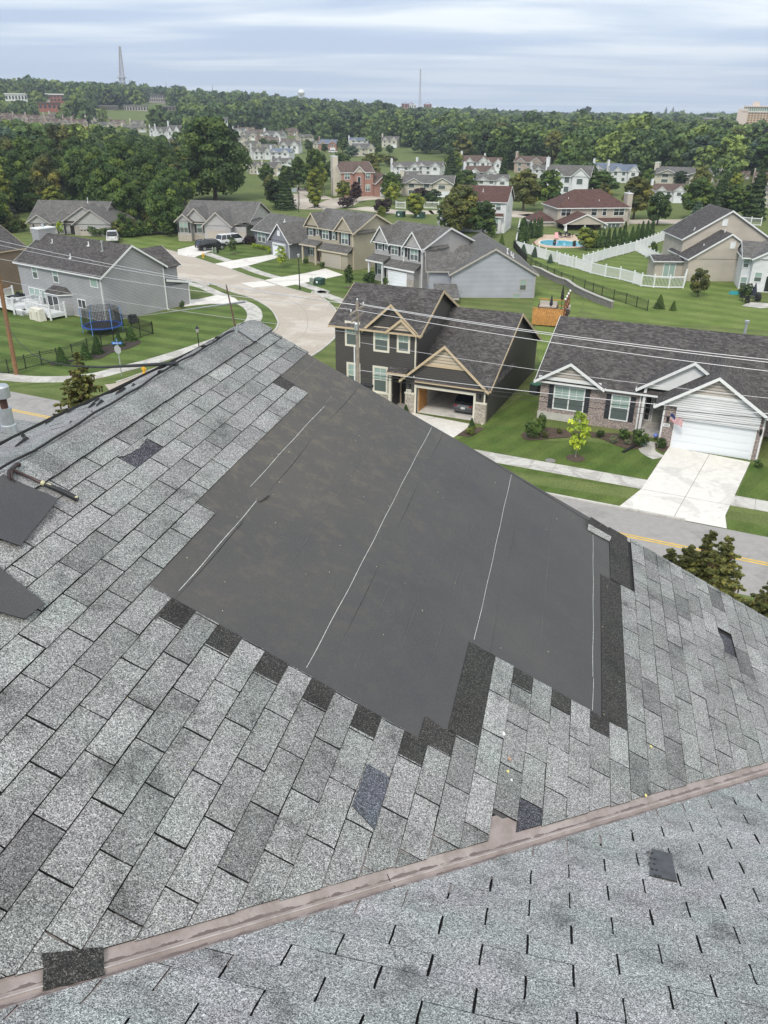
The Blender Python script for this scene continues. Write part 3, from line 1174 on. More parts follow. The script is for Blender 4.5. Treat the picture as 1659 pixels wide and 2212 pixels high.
hs.build('shaft', mat('brown steel shaft', (.07, .045, .045), .45, metal=.4), hm, smooth=True)
hg = MB()
hg.tube([e_(.165, 0), e_(.175, 0), e_(.22, .0, .001), e_(.27, .001, .002), e_(.315, .004, .001), e_(.335, .007, -.001), e_(.342, .008, -.001)], [.008, .0125, .0125, .0145, .0135, .0150, .008], 12)
hg.build('grip', mat('black rubber grip', (.018, .02, .022), .55), hm, smooth=True)
MB().tube([e_(.176, .002, .009), e_(.200, .001, .0095)], .005, 6).build('grip_inlay', mat('cream plastic', (.50, .48, .30), .5), hm, smooth=True)
MB().tube([e_(.322, .012, .008), e_(.335, .006, .010)], [.005, .008], 6).build('grip_inlay', bpy.data.materials['cream plastic'], hm, smooth=True)
hc_ = MB()
hc_.tube([e_(.150, 0), e_(.154, 0), e_(.166, 0), e_(.168, 0)], [.009, .0128, .0128, .009], 12)
hc_.build('grip_collar', bpy.data.materials['cream plastic'], hm, smooth=True)


def scrap(name, label, cat, poly, mats, h=0.012, th=0.004, curl=0.0, group=None, fn=R1, jag=0.0, n=8):
    """flat loose piece given by its outline in roof coordinates"""
    mb = MB()
    P = []
    for i in range(len(poly)):
        p, q = poly[i], poly[(i + 1) % len(poly)]
        for j in range(n):
            u = j / n
            P.append((p[0] + (q[0] - p[0]) * u + random.uniform(-jag, jag), p[1] + (q[1] - p[1]) * u + random.uniform(-jag, jag)))
    ar = sum(P[i][0] * P[(i + 1) % len(P)][1] - P[(i + 1) % len(P)][0] * P[i][1] for i in range(len(P)))
    # in roof coordinates (A, B) the outward side needs clockwise order, on slope 2 the other way
    if (ar > 0) == (fn is R1):
        P.reverse()
    c = (sum(p[0] for p in P) / len(P), sum(p[1] for p in P) / len(P))
    R_ = max(math.hypot(p[0] - c[0], p[1] - c[1]) for p in P)
    hg_ = lambda p: h + curl * (math.hypot(p[0] - c[0], p[1] - c[1]) / R_) ** 3 + 0.0012 * math.sin(p[0] * 40) * math.sin(p[1] * 33)
    k = len(P)
    b = 0
    mb.v = [tuple(fn(p[0], p[1], hg_(p) + th)) for p in P] + [tuple(fn(p[0], p[1], hg_(p))) for p in P]
    mid = [((p[0] + c[0]) / 2, (p[1] + c[1]) / 2) for p in P]
    mb.v += [tuple(fn(p[0], p[1], hg_(p) + th)) for p in mid] + [tuple(fn(c[0], c[1], h + th))]
    for i in range(k):
        l = (i + 1) % k
        mb.f += [(i, l, 2 * k + l, 2 * k + i), (2 * k + i, 2 * k + l, 3 * k), (i, k + i, k + l, l)]
        mb.m += [0, 0, 1]
        mb.t += [0, 0, 0]
    o = mb.build(name, mats, tint=True)
    return tag(o, label, cat, group)


scrap('felt_scrap', 'loose brownish felt piece under the hammer head, at the left edge', 'felt scrap', [(2.976, -1.325), (2.577, -1.25), (2.50, -1.56), (2.93, -1.60)], [M_felt, M_edge], h=.030, th=.003, curl=.004, n=8)
scrap('felt_scrap', 'loose blue-grey felt piece lower than the hammer, at the left edge', 'felt scrap', [(2.362, -.973), (2.238, -.984), (2.12, -1.34), (2.44, -1.36)], [M_felt, M_edge], h=.030, th=.003, curl=.004, n=8)
M_slate = granule('slipped slate-blue shingle', (.02, .022, .027), (.30, .32, .36), (.085, .093, .108), stain=.3)
scrap('slipped_shingle', 'slate-blue loose shingle lying on the grey courses below the stripped patch', 'shingle', [(2.495, .552), (2.495, .667), (2.201, .672), (2.252, .552)], [M_slate, M_edge], h=.0095, th=.003, jag=.001)
scrap('slipped_shingle', 'black granular shingle piece lapping onto the valley flashing, at the lower left', 'shingle', [(1.209, -.178), (1.307, -.035), (1.238, .012), (1.126, -.118)], [M_dark, M_edge], h=.012, th=.003, jag=.002)
M_under = mat('shingle underside', (.075, .078, .085), .75, noise=.25, nscale=25)
sc5 = scrap('shingle_scrap', 'dark upturned shingle scrap with a row of glue dots on the lower right roof', 'shingle', [(.62, 3.735), (.705, 3.722), (.689, 3.452), (.579, 3.465)], [M_under, M_edge], h=.0095, th=.0035, fn=R2, jag=.0015)
M_glue = mat('black asphalt glue', (.012, .012, .013), .3)
for i, yy in enumerate((.0, .055, .105, .155, .205)):
    for q in range(2):
        gd = MB()
        c = R2(.598 + .018 * q + .006 * math.sin(yy * 40), 3.70 - yy * (1.06) - .012, .0138)
        gd.face([c + b_ * (.008 * math.cos(an)) + ad * (.010 * math.sin(an)) for an in [0, 1, 2, 3, 4, 5]])
        gd.build('glue_dot', M_glue, sc5)
# folded strip near the gable end
fs = MB()
P1, P2, P3, P4, P5, P6 = R1(5.905, 1.635, .008), R1(5.915, 1.842, .012), R1(6.10, 1.842, .035), R1(6.09, 1.64, .045), R1(5.975, 1.630, .030), R1(5.975, 1.846, .032)
fs.face([P1, P5, P6, P2], 0, .6)
fs.face([P5, P4, P3, P6], 1)
fs.face([P5 - nn1 * .003, P6 - nn1 * .003, P3 - nn1 * .003, P4 - nn1 * .003], 1)
o = fs.build('curled_shingle', [M_gran, M_dark], tint=True)
tag(o, 'curled pale shingle strip at the far right corner of the stripped patch', 'shingle')
# litter
M_leafy = mat('yellow leaf', (.62, .56, .22), .7)
M_white = mat('white paint flake', (.75, .75, .72), .7)
M_lbrown = mat('tan leaf', (.45, .26, .16), .7)
lit = [('leaf', 'yellow leaf scrap on the right-hand courses', R1, 3.68, 2.08, .02, M_leafy), ('leaf', 'yellow leaf scrap above the valley, right of the bare black strip', R1, 3.27, 2.02, .018, M_leafy),
       ('leaf', 'yellow leaf beside the bare black strip above the valley', R1, 2.90, 1.22, .018, M_leafy), ('leaf', 'tan curled leaf beside the bare black strip above the valley', R1, 2.985, 1.22, .02, M_lbrown),
       ('paint_flake', 'larger white flake on the grey courses below the stripped patch', R1, 3.13, 1.17, .022, M_white), ('paint_flake', 'white flake next to the yellow leaf above the valley', R1, 2.86, 1.245, .014, M_white)]
for (nm, lb, fn, A, B, s_, m_) in lit:
    mb = MB()
    an = random.uniform(0, 6)
    c = fn(A, B, .0125)
    pp = [c + a_ * (s_ * (.5 + .25 * random.random()) * math.cos(an + q)) + bd * (s_ * .45 * math.sin(an + q)) + nn1 * random.uniform(0, .003) for q in (0, 1.1, 2.2, 3.3, 4.4, 5.4)]
    mb.face(list(reversed(pp)))
    mb.face([p - nn1 * .001 for p in pp])
    tag(mb.build(nm, m_), lb, 'leaf' if nm == 'leaf' else 'paint flake')
lm = MB()
for i in range(70):
    A, B = random.uniform(1.2, 6.1), random.uniform(-.9, 2.6)
    if B > vB(A) - .1:
        continue
    an, l = random.uniform(0, 3.1), random.uniform(.004, .013)
    d_ = a_ * math.cos(an) + bd * math.sin(an)
    c = R1(A, B, .0128)
    lm.bar(c, c + d_ * l, .0022, .001, up=nn1)
tag(lm.build('litter', mat('dry litter', (.55, .50, .34), .8)), 'pale crumbs and bits of straw strewn over the felt and shingles', 'litter', kind='stuff')
# ================================================================== GROUND, STREETS
def cat_rom(P, n=5, closed=False):
    out = []
    k = len(P)
    for i in range(k if closed else k - 1):
        p0 = P[(i - 1) % k] if closed or i > 0 else P[0]
        p1, p2 = P[i], P[(i + 1) % k]
        p3 = P[(i + 2) % k] if closed or i + 2 < k else P[-1]
        for j in range(n):
            t = j / n
            out.append(0.5 * ((2 * p1) + (p2 - p0) * t + (2 * p0 - 5 * p1 + 4 * p2 - p3) * t * t + (3 * p1 - p0 - 3 * p2 + p3) * t ** 3))
    if not closed:
        out.append(P[-1])
    return out


def survey(s):
    """'z x,y x,y w ...' sight readings -> ground points"""
    out, z = [], 'D'
    for q in s.split():
        if ',' in q:
            x, y = q.split(',')
            out.append(G(z, float(x), float(y)))
        else:
            z = q
    return out


def sheet(name, pts, z, m, label=None, cat=None, kind='structure', smooth=0, group=None, thick=0.0, parent=None):
    if smooth:
        pts = cat_rom(pts, smooth, True)
    bm = bmesh.new()
    vs = [bm.verts.new((p[0], p[1], z)) for p in pts]
    f = bm.faces.new(vs)
    bm.normal_update()
    if f.normal.z < 0:
        f.normal_flip()
    if thick:
        r = bmesh.ops.extrude_face_region(bm, geom=[f])
        for v in [e for e in r['geom'] if isinstance(e, bmesh.types.BMVert)]:
            v.co.z -= thick
    bmesh.ops.triangulate(bm, faces=[q for q in bm.faces if len(q.verts) > 4])
    bmesh.ops.recalc_face_normals(bm, faces=bm.faces)
    me = bpy.data.meshes.new(name)
    bm.to_mesh(me)
    bm.free()
    me.materials.append(m)
    o = bpy.data.objects.new(name, me)
    C.objects.link(o)
    if parent:
        o.parent = parent
    return tag(o, label, cat, group, kind)


def strip_mesh(mb, pts, w0, w1, z0, z1, m=0):
    """band along a polyline between offsets w0..w1 (left positive)"""
    L, R_ = [], []
    for i, p in enumerate(pts):
        d = (pts[min(i + 1, len(pts) - 1)] - pts[max(i - 1, 0)])
        d.z = 0
        d.normalize()
        nrm = Vector((-d.y, d.x, 0))
        L.append(p + nrm * w1)
        R_.append(p + nrm * w0)
    for i in range(len(pts) - 1):
        q = [R_[i], R_[i + 1], L[i + 1], L[i]]
        mb.hexa([(v.x, v.y, z0) for v in q] + [(v.x, v.y, z1) for v in q], m, skip=(0,))
    return mb


M_lawn = grass('far lawn', (0.070, 0.115, 0.030), (0.105, 0.150, 0.045), 0.3, 2.6, 0.10)
M_lawnS = grass('striped lawn', (0.048, 0.098, 0.018), (0.085, 0.140, 0.034), rad(24), 3.0, 0.17, 2.2)
M_lawnD = grass('deep green lawn', (0.045, 0.095, 0.016), (0.078, 0.128, 0.028), rad(-50), 1.6, 0.10)
M_lawnB = grass('back lawn', (0.075, 0.135, 0.025), (0.115, 0.175, 0.045), rad(38), 3.4, 0.11, 2.5)
M_verge = grass('verge grass', (0.060, 0.110, 0.024), (0.090, 0.135, 0.036), rad(-25), 1.2, 0.12)
M_road = concrete('worn asphalt', (0.30, 0.285, 0.27), 0.12, 0.5)
M_court = concrete('tan concrete street', (0.41, 0.355, 0.295), 0.2, 0.16, (0.48, 0.43, 0.37), 0.55)
M_walk = concrete('pavement concrete', (0.50, 0.48, 0.44), 0.2, 0.7, (0.38, 0.36, 0.33), 0.50)
M_drive = concrete('pale driveway concrete', (0.66, 0.63, 0.58), 0.15, 0.3, (0.56, 0.53, 0.49), 0.56)
M_yel = mat('yellow road paint', (0.62, 0.40, 0.05), 0.8, noise=0.2, nscale=3)
M_kerb = concrete('kerb concrete', (0.48, 0.46, 0.42), 0.15, 1.0)
M_joint = mat('joint', (0.30, 0.28, 0.25), 0.9)
M_mulch = mat('dark mulch', (0.040, 0.028, 0.022), 0.95, noise=0.5, nscale=9, bump=.05)
M_mulchb = mat('brown mulch', (0.085, 0.058, 0.042), 0.95, noise=0.5, nscale=9, bump=.05)


def terrain_mesh():
    bm_v, bm_f = [], []
    rs = [0, 60, 120, 200, 290, 330, 380, 440, 520, 620, 740, 880, 1040, 1200, 1500, 2000, 2800, 4000, 7000]
    na = 96
    for r in rs:
        for j in range(na):
            a = 2 * math.pi * j / na
            x, y = r * math.sin(a), r * math.cos(a)
            z = T(x, y)
            if r > 1500:
                z = z * max(0, 1 - (r - 1500) / 4000)
            bm_v.append((x, y, z))
    for i in range(len(rs) - 1):
        for j in range(na):
            k = (j + 1) % na
            bm_f.append((i * na + j, i * na + k, (i + 1) * na + k, (i + 1) * na + j))
    me = bpy.data.meshes.new('ground')
    me.from_pydata(bm_v, [], bm_f)
    me.polygons.foreach_set('use_smooth', [True] * len(bm_f))
    me.materials.append(M_lawn)
    bm = bmesh.new()
    bm.from_mesh(me)
    bmesh.ops.remove_doubles(bm, verts=bm.verts, dist=.001)
    bmesh.ops.recalc_face_normals(bm, faces=bm.faces)
    if sum(f.normal.z for f in bm.faces) < 0:
        bmesh.ops.reverse_faces(bm, faces=bm.faces)
    bm.to_mesh(me)
    bm.free()
    o = bpy.data.objects.new('ground', me)
    C.objects.link(o)
    return tag(o, kind='structure')


terrain_mesh()
# main road, straight, yaw -24.8 degrees
RD = Vector((math.cos(rad(-24.8)), math.sin(rad(-24.8)), 0))
RN = Vector((-RD.y, RD.x, 0))
RC = Vector((12.9, 37.8, 0))
rp = [RC + RD * t for t in range(-150, 141, 10)]
mb = MB()
strip_mesh(mb, rp, -3.6, 3.15, -0.2, 0.012)
tag(mb.build('road', M_road), kind='structure')
mb = MB()
for o_ in (-0.17, 0.07):
    strip_mesh(mb, rp, o_, o_ + 0.11, 0.0, 0.017)
tag(mb.build('road_markings', M_yel), kind='structure')
random.seed(5)
mb = MB()                                                   # sealed cracks
for t0 in (4, -9, 17):
    p = RC + RD * t0 + RN * -3.3
    pts = [p]
    for i in range(14):
        p = p + RN * .42 + RD * random.uniform(-.22, .25)
        pts.append(p)
    strip_mesh(mb, pts, -.02, .02, 0, 0.0155)
tag(mb.build('road_cracks', M_joint), kind='structure')
# side street (tan concrete), its kerbs
left_k = survey('1 760,1225 850,1212 1000,1160 1200,1085 1400,1005 h 470,470 620,400 662,340 650,290 610,228 540,180 430,128 320,98 150,30 1 1500,508 1382,470 1240,452 1100,430')
right_k = survey('b 0,900 60,925 120,943 200,970 250,985 335,1012 470,1062 560,1087 690,1130 860,1175 2 55,225 130,285 180,340 188,420 178,490 120,550 50,600 D 640,790 590,860 480,960 380,1030')
sp_ = cat_rom(left_k, 4) + survey('a 1045,870') + cat_rom(right_k, 4)
sheet('side_street', sp_, 0.016, M_court)
for nm, kp, sgn in (('kerb', left_k, 1), ('kerb', right_k, 1)):
    mb = MB()
    strip_mesh(mb, cat_rom(kp[1:], 4), -.02, .16, -.05, .09)
    tag(mb.build('kerb', M_kerb), kind='structure')
mb = MB()
strip_mesh(mb, [RC + RD * t for t in range(-13, 4, 2)], 3.15, 3.32, -.05, .1)
tag(mb.build('kerb', M_kerb), kind='structure')
mb = MB()
random.seed(3)                                               # slab joints of the side street
cl_ = survey('h 690,520 840,420 880,330 860,240 780,170 640,120 b 350,1090 150,1010 20,950')
strip_mesh(mb, cat_rom(cl_, 5), -.03, .03, 0, .021)
for i, p in enumerate(cat_rom(cl_, 2)):
    pass
for i in range(1, len(cl_) - 1):
    d = (cl_[i + 1] - cl_[i - 1]).normalized()
    n_ = Vector((-d.y, d.x, 0))
    strip_mesh(mb, [cl_[i] - n_ * 3.4, cl_[i] + n_ * 3.4], -.02, .02, 0, .0205)
tag(mb.build('street_joints', M_joint), kind='structure')
# striped lawns
sheet('lawn', survey('1 -60,1130 100,1160 300,1168 480,1160 700,1135 900,1085 1100,1035 1300,975 1450,925 1600,880 h 280,410 400,360 440,310 440,260 400,212 330,178 1 1660,640 1400,655 1310,690 1228,690 785,765 200,640 -60,620'), 0.006, M_lawnS)
sheet('lawn', survey('1 1240,470 1300,475 1420,500 1560,575 1310,592 1240,600'), 0.008, M_verge)
sheet('lawn', survey('1 1380,480 1500,508 1659,565 1659,560 1560,560 1450,520'), 0.007, M_verge)
sheet('lawn', survey('h 360,158 430,155 500,170 560,200 620,250 640,300 630,350 590,380 540,340 520,285 500,230 440,190'), 0.0075, M_lawnS)
sheet('verge', survey('1 745,1190 900,1150 1100,1095 1350,1015 1400,1005 1200,1085 1000,1160 850,1212 775,1222'), 0.0078, M_verge)
sheet('verge', survey('1 -60,1195 200,1205 500,1195 500,1240 250,1252 -60,1248'), 0.0076, M_verge)
# pavements
def path(name, pts, w, m=M_walk, z=.03, joints=1.5, sm=4):
    pts = cat_rom(pts, sm)
    mb = MB()
    strip_mesh(mb, pts, -w / 2, w / 2, -.05, z)
    if joints:
        acc = 0
        for i in range(len(pts) - 1):
            acc += (pts[i + 1] - pts[i]).length
            if acc >= joints:
                acc = 0
                d = (pts[i + 1] - pts[i]).normalized() * .02
                strip_mesh(mb, [pts[i] - d, pts[i] + d], -w / 2, w / 2, -.02, z + .003, 1)
    return tag(mb.build(name, [m, M_joint]), kind='structure')


path('pavement', survey('1 -90,1158 50,1172 200,1186 350,1188 500,1183 700,1160 900,1108 1100,1058 1300,998 1450,948 1600,895 h 330,400 430,345 480,290 470,230 410,185 340,165'), 1.7)
path('pavement', survey('1 1290,480 1450,510 1560,555 1659,600'), 1.4)
path('pavement', survey('b 190,910 290,945 370,972 430,995 550,1040 690,1078 800,1108 960,1161 2 80,226 170,262 240,285 262,310'), 1.5)
path('pavement', [RC + RD * t + RN * 7.2 for t in np.arange(-13, 40, 1.5)], 1.5, sm=1)
sheet('driveway', survey('h -80,160 60,150 200,118 330,140 360,165 300,185 150,185 0,200 -60,210 -110,175'), .034, M_drive)
sheet('driveway', survey('b 0,885 140,850 200,815 265,835 285,870 190,905 100,938 40,925 0,918'), .034, M_drive)
sheet('driveway', survey('b 615,918 665,935 480,985 390,1005 335,1012 240,978 420,945'), .034, M_drive)
sheet('driveway', survey('b 965,1008 1080,1050 920,1085 800,1108 690,1128 565,1085 640,1070 830,1040'), .034, M_drive)
sheet('driveway', survey('b 1400,1120 1530,1165 1300,1230 1200,1200'), .034, M_drive)
sheet('street_patch', survey('b 410,1103 560,1090 650,1118 490,1133'), .024, M_drive)
sheet('driveway', survey('2 640,945 1003,1016 880,1094 740,1260 420,1140'), .034, M_drive)
# front garden of the brick ranch
sheet('lawn', survey('2 895,1100 1060,1040 1060,1010 1310,830 1390,860 3 130,1000 250,1035 430,1025 600,1045 850,1085 960,1155 850,1338 20,1222') , 0.0072, M_lawnD)
sheet('verge', survey('3 100,1300 780,1402 700,1455 290,1392'), .0074, M_lawnD)
sheet('lawn', survey('3 1550,1180 1720,1210 1720,1500 1430,1440'), .0074, M_lawnD)
sheet('verge', survey('3 1400,1530 1720,1585 1720,1660 1400,1595'), .0074, M_lawnD)
dv_ = survey('3 1030,1068 1545,1168 1385,1510 1395,1592 1060,1528 700,1458 850,1340')
sheet('driveway', dv_, .034, M_drive)
mb = MB()
q = survey('3 1285,1118 1055,1525 850,1340 1430,1445')
strip_mesh(mb, [q[0], q[1]], -.02, .02, 0, .038)
strip_mesh(mb, [q[2], q[3]], -.02, .02, 0, .038)
tag(mb.build('driveway_joints', M_joint), kind='structure')
path('front_walk', survey('3 905,1035 885,1075 900,1105 965,1140'), 1.1, M_walk, .032, 0)
sheet('planting_bed', survey('3 85,990 130,965 230,945 480,975 700,985 880,1010 860,1070 790,1085 700,1065 600,1020 500,1005 400,1008 250,1020 150,1030 95,1015'), .04, M_mulchb, smooth=3)
sheet('planting_bed', survey('3 935,1045 1025,1060 1020,1085 990,1108 940,1075'), .04, M_mulchb)
sheet('planting_bed', survey('1 360,1080 400,1062 470,1050 550,1040 640,1010 720,960 800,935 900,915 1000,905 1020,925 950,960 850,985 780,1010 720,1040 600,1045 520,1060 470,1080 400,1090'), .04, M_mulch, smooth=3)
sheet('planting_bed', survey('2 905,1078 960,1040 1050,1030 1065,1040 980,1090'), .04, M_mulchb)
# back lawns to the right
sheet('lawn', survey('c 1180,1170 1260,1150 1659,1290 d 130,1215 365,1290 590,1345 750,1375 985,1382 1010,1310 1430,1330 1450,1500 1659,1540 1750,1560 1750,1720 500,1640 200,1560 c 1659,1480 1300,1330'), .006, M_lawnB)
sheet('lawn', survey('c 1240,1060 1659,1090 d 0,1045 230,1060 600,1050 600,1085 180,1200 c 1659,1260 1430,1205 1230,1145 1110,1110'), .0065, M_lawnB)
sheet('lawn', survey('d 610,1090 800,1190 790,1290 990,1300 980,1378 750,1370 590,1340 365,1288 190,1215'), .0068, M_lawnB)
sheet('lawn', survey('a 830,790 1000,785 1130,810 1300,835 1200,870 1040,890 940,880 850,850 800,820'), .0068, M_lawnB)
sheet('lawn', survey('b 280,865 420,850 590,905 400,955 200,915'), .0069, M_lawnS)
sheet('lawn', survey('b 450,990 650,945 850,980 875,1022 700,1070 560,1035'), .0069, M_lawnS)
sheet('verge', survey('b 335,1008 420,993 640,1078 555,1086 460,1057'), .0069, M_verge)
sheet('verge', survey('b 100,930 190,915 305,962 250,972'), .0069, M_verge)
sheet('verge', survey('b 695,1125 800,1110 960,1165 860,1172'), .0069, M_verge)
sheet('lawn', survey('b 810,1100 1080,1045 1290,1030 1300,1120 1150,1180 960,1160'), .0069, M_lawnS)
sheet('lawn', survey('2 1360,180 1660,280 1620,360 1500,560 1400,700 1360,350'), .0069, M_lawnB)
# distant streets
path('far_street', survey('b 700,520 760,565 830,605 1000,600 1100,560 1250,545 1330,540'), 9, M_court, .02, 0)
path('far_street', survey('b 1170,610 1300,625 1450,640 1659,640 c 440,800 1070,800 1180,835 1320,830 d 500,850 760,850 1000,850 1300,840'), 7, M_court, .02, 0)
path('far_street', survey('b 680,480 760,485 870,520 960,555'), 5, M_court, .02, 0)
path('far_street', survey('b 880,260 960,250 1040,245'), 7, M_walk, .05, 0)
path('far_street', survey('b 1000,275 950,270 890,275 820,268'), 7, M_walk, .05, 0)

# ================================================================== HOUSES
M_gl = bpy.data.materials.new('window glass')
M_gl.use_nodes = True
t, b = bsdf(M_gl)
b.inputs['Base Color'].default_value = (0.30, 0.40, 0.37, 1)
b.inputs['Roughness'].default_value = 0.12
b.inputs['Specular IOR Level'].default_value = 0.8
M_gld = mat('insect screened glass', (0.10, 0.125, 0.12), 0.3, spec=0.6)
M_glk = mat('dark glass', (0.02, 0.025, 0.028), 0.08, spec=0.9)
M_wt = mat('white trim', (0.72, 0.73, 0.73), 0.5, noise=.05, nscale=2)
M_tan = mat('tan trim', (0.52, 0.41, 0.27), 0.6, noise=.06, nscale=3)
M_shut = mat('black shutter', (0.025, 0.028, 0.034), 0.6)
M_door = mat('dark door', (0.02, 0.018, 0.018), 0.4)
M_blk = mat('black metal', (0.012, 0.012, 0.013), 0.5)
M_wood = mat('cedar boards', (0.50, 0.24, 0.07), 0.7, noise=.3, nscale=4)
M_brwood = mat('brown posts', (0.16, 0.07, 0.04), 0.7, noise=.2, nscale=5)
M_white = mat('white vinyl', (0.78, 0.79, 0.80), 0.45)
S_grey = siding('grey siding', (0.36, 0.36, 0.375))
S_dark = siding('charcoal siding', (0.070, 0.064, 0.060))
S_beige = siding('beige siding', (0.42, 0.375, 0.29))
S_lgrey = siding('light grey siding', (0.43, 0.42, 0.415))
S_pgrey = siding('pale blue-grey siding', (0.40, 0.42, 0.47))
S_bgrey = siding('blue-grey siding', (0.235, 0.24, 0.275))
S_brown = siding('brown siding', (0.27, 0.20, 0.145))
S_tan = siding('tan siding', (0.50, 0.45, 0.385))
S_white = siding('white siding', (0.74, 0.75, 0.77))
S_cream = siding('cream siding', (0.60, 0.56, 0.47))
R_char = shingles('charcoal roof shingles', ((0.055, 0.050, 0.049), (0.135, 0.125, 0.120)))
R_grey = shingles('grey roof shingles', ((0.100, 0.095, 0.090), (0.185, 0.178, 0.170)))
R_lgrey = shingles('pale grey roof shingles', ((0.17, 0.17, 0.17), (0.25, 0.25, 0.245)))
R_brown = shingles('brown roof shingles', ((0.10, 0.068, 0.058), (0.175, 0.13, 0.11)))
R_red = shingles('red-brown roof shingles', ((0.085, 0.045, 0.038), (0.135, 0.078, 0.068)))
R_blue = shingles('blue-grey roof shingles', ((0.12, 0.145, 0.20), (0.19, 0.22, 0.28)))
K_brick = masonry('mixed brick', (0.34, 0.25, 0.215), (0.15, 0.115, 0.11), (0.42, 0.38, 0.36))
K_red = masonry('red brick', (0.30, 0.10, 0.07), (0.38, 0.16, 0.11), (0.40, 0.33, 0.29))
K_stone = masonry('tan stone', (0.46, 0.41, 0.34), (0.36, 0.31, 0.26), (0.42, 0.38, 0.33), .45, .2, .015)
K_rubble = masonry('grey stone', (0.36, 0.33, 0.30), (0.24, 0.20, 0.17), (0.40, 0.38, 0.35), .33, .16, .02)
M_found = mat('poured foundation', (0.46, 0.44, 0.40), .85, noise=.12, nscale=1.5)
M_gdoor = mat('tan garage door', (0.44, 0.40, 0.34), .6)
M_gdw = mat('white garage door', (0.72, 0.75, 0.78), .5)


class House:
    """built in its own frame: x along the front from its left corner, y away from the viewer"""

    def __init__(s, name, label, x, y, yaw, wall, roof, trim=M_wt, cat='house', group=None):
        s.o = thing(name, label, cat, (x, y, 0), rad(yaw), group)
        s.wm, s.rm, s.tm = wall, roof, trim
        s.W, s.R, s.T = MB(), MB(), MB()
        s.fm = s.o

    def block(s, x0, y0, x1, y1, h, z0=-.3, m=0):
        s.W.box(x0, y0, z0, x1, y1, h, m)
        return s

    def _vroof(s, mb, a0, a1, c0, c1, zc, p, ov, th, axis, m=0, shrink=0.0):
        """inverted V between cross positions c0..c1 extruded along a0..a1"""
        cm = (c0 + c1) / 2
        half = (c1 - c0) / 2
        ze, zr = zc - p * ov, zc + p * half
        f = (lambda a, c, z: (a, c, z)) if axis == 'x' else (lambda a, c, z: (c, a, z))
        for (ca, za, cb, zb) in ((c0 - ov, ze, cm, zr), (cm, zr, c1 + ov, ze)):
            pts = [f(a0, ca, za), f(a1, ca, za), f(a1, cb, zb), f(a0, cb, zb)]
            top = [(q[0], q[1], q[2] + th) for q in pts]
            if axis == 'y':
                pts = [pts[i] for i in (0, 3, 2, 1)]
                top = [top[i] for i in (0, 3, 2, 1)]
            mb.hexa(pts + top, m)

    def gable(s, x0, y0, x1, y1, h, axis='x', p=.5, ov=.35, th=.12, ends=(1, 1), gm=0, gw=.05, rk=True):
        """gabled roof over a rectangle; ends says which gables get a wall and rake boards"""
        a0, a1, c0, c1 = (x0, x1, y0, y1) if axis == 'x' else (y0, y1, x0, x1)
        e0, e1 = ov if ends[0] else 0, ov if ends[1] else 0
        s._vroof(s.R, a0 - e0, a1 + e1, c0, c1, h + .02, p, ov, th, axis)
        cm, half = (c0 + c1) / 2, (c1 - c0) / 2
        f = (lambda a, c, z: (a, c, z)) if axis == 'x' else (lambda a, c, z: (c, a, z))
        for k, a in ((0, a0), (1, a1)):
            if not ends[k]:
                continue
            inn = a + (.15 if k == 0 else -.15)
            tri = [(c0, h), (c1, h), (cm, h + p * half)]
            A_ = [f(a, c, z) for c, z in tri]
            B_ = [f(inn, c, z) for c, z in tri]
            s.W.face(A_, gm)
            s.W.face(B_[::-1], gm)
            s.W.face([A_[0], B_[0], B_[1], A_[1]], gm)
            if rk:
                o0 = a - e0 - .03 if k == 0 else a + e1
                s._vroof(s.T, o0, o0 + .03, c0, c1, h + .02 - .10, p, ov + .01, .225, axis)
        for c in (c0 - ov, c1 + ov):                         # gutters and fascia
            q = [f(a0 - e0, c, 0), f(a1 + e1, c, 0)]
            z = h + .02 - p * ov
            dy = -.05 if c < cm else .05
            xs = sorted((q[0][0] + (dy if axis == 'y' else 0), q[1][0])) if axis == 'y' else sorted((q[0][0], q[1][0]))
            if axis == 'x':
                s.T.box(a0 - e0, min(c, c + dy), z - .03, a1 + e1, max(c, c + dy), z + .10)
            else:
                s.T.box(min(c, c + dy), a0 - e0 if ends[0] else a1 + e1 - .5, z - .03, max(c, c + dy), a1 + e1 if ends[1] else min(a1, a0 - e0 + .5), z + .10)
        return s

    def hip(s, x0, y0, x1, y1, h, p=.5, ov=.4, th=.12):
        X0, Y0, X1, Y1 = x0 - ov, y0 - ov, x1 + ov, y1 + ov
        half = (Y1 - Y0) / 2
        z0 = h - p * ov
        zr = z0 + p * half
        yc = (Y0 + Y1) / 2
        a, b = X0 + half, X1 - half
        if a > b:
            a = b = (X0 + X1) / 2
        r0, r1 = (a, yc, zr + th), (b, yc, zr + th)
        c = [(X0, Y0, z0 + th), (X1, Y0, z0 + th), (X1, Y1, z0 + th), (X0, Y1, z0 + th)]
        for f in ([c[0], c[1], r1, r0], [c[1], c[2], r1], [c[2], c[3], r0, r1], [c[3], c[0], r0]):
            s.R.face(f)
        s.T.box(X0 - .04, Y0 - .04, z0 - .04, X1 + .04, Y1 + .04, z0 + th - .005)
        return s

    def shed(s, x0, y0, x1, y1, zlow, zhigh, ov=.15, th=.1):
        """lean-to roof falling to y0"""
        pts = [(x0 - ov, y0 - ov, zlow), (x1 + ov, y0 - ov, zlow), (x1 + ov, y1, zhigh), (x0 - ov, y1, zhigh)]
        s.R.hexa(pts + [(q[0], q[1], q[2] + th) for q in pts])
        s.T.box(x0 - ov - .02, y0 - ov - .05, zlow - .1, x1 + ov + .02, y0 - ov, zlow + .09)
        return s

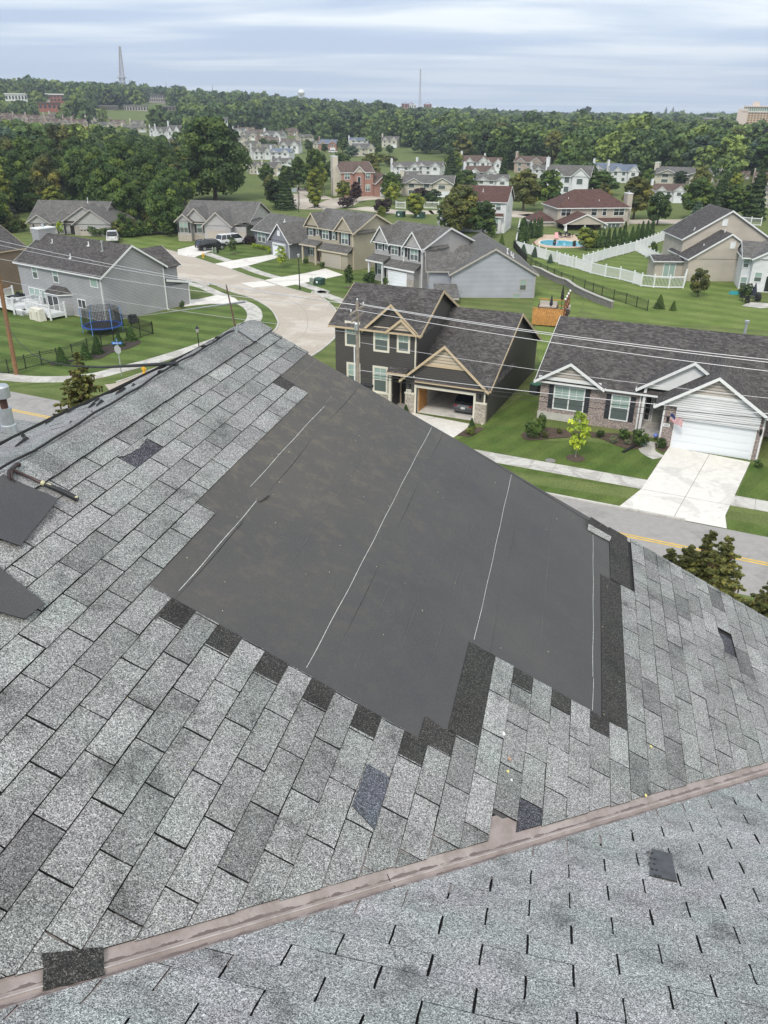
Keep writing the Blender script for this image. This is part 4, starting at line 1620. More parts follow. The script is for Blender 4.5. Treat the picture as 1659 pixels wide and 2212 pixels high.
    def fr(s, face, off=0.0):
        """face frames: f front at y=off, r right at x=off, l left at x=off, b back"""
        return {'f': ((0, off), (1, 0), (0, -1)), 'r': ((off, 0), (0, 1), (1, 0)), 'l': ((off, 0), (0, 1), (-1, 0)), 'b': ((0, off), (1, 0), (0, 1))}[face]

    def _bx(s, mb, F, a0, a1, z0, z1, d0, d1, m=0):
        (ox, oy), (dx, dy), (nx, ny) = F
        xs = [ox + dx * a + nx * d for a in (a0, a1) for d in (d0, d1)]
        ys = [oy + dy * a + ny * d for a in (a0, a1) for d in (d0, d1)]
        mb.box(min(xs), min(ys), z0, max(xs), max(ys), z1, m)

    def window(s, face, off, a, z, w, h, cols=1, split=.5, shut=False, trim=None, tw=.09, name='window', glass=None, grid=False):
        F = s.fr(face, off)
        t_ = MB()
        for (p, q, r, u) in ((a - tw, a + w + tw, z + h, z + h + tw), (a - tw, a + w + tw, z - tw, z), (a - tw, a, z, z + h), (a + w, a + w + tw, z, z + h)):
            s._bx(t_, F, p, q, r, u, .0, .055)
        for i in range(1, cols):
            c = a + w * i / cols
            s._bx(t_, F, c - tw / 2, c + tw / 2, z, z + h, .0, .05)
        if split:
            s._bx(t_, F, a, a + w, z + h * split - .025, z + h * split + .025, .0, .042)
        if grid:
            for i in range(1, cols * 2):
                if i % 2:
                    c = a + w * i / (cols * 2)
                    s._bx(t_, F, c - .012, c + .012, z + h * .5, z + h, .0, .036)
            s._bx(t_, F, a, a + w, z + h * .75 - .012, z + h * .75 + .012, .0, .034)
        wo_ = t_.build(name, trim or (s.tm if s.tm is not M_tan else M_wt), s.o)
        g = MB()
        if split:
            s._bx(g, F, a, a + w, z + h * split, z + h, .0, .025, 0)
            s._bx(g, F, a, a + w, z, z + h * split, .0, .023, 1)
        else:
            s._bx(g, F, a, a + w, z, z + h, .0, .025, 0)
        g.build('pane', glass or [M_gl, M_gld], wo_)
        if shut:
            for c in (a - tw - .02 - .34, a + w + tw + .02):
                q = MB()
                s._bx(q, F, c, c + .34, z - .05, z + h + .05, .0, .05)
                s._bx(q, F, c + .05, c + .29, z + .05, z + h / 2 - .04, .05, .06)
                s._bx(q, F, c + .05, c + .29, z + h / 2 + .04, z + h - .05, .05, .06)
                q.build('shutter', M_shut, s.o)
        return s

    def door(s, face, off, a, z, w, h, m=M_door, trim=None, name='door'):
        F = s.fr(face, off)
        t_ = MB()
        for (p, q, r, u) in ((a - .1, a + w + .1, z + h, z + h + .1), (a - .1, a, z, z + h), (a + w, a + w + .1, z, z + h)):
            s._bx(t_, F, p, q, r, u, .0, .05)
        d = t_.build('door_frame', trim or s.tm, s.o)
        g = MB()
        s._bx(g, F, a, a + w, z, z + h, .0, .03)
        for k in (0, 1):
            s._bx(g, F, a + .1, a + w - .1, z + .15 + k * h * .48, z + h * .42 + k * h * .5, .03, .04)
        g.build(name, m, s.o)
        return s

    def garage(s, face, off, a, z, w, h, m=None, lights=False, rows=4, trim=None):
        F = s.fr(face, off)
        t_ = MB()
        for (p, q, r, u) in ((a - .12, a + w + .12, z + h, z + h + .14), (a - .12, a, z, z + h), (a + w, a + w + .12, z, z + h)):
            s._bx(t_, F, p, q, r, u, .0, .06)
        t_.build('garage_frame', trim or s.tm, s.o)
        g = MB()
        n = 8
        ph = h / rows
        for r in range(rows):
            s._bx(g, F, a, a + w, z + ph * r + .012, z + ph * (r + 1), .0, .022)
            for c in range(n):
                x0 = a + w * c / n
                if lights and r == rows - 1:
                    continue
                s._bx(g, F, x0 + .07, x0 + w / n - .07, z + ph * r + .10, z + ph * (r + 1) - .09, .022, .034)
        d = g.build('garage_door', m or s.tm, s.o)
        if lights:
            for c in range(n):
                x0 = a + w * c / n
                q = MB()
                s._bx(q, F, x0 + .08, x0 + w / n - .08, z + h - ph + .12, z + h - .12, .0, .03)
                q.build('door_light', M_glk, d)
        return s

    def down(s, face, off, a, z0, z1, m=None):
        F = s.fr(face, off)
        q = MB()
        s._bx(q, F, a - .05, a + .05, z0, z1, .0, .09)
        s._bx(q, F, a - .05, a + .05, z0 - .1, z0, .0, .28)
        q.build('downspout', m or s.tm, s.o)
        return s

    def vent(s, x, y, z, h=.5, r=.06, cap=False, m=None):
        q = MB()
        q.box(x - .16, y - .16, z - .12, x + .16, y + .16, z + .06)
        q.tube([(x, y, z), (x, y, z + h)], r, 8)
        if cap:
            q.tube([(x, y, z + h + .02), (x, y, z + h + .18)], r * 1.7, 10)
        q.build('roof_vent', m or M_wt, s.o)
        return s

    def chimney(s, x0, y0, x1, y1, z0, z1, m=None):
        q = MB()
        q.box(x0, y0, z0, x1, y1, z1, 0)
        q.box(x0 - .06, y0 - .06, z1, x1 + .06, y1 + .06, z1 + .12, 1)
        xc, yc = (x0 + x1) / 2, (y0 + y1) / 2
        q.tube([(xc, yc, z1 + .12), (xc, yc, z1 + .5)], .16, 10, 2)
        q.build('chimney', [m or (s.wm[0] if isinstance(s.wm, list) else s.wm), s.tm, M_gal], s.o)
        return s

    def skirt(s, x0, y0, x1, y1, h, m, d=.03):
        q = MB()
        q.box(x0 - d, y0 - d, -.3, x1 + d, y0 + .1, h, 0)
        q.build('stone_base' if m is not M_found else 'foundation', m, s.o)
        return s

    def done(s, walls=None):
        s.W.build('wall', walls or s.wm, s.o)
        s.R.build('roof', s.rm, s.o)
        if s.T.v:
            s.T.build('trim', s.tm, s.o)
        return s.o


# ---- grey two-storey house with the white deck (seen from behind)
h = House('grey_house', 'grey two-storey house seen from behind, white deck at its left and trampoline by its corner', -42.2, 93.2, -35.3, S_grey, R_char)
W_, D_ = 15.3, 8.3
h.block(0, 0, W_, D_, 4.85).gable(0, 0, W_, D_, 4.85, 'x', .62, .32)
h.block(9.3, D_, 14.9, D_ + 2.2, 4.6).gable(9.3, 3.6, 14.9, D_ + 2.4, 4.6, 'y', .60, .3, ends=(0, 1))
h.block(9.0, D_ - .5, 15.28, D_ + 3.4, 2.5)
h.R.hexa([(8.8, D_, 3.25), (15.5, D_, 3.25), (15.5, D_ + 3.7, 2.5), (8.8, D_ + 3.7, 2.5), (8.8, D_, 3.35), (15.5, D_, 3.35), (15.5, D_ + 3.7, 2.6), (8.8, D_ + 3.7, 2.6)])
h.T.hexa([(15.5, D_, 3.12), (15.54, D_, 3.12), (15.54, D_ + 3.7, 2.4), (15.5, D_ + 3.7, 2.4), (15.5, D_, 3.37), (15.54, D_, 3.37), (15.54, D_ + 3.7, 2.62), (15.5, D_ + 3.7, 2.62)])
h.skirt(0, 0, W_, D_, .12, M_found)
for (a, z, w, hh_, c) in ((2.85, 3.35, .85, 1.35, 1), (6.75, 3.35, .85, 1.35, 1), (13.4, 3.65, 1.1, 1.1, 1), (1.5, .55, 3.0, 1.55, 3), (10.6, 1.1, 1.25, .8, 2)):
    h.window('f', 0, a, z, w, hh_, c, split=0 if a in (13.4,) else (.5 if a != 10.6 else 0), glass=[M_gl, M_gld] if a != 10.6 else [M_glk, M_glk])
q = MB()                                                   # bay of the breakfast room
bay = [(5.7, 0.01), (6.3, -1.0), (8.6, -1.0), (9.5, 0.01)]
q.prism(bay, 0, 2.25)
q.build('bay', S_grey, h.o)
q = MB()
for (pa, pb, zz0, zz1) in ((bay, bay, 0, 0),):
    e = [(5.5, 0.0), (6.2, -1.22), (8.7, -1.22), (9.7, 0.0)]
    q.prism(e, 2.2, 2.32, 1)
    b0 = len(q.v)
    q.v += [(*e[0], 2.32), (*e[1], 2.32), (*e[2], 2.32), (*e[3], 2.32), (6.4, 0, 2.95), (8.8, 0, 2.95)]
    q.f += [(b0, b0 + 1, b0 + 4), (b0 + 1, b0 + 2, b0 + 5, b0 + 4), (b0 + 2, b0 + 3, b0 + 5)]
    q.m += [0, 0, 0]
    q.t += [0, 0, 0]
q.build('bay_roof', [R_char, M_wt], h.o)
h.window('f', -1.0, 6.5, .1, 1.9, 1.9, 2, split=0, name='sliding_door', glass=[M_glk, M_glk])
h.down('f', 0, 15.1, .1, 4.7).down('r', W_ + .0, D_ - .15, .1, 4.6)
h.down('r', 15.28, D_ + 3.3, .1, 3.1)
h.vent(8.4, 1.4, 4.85 + .62 * 1.4 + .1, .5).vent(9.3, 3.3, 4.85 + .62 * 3.3 + .1, .45).vent(12.2, 2.9, 4.85 + .62 * 2.9 + .1, .9, .08, True, M_gal).vent(3.0, 3.0, 4.85 + 1.9, .45)
h.chimney(-.85, 3.0, .55, 5.2, -.2, 8.0)
h.done()
GLx = h.o
# ---- brown house at the left edge
h = House('brown_house', 'brown-sided house cut off by the left edge of the picture', -61.0, 97.5, -30, S_brown, R_char, M_tan)
h.block(0, 0, 11, 12.5, 4.9).gable(0, 0, 11, 12.5, 4.9, 'y', .5, .3)
h.vent(8.8, 3.2, 6.0, .8, .08, True, M_wt)
h.window('f', 0, 8.8, 3.3, .8, 1.2)
h.done()

# ---- charcoal house with open garage
h = House('charcoal_house', 'charcoal-sided house with tan gable trim and an open garage', 2.24, 56.9, -23.4, [S_dark], R_char, M_tan)
Wd = h.W
h.block(-6.6, 0.0, 0.12, 8.6, 6.15, m=0)
h.block(0.12, .5, 5.6, 14.8, 2.75, m=0)
# garage front wall with an opening
h.W.box(-.75, 0, -.2, .02, .5, 2.72, 1)
h.W.box(4.62, 0, -.2, 5.55, .5, 2.72, 0)
h.W.box(.02, 0, 2.08, 4.62, .5, 2.72, 0)
h.W.v, h.W.f, h.W.m, h.W.t = [], [], [], []               # rebuilt below with the opening left empty
h.block(-6.6, 0.0, -1.85, 8.6, 6.15)
h.block(-1.85, 1.3, 0.12, 8.6, 6.15)
h.W.box(-1.85, 0, 3.0, 0.12, 1.3, 6.15)
h.W.box(-.72, 0, 2.1, 5.6, .25, 2.78)
h.W.box(5.42, .25, -.3, 5.6, 14.8, 2.78)
h.W.box(.12, 14.6, -.3, 5.42, 14.8, 2.78)
h.W.box(-.1, .25, -.3, .12, 1.3, 2.78)
h.gable(-6.6, 0, 0.12, 8.6, 6.15, 'x', .50, .38)
h.gable(0.12, 0.0, 5.6, 14.8, 2.75, 'x', .50, .35, ends=(0, 1))
h.gable(-.75, -.25, 5.55, 7.0, 2.75, 'y', .86, .30, ends=(1, 0), rk=True)
h.gable(-3.9, -.02, 0.1, 4.0, 6.15, 'y', .90, .30, ends=(1, 0))
h.gable(-2.05, -.28, 0.0, 2.5, 6.13, 'y', .85, .18, ends=(1, 0))
h.shed(-1.9, -.5, -.65, 1.3, 3.05, 3.75)
h.W.box(-3.9, -.03, 5.95, .12, 0.0, 6.2, 0)
q = MB()                                                    # pale shingled gable fields with tan bands
q.face([(.78, -.275, 4.03), (4.02, -.275, 4.03), (2.4, -.275, 5.42)])
q.build('gable_shakes', siding('tan shakes', (.50, .42, .32), .7, .22), h.o)
q = MB()
q.face([(-1.95, -.31, 6.25), (-.1, -.31, 6.25), (-1.02, -.31, 6.98)])
q.build('gable_shakes', bpy.data.materials['tan shakes'], h.o)
MB().box(.62, -.33, 3.88, 4.18, -.26, 4.04).build('gable_band', M_tan, h.o)
q = MB()
q.face([(-.55, -.27, 2.78), (5.35, -.27, 2.78), (5.35, -.27, 2.98), (4.2, -.27, 3.9), (.6, -.27, 3.9), (-.55, -.27, 2.98)])
q.build('gable_siding', S_dark, h.o)
MB().box(-3.95, -.10, 6.05, .15, -.03, 6.26).build('gable_band', M_tan, h.o)
q = MB()                                                   # interior of the garage
q.box(.12, .26, -.05, 5.42, 7.5, .02, 0)
q.box(.12, 7.4, 0, 5.42, 7.5, 2.7, 1)
q.box(.121, .26, 0, .16, 7.4, 2.7, 1)
q.box(.10, 2.2, 2.62, 5.42, 7.5, 2.7, 1)
q.build('garage_interior', [concrete('garage slab', (.66, .63, .58), .2, .6), mat('plasterboard', (.62, .57, .50), .9)], h.o)
q = MB()
q.box(.165, .4, .02, .22, 2.1, 2.2)
q.build('stud_panel', M_wood, h.o)
q = MB()
for (p, q_, r, u) in ((-.02, .14, 0, 2.1), (4.62, 4.78, 0, 2.1), (-.02, 4.78, 2.06, 2.24)):
    q.box(p, -.06, r, q_, 0.0, u)
q.build('garage_frame', mat('cream trim', (.68, .64, .54), .6), h.o)
for (x0, x1, hh_) in ((-.74, -.02, 1.5), (4.78, 5.6, 1.5), (-6.63, -1.85, 1.15)):
    q = MB()
    q.box(x0, -.12 if x0 > -6 else -.06, -.3, x1, .24 if x0 > -6 else 0, hh_, 0)
    q.box(x0 - .03, -.16 if x0 > -6 else -.10, hh_, x1 + .03, 0, hh_ + .1, 1)
    q.build('stone_base', [K_stone, bpy.data.materials['cream trim']], h.o)
MB().box(-.72, .0, 1.4, -.02, .24, 2.1).build('pier', S_dark, h.o)
MB().box(4.78, .0, 1.4, 5.42, .24, 2.1).build('pier', S_dark, h.o)
M_cream = bpy.data.materials['cream trim']
for (a, z, w, hh_) in ((-5.6, 4.7, .95, 1.6), (-3.25, 4.55, 1.0, 1.6), (-1.35, 4.7, .75, 1.3), (-5.5, 1.45, .85, 1.7), (-3.3, 1.35, .95, 1.8)):
    h.window('f', 0, a, z, w, hh_, 1, grid=True, tw=.15, trim=M_cream)
h.door('f', 1.3, -1.6, .15, .9, 2.05, M_door)
q = MB()
q.box(-1.85, -.3, -.2, -.72, 1.3, .15)
q.build('porch_step', M_walk, h.o)
q = MB()
q.box(-2.02, -.32, .2, -1.82, -.1, 3.0)
q.build('porch_post', M_cream, h.o)
q = MB()
q.box(-.62, -.17, 1.62, -.22, -.14, 1.86, 0)
nb = q.build('house_number', M_cream, h.o)


def lettering(txt, size, M4, m, parent=None, name='lettering', depth=.004):
    cu = bpy.data.curves.new(name, 'FONT')
    cu.body = txt
    cu.size = size
    cu.align_x = 'CENTER'
    cu.align_y = 'CENTER'
    cu.extrude = depth
    ob = bpy.data.objects.new('t_', cu)
    C.objects.link(ob)
    dg = bpy.context.evaluated_depsgraph_get()
    me = bpy.data.meshes.new_from_object(ob.evaluated_get(dg))
    bpy.data.objects.remove(ob)
    me.materials.clear()
    me.materials.append(m)
    me.transform(M4)
    o = bpy.data.objects.new(name, me)
    C.objects.link(o)
    o.parent = parent
    return o


RX = Matrix.Rotation(rad(90), 4, 'X')
lettering('512', .2, Matrix.Translation((-.42, -.178, 1.74)) @ RX, M_blk, nb)
h.down('f', 0, 5.45, .1, 2.6, M_cream).down('f', 0, 0.0, 3.0, 5.9, M_cream)
for (x, z) in ((-.38, 2.1), (5.1, 1.95)):
    q = MB()
    q.box(x - .07, -.22, z, x + .07, -.05, z + .26)
    q.build('wall_lamp', M_blk, h.o)
h.vent(3.2, 10.5, 5.0, .6)
h.done([S_dark, K_stone])
CH = h.o

# ---- brick ranch house, right
h = House('brick_ranch_house', 'brick ranch house with white gables, black shutters and a closed white garage', 11.5, 56.17, -23.8, [K_brick, M_wt], R_char)
h.block(0, 0, 7.3, 12.6, 3.0)
h.block(7.3, 1.6, 9.0, 12.6, 3.0)
h.block(8.9, -2.0, 15.3, 12.6, 3.0)
h.gable(0, 0, 18.5, 12.8, 3.05, 'x', .48, .38)
h.block(15.3, 3.0, 18.5, 12.6, 3.0)
h.gable(-.05, -.35, 4.35, 3.4, 3.10, 'y', .62, .32, ends=(1, 0), gm=1, rk=True)
h.gable(8.7, -2.25, 15.3, 9.0, 3.12, 'y', .66, .38, ends=(1, 0), gm=1)
h.gable(7.1, -.2, 13.5, 8.0, 3.40, 'y', .66, .30, ends=(1, 0), gm=1)
S_shk = siding('grey-tan shakes', (.44, .40, .36), .7, .2)
q = MB()
q.face([(.25, -.375, 3.36), (4.05, -.375, 3.36), (2.15, -.375, 4.45)])
q.build('gable_shakes', S_shk, h.o)
q = MB()
q.face([(10.4, -2.29, 4.05), (13.6, -2.29, 4.05), (12.0, -2.29, 5.15)])
q.build('gable_shakes', S_shk, h.o)
MB().box(-.1, -.42, 3.12, 4.4, -.36, 3.36).build('gable_band', M_wt, h.o)
MB().box(10.2, -2.34, 3.88, 13.8, -2.28, 4.06).build('gable_band', M_wt, h.o)
q = MB()
q.face([(9.2, -2.285, 3.0), (14.9, -2.285, 3.0), (14.9, -2.285, 3.25), (13.65, -2.285, 3.88), (10.35, -2.285, 3.88), (9.2, -2.285, 3.25)])
q.box(9.75, -2.285, 2.2, 14.95, -2.02, 3.02)
q.build('gable_siding', siding('white lap siding', (.66, .67, .68), .5), h.o)
h.garage('f', -2.02, 9.85, 0, 4.9, 2.15, M_gdw)
q = MB()
q.box(-.05, -.06, -.2, 3.3, 0, .55)
q.build('foundation', M_found, h.o)
h.window('f', 0, 1.1, .95, 2.1, 1.65, 2, grid=True, shut=True)
h.window('f', 0, 5.25, .75, 1.15, 1.75, 1, grid=True, shut=True)
h.door('f', 1.6, 8.0, .4, .85, 2.05, mat('grey-green door', (.30, .31, .27), .6))
h.window('f', 1.6, 7.45, .5, .32, 1.9, 1, split=0, name='side_light', glass=[M_glk, M_glk])
q = MB()
q.box(7.3, -.2, -.2, 8.9, 1.6, .38)
q.box(7.45, -.6, -.2, 8.6, -.2, .2)
q.build('porch_step', M_walk, h.o)
q = MB()
q.box(7.32, -.28, .38, 7.5, -.1, 3.4)
q.build('porch_post', M_wt, h.o)
h.down('f', 0, 7.15, .1, 3.0).down('f', -2.0, 8.98, .1, 3.0).down('f', -2.0, 15.2, .1, 3.0)
q = MB()
q.box(9.05, -2.06, 1.45, 9.5, -2.0, 1.68)
nb = q.build('house_number', M_wt, h.o)
lettering('502', .2, Matrix.Translation((9.275, -2.066, 1.565)) @ RX, M_blk, nb)
for x in (9.3, 15.1):
    q = MB()
    q.box(x - .08, -2.2, 1.85, x + .08, -2.02, 2.2)
    q.build('wall_lamp', M_blk, h.o)
h.vent(13.0, 6.7, 6.1, .9, .1, True, M_gal)
h.done([K_brick, M_wt])
BRh = h.o
# flag on the garage pier
fl = thing('flag', 'small red and white striped flag on a pole at the brick ranch garage', 'flag', tuple(BRh.matrix_basis @ Vector((0, 0, 0))))
fl.location = Vector((11.5, 56.17, 0))
fl.rotation_euler = (0, 0, rad(-23.8))
q = MB()
q.tube([(9.35, -2.05, 2.25), (9.55, -3.2, 2.95)], .014, 6)
q.build('pole', M_wt, fl)
M_fr, M_fw, M_fb = mat('flag red', (.48, .03, .05), .8), mat('flag white', (.75, .74, .74), .8), mat('flag blue', (.03, .04, .16), .8)
q = MB()
nx, ny = 18, 13
f_ = lambda i, j: (9.45 + .85 * i / nx, -2.62 - .25 * (i / nx) + .05 * math.sin(i * .8 + j * .1), 2.62 - .48 * j / ny - .28 * (i / nx) + .04 * math.sin(i * .6))
for i in range(nx):
    for j in range(ny):
        q.face([f_(i, j + 1), f_(i + 1, j + 1), f_(i + 1, j), f_(i, j)], 2 if i < 7 and j < 7 else (0 if j % 2 == 0 else 1))
q.build('cloth', [M_fr, M_fw, M_fb], fl)

# ---- row behind: pale gable house
h = House('pale_grey_house', 'pale blue-grey house turned gable-end on, behind the charcoal house', 8.0, 98.6, 0.8, S_pgrey, R_grey, mat('putty trim', (.42, .39, .36), .6))
h.block(0, 0, 10.3, 14.1, 2.85).gable(0, 0, 10.3, 14.1, 2.85, 'y', .56, .3)
h.gable(-2.8, 1.4, 5, 6.0, 3.0, 'x', .75, .25, ends=(1, 0))
h.block(-2.6, 1.5, 0, 5.9, 3.0)
h.gable(-2.9, 7.5, 5, 11.5, 3.2, 'x', .75, .25, ends=(1, 0))
h.block(-2.6, 7.6, 0, 11.4, 3.2)
h.shed(-2.0, -3.5, .5, 0.0, .6, 1.6)
h.window('f', 0, 8.45, 1.0, .7, 1.15)
h.window('f', 0, 7.7, -.5, .8, 1.0)
for y in (2.5, 4.3, 8.6, 10.0):
    h.window('l', -2.6, y, 1.2, .6, 1.3, shut=False)
for (x, y, cp_) in ((7.0, 2.6, True), (7.7, 2.4, False), (7.7, 3.9, False)):
    h.vent(x, y, 2.85 + .56 * (10.3 - x) + .1, .5, .07, cp_)
h.down('f', 0, 10.15, 0, 2.7).down('f', 0, .1, 0, 2.7)
h.done()
# ---- light grey two-storey
h = House('light_grey_house', 'light grey two-storey house with black shutters and a white garage door', -1.5, 109.6, -46.1, [S_lgrey, K_rubble], R_grey)
h.block(0, 0, 8.9, 9.5, 5.1).gable(0, 0, 8.9, 9.5, 5.1, 'x', .42, .35)
h.gable(-.05, -.25, 2.9, 4.6, 5.15, 'y', 1.25, .25, ends=(1, 0)).gable(5.7, -.25, 8.95, 4.6, 5.0, 'y', 1.15, .25, ends=(1, 0))
h.block(3.3, -1.0, 8.3, 0, 2.35)
h.shed(3.2, -1.1, 8.5, 0, 2.3, 3.05).shed(-.1, -1.3, 2.9, 0, 2.75, 3.35)
h.garage('f', -1.02, 3.8, .05, 3.2, 1.75, M_gdw)
h.door('f', 0, 1.9, .3, .75, 1.95)
h.skirt(3.3, -1.0, 8.3, 0, 1.2, K_rubble)
for (a, z, w, hh_, c) in ((.65, 4.1, .8, 1.3, 1), (1.95, 4.2, .5, 1.0, 1), (3.2, 3.8, 1.2, 1.3, 2), (5.05, 3.8, .55, 1.1, 1), (6.7, 3.5, 1.3, 1.35, 2), (.6, .9, .7, 1.4, 1)):
    h.window('f', 0, a, z, w, hh_, c, shut=True)
for x in (.05, 2.65):
    q = MB()
    q.box(x, -1.3, 0, x + .2, -1.1, 2.75)
    q.build('porch_post', M_wt, h.o)
h.down('f', 0, 8.8, 0, 4.9).down('f', 0, 5.5, 3.0, 4.9)
h.vent(6.6, 5.2, 6.9, .7, .08, True, M_gal)
h.done([S_lgrey, K_rubble])
# ---- beige two-storey
h = House('beige_house', 'beige two-storey house with twin front gables and a beige garage door', -11.7, 123.5, -43.7, [S_beige], R_grey, mat('beige trim', (.55, .48, .36), .6))
h.block(0, 0, 9.9, 8.4, 5.2).gable(0, 0, 9.9, 8.4, 5.2, 'x', .48, .35)
h.gable(-.1, -.25, 2.8, 4.2, 5.35, 'y', 1.15, .25, ends=(1, 0)).gable(6.3, -.25, 9.95, 4.2, 5.15, 'y', 1.0, .25, ends=(1, 0))
h.block(4.0, -1.0, 9.6, 0, 2.3)
h.shed(3.7, -1.1, 9.7, 0, 2.3, 3.1).shed(-.3, -1.2, 3.1, 0, 2.65, 3.25)
h.garage('f', -1.02, 4.5, .02, 3.6, 1.85, M_gdoor)
h.door('f', 0, 1.95, .4, .7, 1.9, mat('brown door', (.10, .055, .04), .5))
for (a, z, w, hh_, c) in ((.4, 3.95, .8, 1.3, 1), (2.0, 4.15, .5, 1.0, 1), (3.35, 3.75, 1.3, 1.35, 2), (5.5, 3.85, .5, 1.15, 1), (7.4, 3.45, 1.3, 1.4, 2), (.5, 1.15, .6, 1.4, 1), (3.2, 1.1, .5, 1.3, 1)):
    h.window('f', 0, a, z, w, hh_, c, shut=True, trim=M_wt)
for x in (-.1, 2.75):
    q = MB()
    q.box(x, -1.2, 0, x + .25, -1.0, 2.65)
    q.build('porch_post', h.tm, h.o)
h.down('f', 0, 9.75, 0, 5.0)
h.done()
# ---- blue-grey single storey
h = House('blue_grey_house', 'low blue-grey house with a white arched-light garage door, beside the beige house', -18.13, 129.7, -47, S_bgrey, R_grey)
h.block(-10.6, 4.2, 4.85, 12, 2.5).gable(-10.6, 4.1, 4.9, 12, 2.5, 'x', .55, .35)
h.block(0, 0, 4.9, 5, 2.4).gable(-.1, -.1, 5.0, 9, 2.4, 'y', .95, .3, ends=(1, 0))
h.garage('f', -.02, .65, .02, 3.1, 1.85, M_gdw, lights=True)
h.window('f', -.1, 2.1, 3.2, .5, .6, 1, split=0, name='gable_vent', glass=[M_wt, M_wt])
for (a, w_) in ((-9.6, .9), (-8.4, .9), (-4.4, 1.0), (-2.4, .8)):
    h.window('f', 4.2, a, .7, w_, 1.5, 1, shut=a in (-4.4,))
h.vent(-5.0, 6.5, 4.0, .4)
h.down('f', 0, 4.8, 0, 2.3)
h.done()
# ---- ranch with two garages
h = House('greige_ranch_house', 'greige ranch house with three front gables, two vehicles parked outside', -35.9, 144.5, -9.3, [S_lgrey], R_grey, mat('greige trim', (.46, .42, .39), .6))
h.block(0, 0, 12.3, 13, 3.0).gable(0, 0, 12.3, 14.0, 3.0, 'x', .40, .35)
h.block(0, -.9, 2.4, 0, 3.3).gable(-.1, -1.0, 2.5, 5, 3.35, 'y', .8, .3, ends=(1, 0))
h.gable(.9, -.3, 5.3, 7, 3.2, 'y', .95, .3, ends=(1, 0))
h.block(5.3, -2.0, 9.9, 0, 2.9).gable(5.2, -2.1, 10.0, 7, 2.9, 'y', .85, .3, ends=(1, 0))
h.block(9.9, -.8, 12.3, 0, 2.6).gable(9.9, -.9, 14.5, 7, 2.6, 'y', .3, .2, ends=(0, 0))
h.garage('f', -2.02, 5.8, .02, 3.5, 1.95, M_gdoor).garage('f', -.82, 10.2, .02, 1.9, 1.8, M_gdoor)
h.window('f', -.9, .45, 1.5, 1.4, 1.55, 2, shut=True).window('f', 0, 3.2, 1.4, .95, 1.5, 1, shut=True)
h.skirt(0, -.9, 2.4, 0, 1.1, K_stone).skirt(2.4, 0, 4.8, 0, 1.0, K_stone)
h.down('f', 0, 12.2, 0, 2.8)
h.vent(9, 9.5, 4.9, .7)
h.done()
# ---- ranch at the wood's edge, left
h = House('stone_ranch_house', 'grey ranch house with stone piers in front of the dark wood, at the left', -65.1, 152.1, -7.3, [S_lgrey], R_grey, mat('grey trim', (.38, .35, .34), .6))
h.block(-.1, 0, 13.4, 10, 2.0).gable(-.1, 0, 13.6, 10, 2.0, 'x', .62, .3)
h.block(.1, -.5, 4.1, 0, 1.8).gable(-.1, -.7, 4.3, 5, 1.85, 'y', .62, .25, ends=(1, 0))
h.block(9.4, -1.6, 16.4, 5, 1.9).gable(9.3, -1.7, 16.5, 8, 2.0, 'y', .66, .3, ends=(1, 0))
h.gable(6.9, -.6, 15.0, 5.8, 2.3, 'y', .60, .25, ends=(1, 0))
h.garage('f', -1.62, 10.4, -.5, 4.6, 1.6, M_gdoor, lights=True)
h.window('f', -.5, 1.2, .1, 1.7, 1.45, 2, shut=True).window('f', 0, 5.6, .1, .8, 1.45, 1, shut=True)
h.door('f', 0, 7.7, -.2, .9, 1.7)
h.skirt(.1, -.5, 4.1, 0, 1.7, K_rubble).skirt(9.35, -1.6, 10.2, 0, 1.6, K_rubble).skirt(15.4, -1.6, 16.4, 0, 1.6, K_rubble)
h.vent(9.5, 4.6, 4.9, 1.0)
h.done()
# ---- house with pool
h = House('pool_house', 'tan two-storey house with red-brown hip roof and a covered patio by a pool', 33.9, 165.8, 8.3, [S_tan], R_red)
h.block(0, 0, 14.6, 9, 3.7).hip(0, 0, 14.6, 9, 3.75, .62, .4)
h.block(-4.2, 1.5, 0, 7.5, .9).hip(-4.4, 1.5, .2, 7.5, .95, .55, .25)
for (a, w, c) in ((.7, 1.9, 2), (6.9, 1.1, 1), (9.25, .75, 1), (11.6, 2.1, 2)):
    h.window('f', 0, a, 2.15, w, 1.4, c, glass=[M_gld, M_glk])
h.chimney(14.62, 1.2, 15.7, 3.0, -1, 6.0)
h.gable(-.3, -5.2, 8.2, .2, 1.1, 'y', .42, .2, ends=(1, 0))
q = MB()
for x in (-.2, 3.8, 7.9):
    q = MB()
    q.box(x, -5.0, -1, x + .25, -4.75, 1.1)
    q.build('patio_post', M_wt, h.o)
q = MB()
q.box(.2, -.05, -.3, 7.8, -.01, 1.0)
q.build('patio_doors', M_glk, h.o)
h.block(8.7, -1.1, 13.2, 0, .9)
h.shed(8.5, -1.2, 13.4, 0, .95, 1.6)
h.window('f', -1.1, 9.2, -.9, 3.5, 1.6, 4, glass=[M_gld, M_glk])
for (x, y) in ((2.6, 2.0), (8.8, 1.4), (8.4, 4.6)):
    h.vent(x, y, 3.75 + .6 * y, .4)
h.done()
